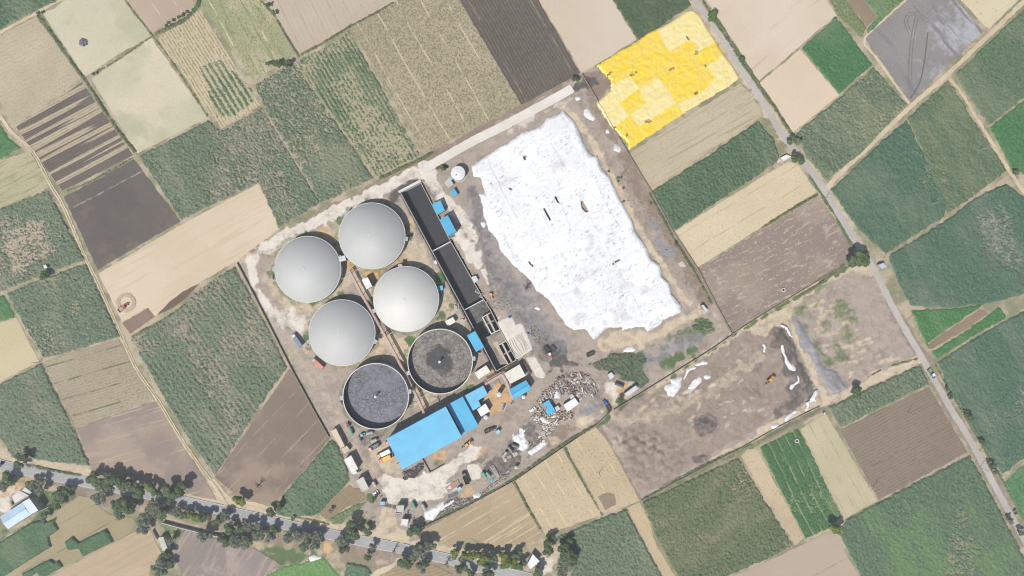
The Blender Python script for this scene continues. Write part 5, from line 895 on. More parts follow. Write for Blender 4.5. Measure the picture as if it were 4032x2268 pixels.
def building(label, c, pts, h, col, wall='w', kind='flat', name='building', cat='building', skylights=0, parapet=0, ridge=0.5, flip=False, vents=0):
    """pts: outline of the roof as seen, h: height of the roof"""
    rp = PS(c, pts, h); cx = sum(p[0] for p in rp)/len(rp); cy = sum(p[1] for p in rp)/len(rp)
    area = sum(rp[i][0]*rp[(i+1) % len(rp)][1]-rp[(i+1) % len(rp)][0]*rp[i][1] for i in range(len(rp)))
    if area < 0: rp = rp[::-1]
    t = thing(name, label, cat, (cx, cy, 0)); L = [(x-cx, y-cy) for x, y in rp]; n = len(L)
    ins = [(x*.97 if abs(x) > 5 else x-.12*(1 if x > 0 else -1), y*.97 if abs(y) > 5 else y-.12*(1 if y > 0 else -1)) for x, y in L]
    ang = quad_angle(L[:4] if n >= 4 else L+L[:1]); open_ = wall == 'b' and n == 4
    m = MB(); m.prism(ins, 0, h-.25); m.build('wall', WALLM[wall], t)
    mat = metal_roof('roof_sheet_%d_%d' % (col[0], round(ang*100)), col, ang) if kind != 'slab' else paint('slab_roof%d' % col[1], col, .85, .05, .35, dirt=.3)
    if kind == 'gable' and n == 4:
        e = max(range(4), key=lambda i: math.hypot(L[(i+1) % 4][0]-L[i][0], L[(i+1) % 4][1]-L[i][1]))
        a, b, c2, d = L[e], L[(e+1) % 4], L[(e+2) % 4], L[(e+3) % 4]; r0 = ((a[0]+d[0])/2, (a[1]+d[1])/2); r1 = ((b[0]+c2[0])/2, (b[1]+c2[1])/2); rz = h+ridge
        m = MB(); m.add([(*a, h-.2), (*b, h-.2), (*r1, rz-.2), (*r0, rz-.2), (*c2, h-.2), (*d, h-.2)]+[(*a, h), (*b, h), (*r1, rz), (*r0, rz), (*c2, h), (*d, h)],
                  [(6, 7, 8, 9), (9, 8, 10, 11), (3, 2, 1, 0), (5, 4, 2, 3), (0, 1, 7, 6), (4, 5, 11, 10), (1, 2, 8, 7), (2, 4, 10, 8), (3, 0, 6, 9), (5, 3, 9, 11)]); m.build('roof', mat, t)
        m = MB(); m.tube((*r0, rz+.02), (*r1, rz+.02), .22, n=6); m.build('ridge_cap', mat, t)
    elif kind == 'mono' and n == 4:
        m = MB(); zs = [h, h, h+ridge, h+ridge] if not flip else [h+ridge, h, h, h+ridge]
        m.add([(*p, z-.2) for p, z in zip(L, zs)]+[(*p, z) for p, z in zip(L, zs)], [(3, 2, 1, 0), (4, 5, 6, 7)]+[(i, (i+1) % 4, 4+(i+1) % 4, 4+i) for i in range(4)]); m.build('roof', mat, t)
    else:
        m = MB(); m.prism(L, h-.2, h); m.build('roof', mat, t)
    if parapet:
        m = MB()
        for i in range(n):
            a, b = L[i], L[(i+1) % n]; Ln = math.hypot(b[0]-a[0], b[1]-a[1]); m.box((a[0]+b[0])/2*.985, (a[1]+b[1])/2*.985, h+.002*i, Ln*.985, .28, parapet, math.atan2(b[1]-a[1], b[0]-a[0]))
        m.build('parapet', rimM, t)
    # door and windows on the two longest sides
    order = sorted(range(n), key=lambda i: -math.hypot(ins[(i+1) % n][0]-ins[i][0], ins[(i+1) % n][1]-ins[i][1]))[:2]
    for q, i in enumerate(order):
        a, b = ins[i], ins[(i+1) % n]; Ln = math.hypot(b[0]-a[0], b[1]-a[1]); ux, uy = (b[0]-a[0])/Ln, (b[1]-a[1])/Ln; nx, ny = uy, -ux; an = math.atan2(uy, ux)
        if q == 0:
            m = MB(); wd = min(1.1 if h < 5 else 3.2, Ln*.4); m.box(a[0]+ux*Ln*.3+nx*.03, a[1]+uy*Ln*.3+ny*.03, 0, wd, .1, min(2.1 if h < 5 else 3.4, h-.6), an); m.build('door', doorM, t)
        k = max(1, int(Ln/5))
        for j in range(k):
            s_ = (j+.7)/(k+.4)
            if q == 0 and abs(s_-.3) < .18: continue
            m = MB(); m.box(a[0]+ux*Ln*s_+nx*.03, a[1]+uy*Ln*s_+ny*.03, min(1.1, h*.35), min(1.2, Ln*.25), .08, min(1.1, h*.3), an); m.build('window', glass, t)
    return t
BL = (96, 192, 232); BL2 = (102, 190, 226); WH = (246, 246, 244); CR_ = (236, 230, 216)
building('largest building, long bright blue metal roof south of the open tanks', 'r', [(75, 1188), (925, 728), (1155, 1162), ('s', 972, 720)], 12, BL, 'b', 'mono', ridge=.01, cat='factory shed', name='factory_shed')
building('blue roofed shed one step lower, joined to the east end of the largest shed', 'r', [(940, 706), (1165, 585), (1392, 1005), (1165, 1130)], 7.5, BL, 'b', 'mono', ridge=.01, name='factory_shed', cat='factory shed')
building('small L shaped blue roofed shed above the orange apron', 'r', [(1178, 580), (1460, 428), (1525, 555), (1390, 640), (1425, 715), (1300, 797)], 5.4, BL, 'b', 'flat', name='factory_shed', cat='factory shed')
building('bright white roofed room at the corner of the orange apron', 'r', [(1368, 768), (1490, 685), (1555, 795), (1428, 870)], 5, WH, 'w', 'slab')
building('white roofed building between the scum tank and the pipe rack', 'r', [(1335, 245), (1500, 138), (1562, 232), (1392, 338)], 4.5, (244, 240, 228), 'w', 'slab')
building('large cream roofed building at the foot of the basin', 'r', [(1758, 255), (1978, 125), (2065, 290), (1848, 402)], 5.5, (238, 233, 218), 'w', 'slab')
building('blue gable roofed shed just below the cream roofed building', 'r', [(1828, 485), (2070, 352), (2148, 470), (1905, 632)], 6, BL, 'w', 'gable', ridge=.7)
building('blue ribbed roof shed on the west edge of the basin pits', 'q', [(502, 800), (618, 735), (748, 970), (632, 1035)], 6.5, BL, 'g', 'mono', ridge=.5)
building('small white roofed hut west of the basin near the scum tank', 'q', [(188, 598), (302, 538), (342, 605), (230, 672)], 4, (244, 242, 232), 'w', 'slab')
building('tiny blue roofed pump hut against the lightest dome', 'q', [(70, 105), (152, 85), (165, 150), (90, 168)], 3, BL2, 'g', 'mono', ridge=.3, name='pump_hut', cat='hut')
building('square blue roofed shed at the basin, the upper of two', 'f', [(1688, 497), (1772, 455), (1817, 553), (1740, 592)], 4.5, BL2, 'g', 'mono', ridge=.4)
building('tall blue roofed shed at the basin, the lower and larger of two', 'f', [(1763, 645), (1842, 597), (1924, 752), (1846, 792)], 7.5, BL2, 'b', 'mono', ridge=.4)
building('small pale grey roofed hut below the small round white tank', 'f', [(1808, 290), (1860, 240), (1900, 305), (1850, 340)], 3, (206, 206, 200), 'w', 'mono', ridge=.3, name='hut', cat='hut')
building('small blue roofed hut beside the weeds near the white tank', 'f', [(1862, 378), (1903, 340), (1940, 400), (1902, 425)], 3, BL2, 'w', 'mono', ridge=.3, name='hut', cat='hut')
building('tall bright white roofed room between the four domes', 'f', [(1025, 1212), (1080, 1187), (1125, 1275), (1070, 1303)], 6, (255, 255, 255), 'w', 'slab')
building('white canopy squeezed between the western and northern domes', 'f', [(803, 995), (862, 978), (877, 1025), (815, 1042)], 6.5, (232, 232, 232), 'g', 'flat', name='canopy', cat='canopy')
building('grey white box room on the east wall of the basin', 'f', [(2068, 1185), (2110, 1172), (2132, 1215), (2095, 1245)], 2.6, (222, 224, 224), 'w', 'slab', name='hut', cat='hut')
building('tiny white box on the west wall of the basin', 'f', [(1705, 1035), (1730, 1025), (1745, 1055), (1722, 1068)], 1.8, (232, 232, 232), 'w', 'slab', name='switch_box', cat='box')
building('long beige roofed block, northernmost of the row along the west wall', 's', [(150, 285), (210, 250), (312, 455), (262, 475)], 4, (226, 208, 186), 'w', 'slab')
building('small beige roofed room below the long beige block', 's', [(275, 485), (335, 450), (370, 500), (308, 540)], 3.2, (222, 206, 186), 'w', 'slab')
building('white roofed office in the row along the west wall', 's', [(300, 610), (385, 560), (465, 715), (385, 765)], 5, (246, 243, 232), 'w', 'slab', parapet=.2)
building('small white room stuck to the foot of the white office', 's', [(388, 758), (440, 735), (455, 762), (410, 777)], 3, (246, 246, 244), 'w', 'slab', name='hut', cat='hut')
building('grey white roofed office, southernmost of the row along the west wall', 's', [(442, 850), (520, 805), (585, 935), (510, 978)], 5, (214, 212, 200), 'w', 'slab', parapet=.2)
building('gatehouse with white parapet and flat grey roof beside the barred gate', 's', [(905, 1130), (990, 1130), (975, 1225), (890, 1215)], 4.5, (206, 206, 200), 'w', 'slab', parapet=.8, name='gatehouse', cat='gatehouse')
building('small white roofed guard room south of the gatehouse', 's', [(960, 1285), (1040, 1290), (1020, 1370), (948, 1360)], 3.5, (240, 238, 232), 'w', 'slab', parapet=.3)
building('light blue topped cabin left of the barred gate', 's', [(715, 1087), (770, 1085), (765, 1125), (718, 1127)], 2.8, (146, 198, 222), 'w', 'flat', name='cabin', cat='cabin')
building('torn blue roof shed in the scrap yard', 'u', [(470, 700), (580, 632), (680, 790), (575, 855), (535, 790), (560, 720)], 3.5, BL, 'g', 'flat', name='scrap_shed', cat='shed')
building('white sheet roofed shed in the scrap yard', 'u', [(790, 705), (955, 600), (1012, 685), (850, 805)], 3.5, (245, 242, 238), 'g', 'flat', name='scrap_shed', cat='shed')
building('small grey roof joined to the white scrap yard shed', 'u', [(875, 565), (920, 545), (955, 595), (895, 625)], 2.8, (190, 194, 196), 'g', 'flat', name='scrap_shed', cat='shed')
building('square grey roof hut right of the torn blue roof', 'u', [(662, 745), (712, 710), (748, 760), (695, 800)], 2.6, (198, 200, 204), 'g', 'flat', name='scrap_shed', cat='shed')
building('long ribbed white grey roof shed beside the yard wall', 'k', [(1105, 845), (1215, 765), (1238, 800), (1130, 875)], 3.5, (220, 220, 222), 'g', 'mono', ridge=.4, name='shed', cat='shed')
building('little grey white hut at the corner of the stockpile yard', 'k', [(1835, 8), (1858, 0), (1900, 50), (1880, 65)], 3, (215, 220, 222), 'w', 'mono', ridge=.3, name='hut', cat='hut')
building('patched white tin shack in the weedy ground', 'k', [(945, 665), (985, 640), (1012, 680), (975, 715)], 2.4, (224, 226, 226), 'g', 'flat', name='shack', cat='shack')
building('light blue cube cabin on the south lane of the plant', 'r', [(1630, 1085), (1680, 1052), (1702, 1090), (1655, 1125)], 2.8, (150, 206, 228), 'b', 'flat', name='cabin', cat='cabin')
building('light blue roofed weighbridge cabin near the dumper truck', 't', [(355, 810), (405, 780), (430, 815), (375, 850)], 2.8, (140, 204, 236), 'w', 'flat', name='cabin', cat='cabin')
building('farm shed with long pale blue metal roof at the left edge', 'm', [(0, 855), (230, 705), (305, 835), (80, 978)], 6, (196, 220, 238), 'w', 'gable', ridge=.8, name='farm_shed', cat='shed')
building('farm shed with mottled pale roof joined to the blue roofed farm shed', 'm', [(230, 705), (300, 665), (385, 790), (305, 835)], 6.4, (212, 222, 234), 'w', 'mono', ridge=.5, name='farm_shed', cat='shed')
building('cream roofed farm house above the blue roofed farm shed', 'm', [(120, 650), (200, 590), (290, 640), (150, 720)], 4.5, (228, 222, 216), 'w', 'slab', name='farm_house', cat='house')
building('light grey roofed farm room partly under the trees', 'm', [(215, 590), (250, 555), (320, 610), (300, 625)], 4, (214, 218, 210), 'w', 'slab', name='farm_house', cat='house')
building('narrow flat roofed grey green shed at the field corner south of the highway', 'm', [(1588, 1065), (1640, 1055), (1690, 1190), (1640, 1215)], 4, (204, 208, 192), 'w', 'slab', name='shed', cat='shed')
building('white roofed house half under trees at the bottom edge', 'o', [(195, 1330), (250, 1230), (318, 1300), (225, 1380)], 4.5, (246, 246, 246), 'w', 'slab', name='house', cat='house')
building('grey tin hut beside the big road tree', 'h', [(1110, 1065), (1160, 1050), (1190, 1090), (1135, 1108)], 3, (196, 204, 206), 'w', 'mono', ridge=.3, name='hut', cat='hut')
building('white hut by the road crossing with dusty ground round it', 'h', [(175, 50), (235, 20), (280, 40), (205, 85)], 2.6, (240, 236, 230), 'w', 'slab', name='hut', cat='hut')
building('tiny white pump hut among the cane on the left', 'e', [(410, 1078), (435, 1070), (450, 1095), (425, 1107)], 2.6, (236, 232, 226), 'w', 'slab', name='pump_hut', cat='hut')
building('tiny white pump hut at the head of the dark green plot', 'l', [(587, 1028), (600, 1024), (604, 1042), (590, 1046)], 2, (236, 232, 226), 'w', 'slab', name='pump_hut', cat='hut')
# weighbridge
x, y = P('t', 303, 773); t = thing('weighbridge', 'brown weighbridge deck set in the pale lane', 'weighbridge', (x, y, 0), math.atan2(110, 180))
m = MB(); m.box(0, 0, .25, 9.0, 3.0, .25); m.build('deck', paint('rust_deck', (186, 150, 132), .8, .08), t)
for s_ in (-1, 1): m = MB(); m.box(0, s_*1.65, .1, 9.4, .25, .6); m.build('kerb', concM, t)
# deteriorated roof-high yard walls
brick = paint('wall_brick', (176, 162, 148), .95, .15, .8)
def bwall(label, c, pts, h=1.5, th=.3, mat=None):
    p = PS(c, pts); x0, y0 = p[0]; m = MB()
    for i, (a, b) in enumerate(zip(p[:-1], p[1:])):
        L = math.hypot(b[0]-a[0], b[1]-a[1]); an = math.atan2(b[1]-a[1], b[0]-a[0]); m.box((a[0]+b[0])/2-x0, (a[1]+b[1])/2-y0, -.3, L+th*.9, th, h+.3+.01*(i % 2), an)
    t = thing('boundary_wall', label, 'wall', (x0, y0, 0)); m.build('masonry', mat or brick, t)
    m = MB()
    for a, b in zip(p[:-1], p[1:]):
        L = math.hypot(b[0]-a[0], b[1]-a[1]); an = math.atan2(b[1]-a[1], b[0]-a[0]); n = max(1, int(L/3.2))
        for i in range(n): x = a[0]+(b[0]-a[0])*i/n; y = a[1]+(b[1]-a[1])*i/n; m.box(x-x0, y-y0, -.3, .5, .5, h+.45, an)
    m.build('pillars', mat or brick, t); return t
bwall('long west boundary wall of the plant beside the cane and the brown triangle', 'D', [(598, 662), (640, 742), (680, 820), (733, 925), (790, 1030), (828, 1098)])
bwall('south boundary wall of the plant with weeds at its foot', 'D', [(1062, 1326), (1180, 1270), (1298, 1206), (1420, 1122), (1500, 1068), (1532, 1038)])
bwall('wall between the weedy ground and the mud yard', 'D', [(1545, 1030), (1600, 996), (1690, 940), (1780, 884), (1840, 843)])
bwall('east wall running down from the yellow cover to the mud yard corner', 'D', [(1464, 188), (1500, 250), (1582, 390), (1636, 480), (1694, 585), (1756, 680), (1800, 765), (1840, 840)], 1.6)
bwall('wall running below the brown fallow field to the big tree', 'D', [(1842, 840), (1920, 790), (2010, 735), (2100, 680)], 1.0)
bwall('dusty wall at the south side of the mud yard', 'D', [(1614, 1258), (1700, 1212), (1850, 1134), (1960, 1072), (2060, 1022)], .9)
bwall('white wall south of the highway with a gate pillar', 'm', [(1650, 905), (1800, 945), (1980, 990), (2120, 1025), (2350, 1060)], 2.6, .3, rimM)
bwall('low wall round the weedy pit beside the largest shed', 's', [(1200, 600), (1285, 750), (1449, 660)], 1.3, .35)
bwall('wall by the big farm shed yard', 'm', [(300, 630), (400, 800), (520, 740)], 2.2, .3, WALLM['w'])
bwall('wall of the flat roofed field shed', 'm', [(1545, 985), (1590, 1070)], 2.0, .3, WALLM['w'])
# ================================================================ TREES
def leafmat(name, a, b):
    t = NT(name); t.b.inputs['Roughness'].default_value = .7; t.b.inputs['Specular IOR Level'].default_value = .2; oi = t.n('ObjectInfo')
    c = t.mix(t.ramp(t.noise(t.pos(), .7, 3, .7), .35, .65), A(a), A(b)); c = t.mix(t.math('MULTIPLY', oi.outputs['Random'], .7), c, A((a[0]*.9+22, a[1]*.95+8, a[2]*.9+8))); return t.out(c)
bark = paint('bark', (110, 96, 82), .95, .15, 2)
TK = {'d': ('broad leaved tree', leafmat('leaf_dark', (86, 110, 82), (122, 142, 106)), 1.3, 'dark green'), 'g': ('loose crowned tree', leafmat('leaf_grey', (110, 124, 108), (146, 154, 134)), .85, 'grey green'),
      'y': ('leafy tree', leafmat('leaf_yellow', (108, 130, 74), (154, 166, 98)), 1.2, 'yellowish green'), 'b': ('rounded tree', leafmat('leaf_bright', (84, 122, 66), (112, 150, 84)), 1.1, 'bright green')}
def crown_mesh(kind, mat, dens, seed, Rr=3.6):
    rr = random.Random(seed); v = []; f = []; lobes = []
    for i in range(11 if kind != 'g' else 13):
        a = rr.uniform(0, 6.28); d = Rr*rr.uniform(.15, .78); lobes.append((d*math.cos(a), d*math.sin(a), rr.uniform(-.28, .42)*Rr, Rr*rr.uniform(.24, .42)))
    lobes.append((0, 0, .25*Rr, Rr*.45)); n = int(1700*dens)
    for i in range(n):
        lx, ly, lz, lr = rr.choice(lobes); th = rr.uniform(0, 6.28); cz = rr.uniform(-.7, 1); s_ = math.sqrt(1-cz*cz); r = lr*rr.uniform(.62, 1.12)
        c = Vector((lx+r*s_*math.cos(th), ly+r*s_*math.sin(th), lz+r*cz*.8)); q = rr.uniform(.2, .46)
        nrm = Vector((s_*math.cos(th)+rr.uniform(-.6, .6), s_*math.sin(th)+rr.uniform(-.6, .6), cz+rr.uniform(-.3, .9))).normalized()
        u = nrm.orthogonal().normalized(); w2 = nrm.cross(u); an = rr.uniform(0, 3.14); U = u*math.cos(an)+w2*math.sin(an); W = nrm.cross(U)
        k = len(v); v += [tuple(c+U*q*1.2), tuple(c+W*q*.7), tuple(c-U*q*1.1), tuple(c-W*q*.7-nrm*q*.25)]; f.append((k, k+1, k+2, k+3))
    me = bpy.data.meshes.new('crown'); me.from_pydata(v, [], f); me.materials.append(mat); return me, lobes
def trunk_mesh(lobes, hc, bare=False, seed=0):
    m = MB(); rr = random.Random(seed); m.tube((0, 0, -.2), (.15, .1, hc*.55), .32, .22, 8)
    for lx, ly, lz, lr in lobes:
        a = Vector((.15, .1, hc*rr.uniform(.4, .56))); b = Vector((lx, ly, hc+lz)); mid = a.lerp(b, .55)+Vector((0, 0, -.3)); m.tube(a, mid, .15, .1, 6, 0, False); m.tube(mid, b, .1, .03, 6, 0, False)
        if bare:
            for k in range(7): e = b.lerp(mid, rr.uniform(0, .7)); m.tube(e, e+Vector((rr.uniform(-1.2, 1.2), rr.uniform(-1.2, 1.2), rr.uniform(-.1, 1))), .05, .015, 4, 0, False)
    me = bpy.data.meshes.new('trunk'); me.from_pydata(m.v, [], m.f); me.materials.append(bark); return me
PROTO = {}
for kd in TK:
    for j in range(3):
        cm, lb = crown_mesh(kd, TK[kd][1], TK[kd][2], 100+j*7+ord(kd)); PROTO[kd, j] = (cm, trunk_mesh(lb, 5.2, False, j))
_, lbB = crown_mesh('d', TK['d'][1], .02, 5, 3.2); PROTO['x', 0] = (None, trunk_mesh(lbB, 4.6, True, 2))
ORD = ['first', 'second', 'third', 'fourth', 'fifth', 'sixth', 'seventh', 'eighth', 'ninth', 'tenth', 'eleventh', 'twelfth']
def tree(c, u, v, r, kd, label, group=None):
    k = {'m': 2.551, 'n': 2.551, 'o': 2.551, 'p': 2.496}.get(c, 2.415); R_ = r/k*S*1.06; sc = R_/3.6; hc = 5.2*sc**.6
    x, y = P(c, u, v, hc+R_*.3); t = thing('tree' if kd != 'x' else 'bare_tree', label, 'tree', (x, y, 0), random.uniform(0, 6.28), group)
    cm, tm = PROTO[kd, random.randrange(3) if kd != 'x' else 0]
    o = link('trunk', None); bpy.data.objects.remove(o); o = bpy.data.objects.new('trunk', tm); C.objects.link(o); o.parent = t; o.scale = (sc, sc, hc/5.2)
    if cm: o = bpy.data.objects.new('crown', cm); C.objects.link(o); o.parent = t; o.location = (0, 0, hc); o.scale = (sc, sc, sc*random.uniform(.85, 1.0))
    return t
def row(desc, group, items):
    items = sorted(items, key=lambda i: CR[i[0]][0]+i[1]/CR[i[0]][2])
    for i, (c, u, v, r, kd) in enumerate(items):
        q = sum(1 for z in items if z[4] == kd); w_ = {'d': 'dark green', 'g': 'grey green', 'y': 'yellowish green', 'b': 'bright green', 'x': 'bare'}[kd]
        pos = ORD[i]+' from left'
        tree(c, u, v, r, kd, '%s tree, %s %s' % (w_, pos, desc), group if len(items) > 1 else None)
row('in the clump on the highway north edge', 'trees along the north edge of the highway', [('m', 910, 470, 62, 'd'), ('m', 965, 525, 80, 'd'), ('m', 1075, 480, 78, 'd'), ('m', 1185, 500, 82, 'd'), ('m', 1090, 560, 55, 'd'), ('m', 1290, 535, 80, 'd'), ('m', 1385, 590, 78, 'd'), ('m', 1230, 570, 50, 'g')])
row('in the right half of the north highway clump', 'trees along the north edge of the highway', [('m', 1495, 560, 58, 'y'), ('m', 1545, 615, 62, 'd'), ('m', 1680, 610, 80, 'd'), ('m', 1790, 585, 82, 'd'), ('m', 1700, 690, 48, 'd')])
row('by the farm sheds south of the highway', 'trees round the farm', [('m', 55, 470, 68, 'd'), ('m', 20, 545, 58, 'g'), ('m', 300, 535, 58, 'g'), ('m', 385, 600, 55, 'g'), ('m', 400, 500, 50, 'g'), ('m', 595, 650, 82, 'd'), ('m', 560, 735, 52, 'd'), ('m', 690, 575, 50, 'd'), ('m', 125, 715, 18, 'd')])
row('between the farm fields and the highway', 'trees between the farm fields and the highway', [('m', 980, 680, 65, 'g'), ('m', 1185, 720, 80, 'd'), ('m', 1260, 775, 75, 'd'), ('m', 1180, 840, 55, 'd'), ('m', 1330, 730, 40, 'd'), ('m', 430, 850, 48, 'd')])
row('in the shady clump around the field gate track', 'trees round the field gate track', [('m', 1550, 760, 80, 'g'), ('m', 1620, 830, 65, 'd'), ('m', 1440, 905, 78, 'g'), ('m', 1420, 985, 62, 'g'), ('m', 1510, 860, 55, 'g')])
row('in the row above the white wall', 'trees above the white wall', [('m', 1760, 815, 52, 'g'), ('m', 1850, 840, 58, 'd'), ('m', 1950, 865, 60, 'y'), ('m', 2050, 860, 62, 'd'), ('m', 2185, 895, 60, 'd'), ('m', 2260, 860, 52, 'g'), ('m', 2300, 975, 62, 'd'), ('m', 2400, 985, 55, 'd'), ('m', 2480, 950, 60, 'g')])
row('in the scrub below the white wall', 'trees below the white wall', [('m', 2050, 1050, 70, 'g'), ('m', 2245, 1090, 68, 'd'), ('m', 2340, 1110, 65, 'g'), ('m', 2450, 1110, 75, 'g'), ('m', 1700, 1105, 45, 'g')])
row('at the edge of the sandy field at the bottom', 'trees at the sandy field edge', [('m', 1660, 1235, 52, 'd'), ('m', 1600, 1310, 58, 'g'), ('m', 1620, 1400, 62, 'g'), ('m', 1535, 1370, 35, 'g'), ('m', 1700, 1340, 42, 'd')])
row('south of the highway left of the draped sheet', 'trees south of the middle of the highway', [('n', 30, 965, 52, 'g'), ('n', 150, 1065, 58, 'g'), ('n', 35, 1050, 60, 'g'), ('n', 195, 985, 45, 'd'), ('n', 340, 1060, 62, 'g'), ('n', 460, 1060, 70, 'g'), ('n', 550, 1050, 68, 'g'), ('n', 500, 1150, 60, 'd'), ('n', 600, 1150, 55, 'g'), ('n', 650, 1060, 50, 'g')])
row('south of the highway opposite the plant entrance', 'trees opposite the plant entrance', [('n', 865, 1100, 62, 'g'), ('n', 900, 1180, 52, 'd'), ('n', 1140, 1265, 38, 'd'), ('n', 1190, 1160, 42, 'g')])
row('beside the dusty plant entrance', 'trees beside the plant entrance', [('n', 970, 990, 85, 'd'), ('n', 1000, 1045, 60, 'd'), ('n', 1130, 1010, 48, 'd'), ('n', 1610, 1000, 62, 'd'), ('n', 1650, 1030, 32, 'y'), ('n', 1570, 1020, 40, 'd')])
row('overhanging the highway right of the entrance', 'trees overhanging the highway', [('n', 1680, 1180, 88, 'g'), ('n', 1770, 1150, 65, 'g'), ('n', 1640, 1230, 55, 'g'), ('n', 1510, 1330, 78, 'd'), ('n', 1580, 1290, 60, 'g'), ('n', 1680, 1370, 65, 'g'), ('n', 1730, 1320, 45, 'd')])
row('in the yellow tinged row north of the highway', 'yellow tinged trees north of the highway', [('n', 2020, 1235, 55, 'y'), ('n', 2120, 1250, 60, 'y'), ('n', 2205, 1250, 58, 'y'), ('n', 2300, 1285, 70, 'y'), ('n', 2395, 1285, 58, 'd'), ('n', 2335, 1350, 50, 'd'), ('n', 2515, 1270, 58, 'y'), ('n', 2515, 1350, 50, 'd')])
row('south of the highway at the bottom edge', 'trees at the bottom edge', [('n', 2080, 1375, 60, 'd'), ('n', 2180, 1440, 50, 'd'), ('n', 2350, 1430, 60, 'd')])
row('around the white house at the bottom edge', 'trees round the white house', [('o', 40, 1335, 68, 'y'), ('o', 125, 1355, 60, 'd'), ('o', 90, 1250, 55, 'd'), ('o', 400, 1170, 75, 'd'), ('o', 430, 1090, 50, 'd'), ('o', 600, 1220, 90, 'd'), ('o', 575, 1330, 82, 'g'), ('o', 665, 1290, 62, 'd'), ('o', 600, 1130, 55, 'd'), ('o', 540, 1420, 65, 'g'), ('o', 300, 1420, 60, 'd')])
row('at the foot of the crop corner by the highway', 'trees at the crop corner by the highway', [('n', 165, 815, 50, 'd'), ('n', 250, 760, 45, 'd'), ('n', 390, 880, 24, 'g'), ('n', 770, 800, 25, 'g')])
for c, u, v, r, kd, lb in (('m', 205, 270, 62, 'd', 'tall dark tree alone on the north highway edge at the far left'), ('m', 175, 335, 45, 'd', 'lower dark tree joined to the tall one at the far left highway edge'),
    ('m', 2400, 700, 62, 'y', 'thin yellowish tree at the foot of the brown triangle field'), ('n', 30, 545, 52, 'x', 'leafless dark tree alone in the brown triangle field'),
    ('n', 1400, 1210, 48, 'x', 'leafless tree on the south highway verge near the entrance'), ('n', 1935, 1340, 52, 'x', 'leafless tree south of the highway near the bottom edge'),
    ('q', 1350, 120, 62, 'x', 'leafless fallen looking tree beside the white cover'), ('p', 745, 965, 68, 'y', 'round olive tree at the corner of the dark green plot'),
    ('h', 942, 1020, 104, 'd', 'big dense green tree standing over the narrow road'), ('h', 350, 55, 62, 'd', 'dark tree beside the white hut at the road crossing'),
    ('d', 290, 1335, 45, 'd', 'dark roadside tree just above the white hut crossing, left of a pair'), ('d', 355, 1345, 42, 'g', 'hazy roadside tree just above the white hut crossing, right of a pair'),
    ('c', 1955, 138, 56, 'b', 'bright green round tree beside the road at the top'), ('c', 2230, 562, 30, 'd', 'small round tree on the verge right of the yellow cover'),
    ('c', 640, 745, 36, 'd', 'small dark tree at the end of the concrete road'), ('b', 315, 590, 38, 'd', 'round dark tree at the north tip of the middle cane crop'),
    ('b', 215, 605, 42, 'd', 'dark twin crowned tree at the foot of the pale green field'), ('b', 130, 600, 25, 'd', 'small dark tree left of the twin crowned tree'),
    ('b', 130, 40, 24, 'd', 'small tree on the hedge at the top edge'), ('b', 185, 112, 22, 'd', 'small tree lower on the hedge at the top'), ('e', 400, 1168, 46, 'b', 'bright green tree beside the tiny pump hut on the left'),
    ('a', 362, 118, 20, 'd', 'small dark bush tree at the start of the weedy ditch'), ('a', 890, 700, 16, 'd', 'small brown bush at the end of the thin hedge'), ('l', 915, 820, 52, 'd', 'dark feathery tree on the dirt road east of the gravel strip'),
    ('l', 905, 870, 42, 'd', 'shorter dark tree just below the feathery one on the dirt road'), ('l', 1985, 1070, 45, 'd', 'dark hazy tree east of the road near the brown field'), ('l', 2110, 1310, 30, 'd', 'small dark tree east of the road, lower right'), ('l', 1805, 880, 24, 'd', 'small tree on the road verge below the bend'),
    ('l', 1770, 805, 20, 'd', 'smallest tree on the road verge above another'), ('p', 2270, 330, 38, 'd', 'dark tree east of the road at the lower right'), ('p', 2300, 400, 28, 'd', 'lower small tree east of the road at the lower right'), ('p', 2450, 880, 34, 'g', 'hazy tree overhanging the road near the bottom right corner'),
    ('p', 2500, 800, 18, 'd', 'tiny round bush right of the road at the lower right'), ('h', 2430, 190, 30, 'g', 'grey round tree at the right edge by the side track'), ('f', 1800, 150, 28, 'd', 'dark small tree beside the round white tank'), ('g', 1600, 870, 18, 'd', 'green bush on the wall east of the white cover'),
    ('p', 2560, 1000, 36, 'd', 'dark tree at the right edge beside the road'), ('k', 1070, 910, 30, 'd', 'low green bush in the wall corner near the ribbed shed'), ('s', 640, 1060, 30, 'd', 'dark bush by the light blue topped cabin')):
    tree(c, u, v, r, kd, lb)
# small bushes
bm_ = {k: crown_mesh(k, TK[k][1], .10, 50+ord(k), 1.0)[0] for k in 'dg'}
def bush(c, u, v, r, lb, k='d', group=None):
    x, y = P(c, u, v, .5); o = bpy.data.objects.new('bush', bm_[k]); C.objects.link(o); s_ = r/CR[c][2]*S; o.location = (x, y, s_*.5); o.scale = (s_, s_, s_); o.rotation_euler = (0, 0, random.uniform(0, 6)); tag(o, lb, 'bush', group)
hb = [(1780, 110), (1745, 135), (1700, 160), (1650, 190), (1630, 235), (1580, 245), (1740, 100+45), (1835, 95), (1600, 215)]
for i, (u, v) in enumerate(sorted(hb)): bush('a', u, v, 16, '%s round bush from the left in the planted row above the striped field' % ORD[i], 'd', 'planted bush row')
gb = [(1050, 240), (1050, 275), (1080, 240), (1098, 337), (960, 180), (1100, 465), (1360, 480), (1600, 865)]
for i, (u, v) in enumerate(sorted(gb)): bush('g', u, v, 13, '%s bush from the left on the bare strip east of the white cover' % ORD[i], 'd', 'bushes east of the white cover')

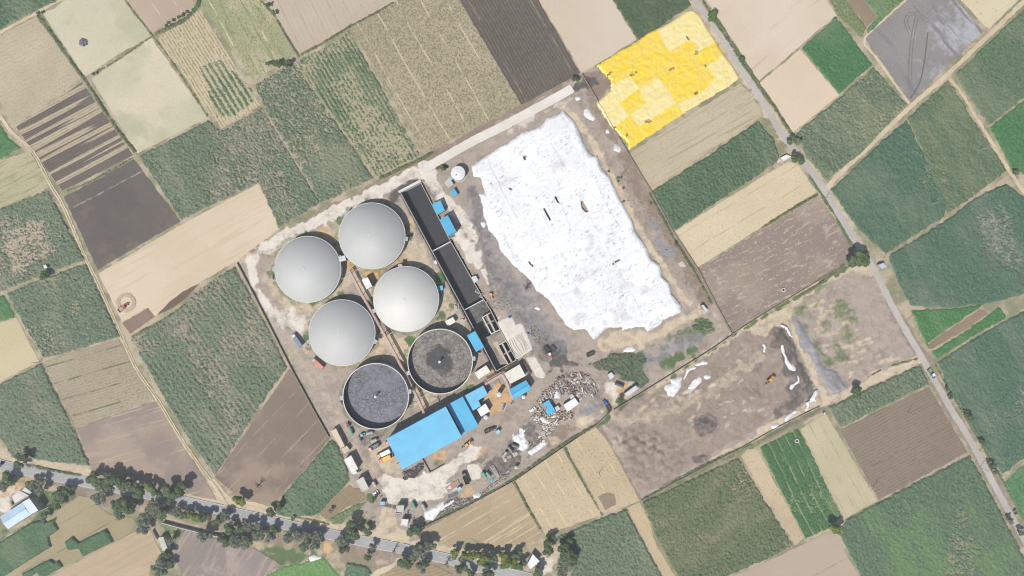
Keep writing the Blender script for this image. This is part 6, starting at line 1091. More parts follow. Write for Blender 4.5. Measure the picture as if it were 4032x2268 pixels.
# ================================================================ VEHICLES
tyre = paint('tyre_rubber', (48, 48, 50), .9); chrome = paint('wheel_rim', (170, 170, 170), .4); winG = glass
def wheel(t, x, y, r, w_):
    m = MB(); m.tube((x, y-w_/2, r), (x, y+w_/2, r), r, r, 14); o = m.build('wheel', tyre, t); m = MB(); m.tube((x, y-w_/2-.02, r), (x, y+w_/2+.02, r), r*.5, r*.5, 10); m.build('rim', chrome, o)
def vpose(c, p0, p1, h=0):     # rear point, front point on the map: position, heading, length
    a = P(c, *p0, h); b = P(c, *p1, h); return ((a[0]+b[0])/2, (a[1]+b[1])/2, 0), math.atan2(b[1]-a[1], b[0]-a[0]), math.hypot(b[0]-a[0], b[1]-a[1])
def truck(label, c, p0, p1, cabcol, boxcol, kind='box', w_=2.5, hh=3.2):
    loc, rz, L = vpose(c, p0, p1, 2); t = thing('truck', label, 'truck', loc, rz); cab = paint('truck_cab_%d_%d' % cabcol[:2], cabcol, .4, .05, 1); bx = paint('truck_box_%d_%d' % boxcol[:2], boxcol, .6, .08, 1)
    m = MB(); m.bx(L/2-2.2, L/2, -w_/2+.08, w_/2-.08, .7, 2.0); m.box(L/2-1.25, 0, 2.0, 1.9, w_-.2, .9, 0, 0, .85); m.build('cab', cab, t)
    m = MB(); m.bx(L/2-.28, L/2-.2, -w_/2+.35, w_/2-.35, 2.0, 2.65); m.build('windscreen', winG, t)
    m = MB(); m.bx(-L/2, L/2-.4, -.5, .5, .55, .85); m.build('chassis', dark, t)
    x1 = L/2-2.4; m = MB()
    if kind == 'box': m.bx(-L/2, x1, -w_/2, w_/2, .95, hh)
    else:
        m.bx(-L/2, x1, -w_/2, w_/2, .95, 1.15)
        for a in ((-L/2, x1, -w_/2, -w_/2+.12), (-L/2, x1, w_/2-.12, w_/2), (-L/2, -L/2+.12, -w_/2+.12, w_/2-.12), (x1-.12, x1, -w_/2+.12, w_/2-.12)): m.bx(*a, 1.15, hh-.6)
    m.build('cargo_body', bx, t)
    if kind == 'open': m = MB(); m.box((x1-L/2)/2, 0, 1.15, (x1+L/2)-.5, w_-.4, .9, 0, 0, .8); m.build('load', paint('load_%d' % boxcol[0], tuple(v*.8 for v in boxcol), .95, .2, 2), t)
    if kind == 'tank': m = MB(); m.tube((-L/2+.2, 0, 1.9), (x1-.1, 0, 1.9), 1.0, 1.0, 16); m.build('tank', bx, t)
    for x in (L/2-1.2, -L/2+1.2, -L/2+2.5):
        for s_ in (-1, 1): wheel(t, x, s_*(w_/2-.25), .5, .32)
    for s_ in (-1, 1): m = MB(); m.bx(L/2, L/2+.05, s_*.85-.15, s_*.85+.15, .85, 1.1); m.build('headlight', rimM, t)
    return t
truck('blue grey long truck parked left of the domes, the upper of two', 'j', (448, 392), (368, 280), (226, 226, 224), (140, 152, 172), 'box')
truck('truck with salmon red body parked left of the domes, the lower of two', 'j', (655, 605), (558, 515), (200, 190, 180), (222, 152, 130), 'box')
truck('truck with open grey sided body and pink cab by the shed end', 's', (700, 435), (580, 500), (226, 172, 162), (190, 190, 186), 'open')
truck('truck with long white roofed body and pink cab by the shed end', 's', (828, 505), (680, 575), (222, 160, 150), (250, 250, 250), 'box')
truck('truck with orange yellow body and red cab, southernmost at the shed end', 's', (835, 568), (703, 628), (222, 130, 124), (246, 196, 96), 'box')
truck('truck under the shed edge with only its pink cab out', 's', (850, 395), (775, 430), (226, 150, 140), (150, 170, 190), 'box')
truck('black dumper truck with an empty body beside the white powder pile', 't', (512, 745), (452, 580), (96, 94, 96), (88, 86, 88), 'open', 2.7)
def car(label, c, p0, p1, col, name='car'):
    loc, rz, L = vpose(c, p0, p1, .8); t = thing(name, label, 'car', loc, rz); p_ = paint('car_%d_%d' % col[:2], col, .3, .02, 1, .5)
    m = MB(); m.bx(-L/2, L/2, -.85, .85, .35, .95); m.build('body', p_, t); m = MB(); m.box(-L*.05, 0, .95, L*.55, 1.55, .5, 0, 0, .85); m.build('roof', p_, t)
    m = MB(); m.box(L*.22, 0, .96, .5, 1.4, .38, 0, 0, .8); m.build('windscreen', winG, t)
    for x in (-L*.32, L*.32):
        for s_ in (-1, 1): wheel(t, x, s_*.78, .33, .2)
    for s_ in (-1, 1): m = MB(); m.bx(L/2, L/2+.03, s_*.6-.15, s_*.6+.15, .6, .75); m.build('headlight', rimM, t)
car('white pickup car on the lane beside the scrap yard', 'u', (312, 800), (388, 740), (250, 250, 248))
car('dark car tucked against the end of the largest shed', 's', (845, 535), (858, 578), (60, 62, 66))
car('pale small car below the row of wall offices', 's', (636, 1008), (690, 968), (226, 226, 222))
def tractor(label, c, p0, p1, col, roof=None, extra=None, name='tractor'):
    loc, rz, L = vpose(c, p0, p1, 1.2); L = max(L, 3.0); t = thing(name, label, 'tractor', loc, rz); p_ = paint('tractor_%d_%d' % col[:2], col, .45, .05, 1)
    m = MB(); m.bx(-.1, L/2, -.38, .38, .75, 1.45); m.build('bonnet', p_, t); m = MB(); m.bx(-L/2+.2, .2, -.45, .45, .6, 1.0); m.build('chassis', dark, t)
    m = MB(); m.box(-L*.2, 0, 2.25, 1.6, 1.5, .12); 
    for a in (-.65, .65):
        for b in (-.6, .6): m.tube((-L*.2+a, b, 1.0), (-L*.2+a, b, 2.25), .05, n=5)
    m.build('canopy', paint('canopy_%d' % (roof or col)[1], roof or col, .5, .03), t); m = MB(); m.box(-L*.25, 0, 1.0, .5, .5, .45); m.build('seat', dark, t)
    for s_ in (-1, 1):
        wheel(t, -L/2+.75, s_*.8, .75, .4); wheel(t, L/2-.5, s_*.7, .42, .25); m = MB(); m.bx(-L/2+.1, -L/2+1.4, s_*.8-.25, s_*.8+.25, 1.5, 1.58); m.build('mudguard', p_, t)
    return t
def trailer(label, c, p0, p1, col, kind='open', name='trailer', w_=2.2):
    loc, rz, L = vpose(c, p0, p1, 1.2); t = thing(name, label, 'trailer', loc, rz); p_ = paint('trailer_%d_%d' % col[:2], col, .6, .1, 1.2)
    m = MB(); m.bx(-L/2, L/2, -.4, .4, .6, .8); m.tube((L/2, 0, .7), (L/2+1.2, 0, .6), .08); m.build('frame', dark, t); m = MB()
    if kind == 'tank': m.tube((-L/2, 0, 1.7), (L/2, 0, 1.7), .95, .95, 18); m.tube((-.1*L, 0, 2.5), (-.1*L, 0, 2.85), .3, n=10); m.build('tank', p_, t)
    else:
        m.bx(-L/2, L/2, -w_/2, w_/2, .8, .92)
        for a in ((-L/2, L/2, -w_/2, -w_/2+.1), (-L/2, L/2, w_/2-.1, w_/2), (-L/2, -L/2+.1, -w_/2+.1, w_/2-.1), (L/2-.1, L/2, -w_/2+.1, w_/2-.1)): m.bx(*a, .92, 1.7)
        m.build('bed', p_, t)
    for s_ in (-1, 1): wheel(t, -L*.1, s_*(w_/2-.1 if kind != 'tank' else .9), .5, .3)
    return t
trailer('green tanker trailer on the track left of the cracked scum tank', 's', (400, 320), (372, 250), (110, 186, 150), 'tank', 'tanker_trailer')
trailer('grey tanker trailer lying level with the blue tractor, the right one', 's', (632, 292), (560, 310), (186, 186, 184), 'tank', 'tanker_trailer')
trailer('rusty grey tanker trailer left of the blue tractor', 's', (495, 400), (472, 342), (160, 150, 144), 'tank', 'tanker_trailer')
trailer('pale grey tanker trailer north of the open bodied truck', 's', (678, 375), (610, 400), (196, 198, 190), 'tank', 'tanker_trailer')
trailer('light tanker trailer beside the southernmost wall office', 's', (668, 910), (636, 855), (206, 198, 188), 'tank', 'tanker_trailer')
trailer('green tanker trailer right of the gatehouse', 's', (1120, 1160), (1085, 1090), (96, 176, 146), 'tank', 'tanker_trailer')
trailer('cream tanker trailer right of the green one by the gatehouse', 's', (1232, 1175), (1195, 1110), (196, 192, 182), 'tank', 'tanker_trailer')
trailer('green tank on wheels beside the white powder pile', 't', (775, 650), (725, 575), (112, 186, 150), 'tank', 'tanker_trailer')
trailer('grey green tank on wheels right of the green one by the powder pile', 't', (840, 640), (780, 575), (150, 172, 160), 'tank', 'tanker_trailer')
trailer('dark tank touching the big white bag pile', 't', (1240, 215), (1145, 185), (130, 128, 128), 'tank', 'tanker_trailer')
trailer('grey tank above the white pipe bundle', 't', (1150, 290), (1090, 215), (150, 150, 150), 'tank', 'tanker_trailer')
trailer('light grey tank left of the white pipe bundles', 't', (1010, 365), (1065, 285), (196, 192, 188), 'tank', 'tanker_trailer')
trailer('long black tank on the bare ground near the ribbed shed', 'k', (1100, 775), (1020, 745), (104, 104, 108), 'tank', 'tanker_trailer')
trailer('black open trailer on the south lane near the light blue cabin', 'r', (1480, 1095), (1560, 1055), (86, 82, 80))
trailer('dark green open trailer left of another, hitched to the pink tractor', 'k', (355, 400), (385, 445), (78, 84, 84))
trailer('dark open trailer standing right beside the pink tractor trailer', 'k', (410, 395), (450, 440), (96, 98, 96))
trailer('dark brown open trailer behind the blue tractor', 'u', (1460, 785), (1415, 710), (92, 72, 66))
trailer('greenish open trailer behind the white and blue tractor on the road', 'l', (1588, 610), (1615, 645), (150, 168, 132))
trailer('open black trailer by the corner of the weedy ground', 'k', (750, 485), (820, 455), (92, 86, 80))
trailer('grey skip in the middle of the scrap yard', 'u', (745, 460), (785, 550), (130, 140, 148))
tractor('blue tractor with dark trailer on the track beside the scrap yard', 'u', (1410, 705), (1370, 630), (56, 96, 190), (70, 120, 215))
tractor('pink red tractor with white canopy on the black ground', 'k', (390, 455), (412, 498), (226, 92, 110), (250, 244, 246))
tractor('blue and white tractor driving on the narrow road at the right', 'l', (1615, 650), (1645, 697), (80, 130, 210), (252, 252, 252))
tractor('blue tractor between two grey tanker trailers', 's', (490, 335), (545, 305), (110, 150, 186), (140, 168, 190))
tractor('dark red tractor in front of the green tanker trailer', 's', (362, 230), (338, 180), (110, 66, 66))
tractor('dark tractor pulling the black trailer on the south lane', 'r', (1570, 1055), (1640, 1025), (74, 64, 62))
tractor('small orange tractor right of the long basin', 'q', (838, 190), (860, 275), (240, 160, 110), (250, 170, 120))
for lb, pts, hh in (('torn white sheet over the middle of the debris', [(640, 480), (700, 440), (730, 520), (740, 600), (670, 610), (650, 560)], .9), ('white sheet scraps at the east side of the debris', [(980, 480), (1080, 470), (1110, 540), (1060, 590), (990, 560)], .8), ('white scrap at the edge of the debris by the lane', [(1190, 480), (1240, 470), (1250, 520), (1200, 530)], .6), ('crumpled white sheet below the torn blue roof', [(590, 870), (680, 830), (700, 880), (640, 900)], .8)): sheeting(lb, 'u', pts, hh, 80+len(lb))
tr = tractor('red tractor on the sandy field with a levelling frame', 'i', (1165, 25), (1215, -15), (196, 76, 92), (190, 96, 110)); 
loc, rz, L = vpose('i', (1128, 65), (1178, 15)); t = thing('levelling_frame', 'rectangular brown soil levelling frame behind the red tractor', 'farm tool', loc, rz); m = MB()
for a in ((-1.6, 1.6, -1.3, -1.05), (-1.6, 1.6, 1.05, 1.3)): m.bx(*a, .3, .6)
m.build('side_bar', rust, t); m = MB(); m.bx(-1.85, -1.6, -1.3, 1.3, .1, .7); m.build('blade', rust, t); m = MB(); m.bx(1.6, 1.8, -1.3, 1.3, .3, .6); m.tube((1.8, 0, .45), (3.2, 0, .5), .08); m.build('drawbar', rust, t)
def backhoe(label, c, p0, p1, k=1):
    loc, rz, L = vpose(c, p0, p1, 1.2); t = thing('backhoe_loader', label, 'excavator', loc, rz); yl = paint('digger_orange', (244, 176, 74), .5, .05, 1)
    m = MB(); m.bx(-1.4, 2.2, -.55, .55, .8, 1.6); m.build('body', yl, t); m = MB(); m.box(-.4, 0, 2.6, 1.7, 1.6, .14); m.build('cab_roof', yl, t); m = MB(); m.box(-.4, 0, 1.6, 1.5, 1.4, 1.0); m.build('cab_glass', winG, t)
    m = MB(); m.bx(3.2, 4.0, -1.15, 1.15, .1, .9); m.build('front_bucket', dark, t)
    for s_ in (-1, 1):
        m = MB(); m.tube((1.4, s_*.7, 1.4), (3.3, s_*.7, .6), .13, n=6); m.build('loader_arm', yl, t); wheel(t, -1.0, s_*.95, .75, .45); wheel(t, 1.6, s_*.9, .5, .32)
    m = MB(); m.tube((-1.5, 0, 1.0), (-2.6, .3*k, 2.6), .16, n=6); m.tube((-2.6, .3*k, 2.6), (-3.6, .5*k, .9), .13, n=6); m.build('digging_arm', dark, t); m = MB(); m.box(-3.7, .5*k, .3, .6, .6, .6); m.build('rear_bucket', dark, t)
backhoe('orange backhoe loader on the lane south of the largest shed', 'r', (1165, 1320), (1300, 1205))
backhoe('small orange backhoe loader working in the mud yard', 'l', (45, 740), (115, 675), -1)
def moto(label, c, p0, p1, col=(50, 48, 50), group=None, rider=None):
    loc, rz, L = vpose(c, p0, p1, .6); t = thing('motorcycle', label, 'motorcycle', loc, rz, group); L = 1.9
    m = MB(); m.bx(-.5, .5, -.14, .14, .45, .85); m.box(.15, 0, .85, .5, .3, .18, 0, 0, .8); m.build('body', paint('moto_%d_%d' % col[:2], col, .4), t); m = MB(); m.bx(-.7, -.05, -.15, .15, .82, .95); m.build('seat', dark, t)
    m = MB(); m.tube((.45, -.35, 1.05), (.45, .35, 1.05), .03, n=5); m.build('handlebar', dark, t)
    for x in (-.65, .65): m = MB(); m.tube((x, -.06, .3), (x, .06, .3), .3, n=12); m.build('wheel', tyre, t)
    if rider: person('person in dark clothes riding the motorcycle '+rider, loc, rz, True)
def person(label, loc, rz=0, seated=False, shirt=(60, 64, 80)):
    t = thing('person', label, 'person', loc, rz); me = bpy.data.meshes.new('body')
    if seated: J = [((-.15, 0, .95), .15), ((-.1, 0, 1.25), .16), ((0, 0, 1.45), .12), ((.03, 0, 1.55), .06), ((.05, 0, 1.68), .11), ((.05, 0, 1.78), .08)]; ed = [(0, 1), (1, 2), (2, 3), (3, 4), (4, 5)]
    else: J = [((0, 0, .92), .14), ((0, 0, 1.2), .15), ((0, 0, 1.42), .11), ((0, 0, 1.5), .055), ((.02, 0, 1.62), .105), ((.02, 0, 1.74), .08)]; ed = [(0, 1), (1, 2), (2, 3), (3, 4), (4, 5)]
    for s_ in (-1, 1):
        k = len(J)
        if seated: J += [((.0, s_*.2, 1.42), .06), ((.2, s_*.3, 1.22), .045), ((.45, s_*.32, 1.08), .035), ((.25, s_*.17, .85), .085), ((.1, s_*.17, .5), .06), ((.25, s_*.17, .36), .045)]
        else: J += [((0, s_*.2, 1.42), .055), ((-.02, s_*.27, 1.14), .043), ((.05, s_*.27, .88), .034), ((0, s_*.1, .52), .07), ((0, s_*.11, .1), .05), ((.14, s_*.11, .04), .035)]
        ed += [(2, k), (k, k+1), (k+1, k+2), (0, k+3), (k+3, k+4), (k+4, k+5)]
    me.from_pydata([j[0] for j in J], ed, []); me.materials.append(paint('person_cloth%d' % shirt[0], shirt, .9)); o = link('body', me, t); mo = o.modifiers.new('skin', 'SKIN')
    for i, j in enumerate(J): me.skin_vertices[0].data[i].radius = (j[1], j[1])
    me.skin_vertices[0].data[0].use_root = True; o.modifiers.new('sub', 'SUBSURF').levels = 1
    m = MB(); z = J[5][0][2]-.03; m.lathe(J[4][0][0], 0, [(.115, z-.06), (.12, z), (.08, z+.09), (.01, z+.11)], 10); m.build('hair', dark, t)
# skin data needs the layer that the modifier creates: guard for it
_person = person
def person(*a, **k):
    try: _person(*a, **k)
    except Exception as e: print('person failed', e)
moto('motorcycle with a rider on the highway right of the left track', 'm', (2285, 772), (2315, 782), (60, 60, 62), None, 'right of the left track end')
moto('motorcycle with a rider on the highway under the tree clump', 'm', (1518, 672), (1545, 680), (60, 60, 62), None, 'under the highway tree clump')
ml = [(1035, 1196, 'uppermost of the six parked right of the gatehouse'), (1030, 1222, 'second from the top of the row right of the gatehouse'), (1022, 1250, 'third from the top of the row right of the gatehouse'), (1060, 1285, 'right of the guard room door'), (1098, 1275, 'furthest right of those behind the guard room'), (1125, 1290, 'standing in the tree shade right of the guard room'),
      (572, 742, 'upper one beside the small white wall room'), (580, 775, 'lower one beside the small white wall room'), (915, 650, 'leaning at the south corner of the largest shed'), (725, 1030, 'parked between the cabins left of the gate'), (700, 1000, 'parked above the light blue topped cabin')]
for u, v, lb in ml: moto('parked motorcycle, '+lb, 's', (u-5, v+3), (u+5, v-3), (54, 50, 52), 'parked motorcycles')
person('person standing alone on the dark ploughed strip', P('c', 422, 545)+(0.2,), 0, False, (40, 40, 46)); person('person standing at the bend of the dirt lane below the weedy ground', P('u', 1047, 138)+(0,), 1, False, (64, 50, 50))

# ================================================================ PIPE RACK AND PLANT GEAR
pink = paint('pipe_pink', (236, 206, 196), .6, .12, 1.5, col2=(196, 150, 132)); pipeW = paint('pipe_white', (232, 226, 220), .5, .05, 1.5)
def rack(label, pts, hgt=4.6, n=4, gap=.5, mats=(pink, pipeW, pink, rust)):
    p = [(x, y) for x, y in pts]; x0, y0 = p[0]; t = thing('pipe_rack', label, 'pipe rack', (x0, y0, 0))
    for k in range(n):
        m = MB(); q = off(p, (k-(n-1)/2)*gap)
        for a, b in zip(q[:-1], q[1:]): m.tube((a[0]-x0, a[1]-y0, hgt+.2), (b[0]-x0, b[1]-y0, hgt+.2), .2, n=8)
        m.build('pipe', mats[k % len(mats)], t)
    for a, b in zip(p[:-1], p[1:]):
        L = math.hypot(b[0]-a[0], b[1]-a[1]); nn = max(1, int(L/6)); an = math.atan2(b[1]-a[1], b[0]-a[0])
        for i in range(nn+1):
            x = a[0]+(b[0]-a[0])*i/nn-x0; y = a[1]+(b[1]-a[1])*i/nn-y0; ox, oy = -math.sin(an)*n*gap*.55, math.cos(an)*n*gap*.55; m = MB()
            for s_ in (-1, 1): m.box(x+ox*s_, y+oy*s_, 0, .18, .18, hgt, an)
            m.box(x, y, hgt-.12, .2, n*gap*1.25, .16, an); m.build('trestle', rust, t)
    return t
rack('long pinkish pipe rack running between the domes down to the largest shed', [P('v', 455, 780, 4.6), P('v', 640, 1130, 4.6), P('j', 1120, 60, 4.6), P('j', 1300, 390, 4.6), P('j', 1460, 690, 4.6), P('r', 600, 770, 4.6), P('r', 625, 840, 4.6)])
rack('short pipe rack from the shed corner to the foot of the basin', [P('r', 1480, 400, 4.6), P('r', 1720, 262, 4.6)], 4.6, 5)
rack('pipe rack along the east side of the orange apron', [P('r', 1735, 270, 4.6), P('r', 1800, 390, 4.6), P('r', 1885, 625, 4.6)], 4.6, 4)
def loose_pipe(label, c, a, b, r=.12, z=.8, mat=pipeW, z1=None, name='pipe', group=None):
    A_ = P(c, *a, z); B_ = P(c, *b, z); m = MB(); m.tube((0, 0, z), (B_[0]-A_[0], B_[1]-A_[1], z if z1 is None else z1), r, n=8); o = m.build(name, mat); o.location = (*A_, 0); return tag(o, label, 'pipe', group)
loose_pipe('white pipe from the western dome to the long rack', 'v', (330, 915), (600, 745), .14, 3)
loose_pipe('white pipe crossing the long rack between dome and scum tank', 'j', (1155, 362), (1320, 258), .14, 3); loose_pipe('white pipe from the cracked scum tank to the rack', 'j', (1475, 958), (1565, 942), .14, 3)
loose_pipe('white pipe branching off the rack below the scum tank', 'j', (1560, 910), (1640, 855), .14, 3); loose_pipe('red pipe crossing the rack beside the southern dome', 'j', (1150, 275), (1235, 300), .16, 3, rust); loose_pipe('red pipe rising from the rack beside the southern dome', 'j', (1240, 280), (1275, 220), .16, 3, rust)
loose_pipe('white feed pipe leaning on the white vertical tank', 'r', (1615, 415), (1680, 545), .16, 6)
for i in range(4): loose_pipe('%s pipe from the left of the long pale pipes south of the scrap yard' % ORD[i], 't', (830+i*14, 490-i*8), (945+i*7, 655-i*6), .22, .5, paint('pipe_grey', (200, 196, 192), .7), None, 'pipe', 'long pale pipes')
for i in range(6): loose_pipe('%s pipe from the left in the short white bundle below the grey tank' % ORD[i], 't', (1148+i*12, 305-i*4), (1180+i*10, 365-i*8), .2, .4, pipeW, None, 'pipe', 'short white pipes')
for i in range(4): loose_pipe('%s white pipe from the left in the bundle below the light grey tank' % ORD[i], 't', (1015+i*14, 375-i*2), (1045+i*8, 430-i*3), .2, .4, pipeW, None, 'pipe', 'white pipes below the light grey tank')
for i in range(3): loose_pipe('%s of three level white pipes between the two bundles' % ('upper', 'middle', 'lower')[i], 't', (1070+i*6, 355+i*12), (1125+i*6, 335+i*12), .2, .4, pipeW, None, 'pipe', 'level white pipes')
for i in range(6): loose_pipe('%s steel bar from the top in the stack by the weighbridge' % ORD[i], 't', (232, 905+i*9), (365, 858+i*9), .16, .4, paint('bar_grey', (150, 148, 150), .7), None, 'steel_bar', 'steel bars by the weighbridge')
# skids of small plant equipment: pump units
def pump_unit(label, c, u, v, r, rz=.5, col=(120, 130, 140)):
    x, y = P(c, u, v, 1); t = thing('pump_unit', label, 'pump', (x, y, 0), rz); k = r/CR[c][2]*S/1.5; pm = paint('pump_%d' % col[0], col, .5, .1, 1.5)
    m = MB(); m.bx(-1.5*k, 1.5*k, -.9*k, .9*k, 0, .25); m.build('skid', concM, t); m = MB(); m.tube((-1.1*k, 0, .8), (.2*k, 0, .8), .4*k, n=12); m.build('motor', pm, t); m = MB(); m.tube((.7*k, 0, .25), (.7*k, 0, 1.3), .38*k, n=12); m.build('pump_head', rust, t)
    m = MB(); m.tube((.7*k, 0, 1.2), (.7*k, 1.4*k, 1.2), .12, n=6); m.tube((.7*k, 1.4*k, 1.2), (.7*k, 1.4*k, .1), .12, n=6); m.build('pipe', steel, t)
for lb, c, u, v, r, col in (('blue pump set right of the northern dome', 'v', 1300, 165, 45, (110, 125, 145)), ('pump set below the north east foot of the northern dome', 'v', 1265, 235, 25, (160, 158, 150)), ('blue pump between the western and northern domes', 'v', 250, 400, 28, (90, 110, 140)), ('pump skid at the foot of the white canopy', 'v', 352, 710, 28, (140, 138, 136)),
    ('pump skid on the left foot of the western dome', 'f', 180, 1190, 26, (120, 120, 130)), ('pump skid on the left foot of the southern dome', 'j', 512, 370, 32, (150, 148, 144)), ('pump skid left of the cracked scum tank', 'j', 830, 940, 26, (170, 168, 164)), ('grey pump group above the joined shed', 'r', 815, 620, 55, (150, 150, 150)), ('valve set at the lower edge of the orange apron', 'r', 1750, 735, 60, (170, 130, 120)),
    ('black compressor right of the L shaped roof', 'r', 1545, 495, 40, (80, 80, 84)), ('ring wheel unit at the corner of the orange apron', 'r', 1870, 685, 28, (90, 90, 92)), ('pump below the blue ribbed shed', 'q', 680, 1040, 32, (140, 140, 144)), ('concrete skid row beside the basin, upper', 'q', 350, 390, 55, (206, 200, 192)), ('concrete skid row beside the basin, lower', 'q', 440, 570, 50, (206, 200, 192)),
    ('sluice gear on the east wall of the basin', 'q', 650, 175, 32, (130, 128, 126)), ('mixing gear right of the basin near the orange tractor', 'q', 715, 230, 36, (120, 116, 112)), ('pump set below the tall blue basin shed', 'f', 1885, 800, 26, (110, 116, 124)), ('pipe tangle below the tiny blue pump hut', 'q', 125, 195, 35, (120, 116, 112)), ('machine box left of the round white wall unit', 's', 470, 750, 36, (206, 204, 198)), ('white vessel group beside the cream roofed building', 'r', 2060, 250, 42, (232, 232, 228))):
    pump_unit(lb, c, u, v, r, random.uniform(0, 3), col)
# gate
x, y = P('s', 830, 1145, 1); t = thing('gate', 'barred sliding gate between the cabin and the gatehouse', 'gate', (x, y, 0), math.atan2(-25, 110))
for k in range(4): m = MB(); m.bx(-6, 6, -.9+k*.6, -.8+k*.6, .1, .25); m.build('rail', dark, t)
for k in range(7): m = MB(); m.box(-5.8+k*1.93, 0, .1, .12, 1.9, .2); m.build('bar', dark, t)
# poles
polem = paint('pole_concrete', (206, 202, 194), .9); wire = paint('wire', (120, 120, 120), .5)
def pole(label, c, u, v, h=8, arms=1):
    x, y = P(c, u, v); t = thing('power_pole', label, 'pole', (x, y, 0), R(30)); m = MB(); m.tube((0, 0, 0), (0, 0, h), .2, .12, 8); m.build('post', polem, t)
    for k in range(arms): m = MB(); m.bx(-1.1, 1.1, -.06, .06, h-.5-k*.8, h-.38-k*.8); m.build('crossarm', steel, t)
    m = MB()
    for k in (-1, 0, 1): m.tube((k*.95, 0, h-.38), (k*.95, 0, h-.1), .06, n=6)
    m.build('insulator', rust, t); return (x, y, h)
pp = [pole('power pole leaning outward in the brown field of young rows', 'l', 1380, 1030), pole('power pole at the lower left corner of the brown field of young rows', 'p', 1090, 545), pole('power pole beside the tin hut by the big road tree', 'h', 1158, 1000), pole('power pole in the large cane crop right of the road', 'h', 1605, 490), pole('power pole in the bright green crop by the road', 'l', 1400, 135),
      pole('power pole by the dark trees east of the road', 'l', 1880, 995), pole('power pole on the narrow road verge at the bottom right', 'p', 2140, 350), pole('power pole at the left of the tall crop east of the road', 'p', 2140, 185), pole('power pole in the wheat coloured stubble field', 'o', 915, 415), pole('power pole on the narrow road near the track junction', 'h', 600, 440),
      pole('power pole standing on the weedy entrance ground', 'n', 1090, 870), pole('power pole in the left straw field corner', 'i', 385, 540), pole('power pole at the right edge beside the bright green crop', 'd', 2060, 1430)]
def span(label, a, b, n=12):
    m = MB(); pr = None
    for i in range(n+1):
        k = i/n; q = (a[0]+(b[0]-a[0])*k, a[1]+(b[1]-a[1])*k, a[2]+(b[2]-a[2])*k-1.2*4*k*(1-k)-.1)
        if pr: m.tube(pr, q, .03, n=4, caps=False)
        pr = q
    tag(m.build('power_line', wire), label, 'cable')
span('thin wire from the tin hut pole to the road pole', pp[2], pp[9]); span('thin wire from the brown field pole to the dark trees', pp[0], pp[5]); span('thin wire from the dark trees pole to the road verge pole', pp[5], pp[7])
# wells
for lb, c, u, v, r in (('white ringed well in the streaky brown fallow field', 'h', 200, 1308, 20), ('white ringed well in the dark green plot', 'l', 328, 1293, 20)):
    x, y = P(c, u, v); t = thing('well', lb, 'well', (x, y, 0)); r2 = r/2.415*S; m = MB(); m.lathe(0, 0, [(r2*.62, .1), (r2*.62, .9), (r2, .9), (r2, 0)], 28); m.build('ring_wall', rimM, t)
    m = MB(); m.lathe(0, 0, [(r2*.62, .45), (.02, .45)], 28); m.build('dark_water', paint('well_water', (40, 40, 42), .2), t); m = MB(); m.tube((-r2, 0, 1.1), (r2, 0, 1.1), .06, n=6); m.build('crossbar', steel, t)
# rock heap in the pale field
def heap(name, label, c, u, v, r, n, cols, hh=1.0, size=(.3, .9), kind=None, poly_=None, long=1.0, cat=None):
    rr = random.Random(int(u+v)); m = MB(); mats = [paint('%s_%d_%d' % (name, q[0], q[1]), q, .85, .1, 1) for q in cols]; pts = PS(c, poly_) if poly_ else None; x0, y0 = P(c, u, v)
    if pts: xs = [p[0] for p in pts]; ys = [p[1] for p in pts]; k = 0
    for i in range(n):
        if pts:
            while True:
                x = rr.uniform(min(xs), max(xs)); y = rr.uniform(min(ys), max(ys))
                if sdf(pts, [x], [y])[0] > 0: break
            z = rr.uniform(0, hh)
        else:
            a = rr.uniform(0, 6.28); d = r*math.sqrt(rr.random()); x, y = x0+d*math.cos(a), y0+d*math.sin(a); z = hh*(1-d/r)*rr.uniform(.2, 1)
        s1 = rr.uniform(*size); lx = s1*rr.uniform(.6, 1+long); m.box(x, y, z, lx, s1*rr.uniform(.25, .8), s1*rr.uniform(.15, .6), rr.uniform(0, 3.14), rr.randrange(len(mats)), rr.uniform(.5, 1))
    o = m.build(name, mats); return tag(o, label, cat, None, kind)
x, y = P('a', 795, 405); heap('rock_heap', 'grey rock heap alone in the pale cream field', 'a', 795, 405, 2.6, 130, [(126, 128, 140), (150, 152, 162), (96, 98, 108)], 1.0, cat='rock pile', kind=None)
heap('debris', 'broken bricks, boards and scrap strewn over the round scrap yard', 'u', 0, 0, 1, 1250, [(200, 182, 174), (176, 164, 156), (232, 228, 224), (140, 130, 124), (196, 166, 156), (108, 102, 99), (160, 150, 142)], .8, (.25, 1.7), 'stuff', [(500, 540), (640, 400), (760, 310), (900, 250), (1050, 250), (1160, 300), (1240, 400), (1260, 500), (1230, 620), (1120, 680), (1040, 700), (880, 540), (740, 440), (700, 560), (620, 620), (470, 690), (420, 660)], 1.6)
heap('debris', 'pale scrap and rubbish around the torn blue roof shed', 'u', 0, 0, 1, 1300, [(226, 220, 214), (190, 176, 164), (130, 118, 108), (238, 236, 232), (206, 170, 120), (96, 92, 90)], .8, (.25, 1.0), 'stuff', [(440, 700), (560, 850), (700, 780), (800, 800), (930, 800), (980, 760), (900, 900), (700, 940), (560, 1100), (420, 1050), (300, 950), (380, 830)], 1.6)
heap('debris', 'grey rubble and white scraps trailing down from the scrap yard to the bag pile', 'u', 0, 0, 1, 1100, [(236, 232, 228), (176, 168, 162), (130, 122, 116), (206, 196, 188)], .4, (.2, 1.4), 'stuff', [(420, 850), (640, 900), (720, 980), (560, 1120), (420, 1180), (300, 1150), (260, 980), (330, 880)], 1.5)
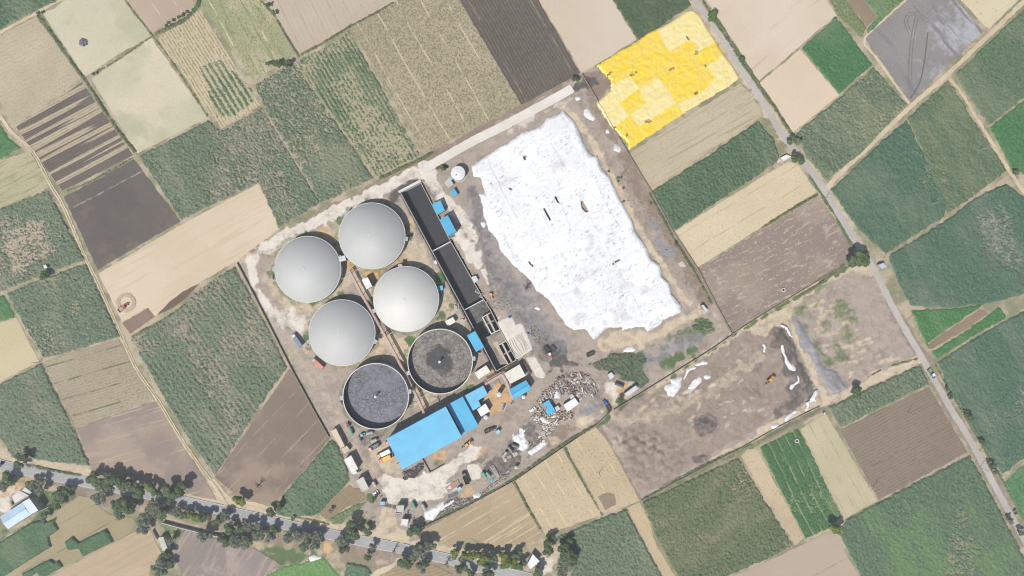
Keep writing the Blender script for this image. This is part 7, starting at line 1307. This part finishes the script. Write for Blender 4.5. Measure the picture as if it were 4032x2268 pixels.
heap('debris', 'dark scrap strewn beside the white bag pile', 't', 0, 0, 1, 500, [(110, 100, 96), (190, 184, 178), (150, 136, 126)], .5, (.2, .8), 'stuff', [(1400, 40), (1560, 80), (1580, 130), (1420, 240), (1380, 150)], 1.5)
heap('debris', 'rubbish along the south wall below the blue kiosk', 't', 0, 0, 1, 700, [(150, 138, 130), (190, 180, 170), (110, 100, 94), (226, 222, 220)], .4, (.2, .7), 'stuff', [(60, 1060), (330, 950), (560, 950), (760, 820), (930, 690), (1050, 560), (1150, 540), (1100, 640), (880, 780), (600, 980), (100, 1180)], 1.5)
heap('debris', 'dark heaps of sludge bags at the south corner of the largest shed', 's', 0, 0, 1, 260, [(112, 104, 104), (96, 90, 90), (140, 132, 130)], .6, (.5, 1.3), 'stuff', [(965, 750), (1050, 730), (1200, 640), (1210, 700), (1120, 800), (1000, 830), (960, 820), (1050, 790), (980, 770)], 1.2)
heap('debris', 'small stones and lumps scattered over the yard beside the basin', 'q', 0, 0, 1, 900, [(190, 180, 170), (120, 110, 104), (214, 206, 196)], .12, (.15, .6), 'stuff', [(760, 300), (1100, 300), (1300, 600), (1500, 700), (1700, 900), (1450, 880), (1300, 600), (1180, 480), (850, 400)], 1.2)
heap('debris', 'lumps and weeds strewn along the bare strip east of the white cover', 'g', 0, 0, 1, 1000, [(176, 160, 144), (120, 112, 92), (210, 198, 180)], .12, (.15, .6), 'stuff', [(1050, 20), (1130, 60), (1400, 500), (1700, 1000), (1900, 1400), (1750, 1400), (1450, 1000), (1150, 500), (950, 100)], 1.0)
for lb, c, pts, z, col in (('blue tarpaulin scrap at the top of the drying slab', 'q', [(1085, 525), (1135, 512), (1140, 540), (1100, 565)], .6, (66, 108, 170)), ('small blue sheet at the right edge of the drying slab', 'q', [(1358, 760), (1375, 750), (1392, 768), (1375, 782)], .5, (60, 92, 140)), ('white square slab by the wall round the weedy pit', 's', [(1195, 745), (1225, 725), (1250, 760), (1215, 780)], .5, (242, 240, 236)),
                      ('turquoise sheet crumpled below the tanks on wheels', 't', [(830, 680), (880, 650), (890, 665), (860, 720), (840, 715)], .6, (90, 176, 204))):
    o = hf('tarpaulin_scrap', PS(c, pts), .3, zl(9, .3), paint('scrap_%d' % col[1], col, .5), 0, .15, 4, (), True); o.location.z = z*.3; tag(o, lb, 'tarpaulin')

# ================================================================ HAZE
HAZE = 0.00027
bpy.ops.mesh.primitive_cube_add(size=1, location=(0, 0, 205)); o = bpy.context.object; o.name = 'haze'; o.dimensions = (13000, 13000, 430); o['kind'] = 'stuff'; o['label'] = 'thin dusty haze in the air over the plain'
m_ = bpy.data.materials.new('haze_air'); m_.use_nodes = True; q = m_.node_tree; q.nodes.remove(q.nodes['Principled BSDF']); pv = q.nodes.new('ShaderNodeVolumePrincipled'); pv.inputs['Density'].default_value = HAZE; pv.inputs['Color'].default_value = (.95, .975, 1, 1); pv.inputs['Anisotropy'].default_value = .3
q.links.new(pv.outputs[0], q.nodes['Material Output'].inputs['Volume']); o.data.materials.append(m_)
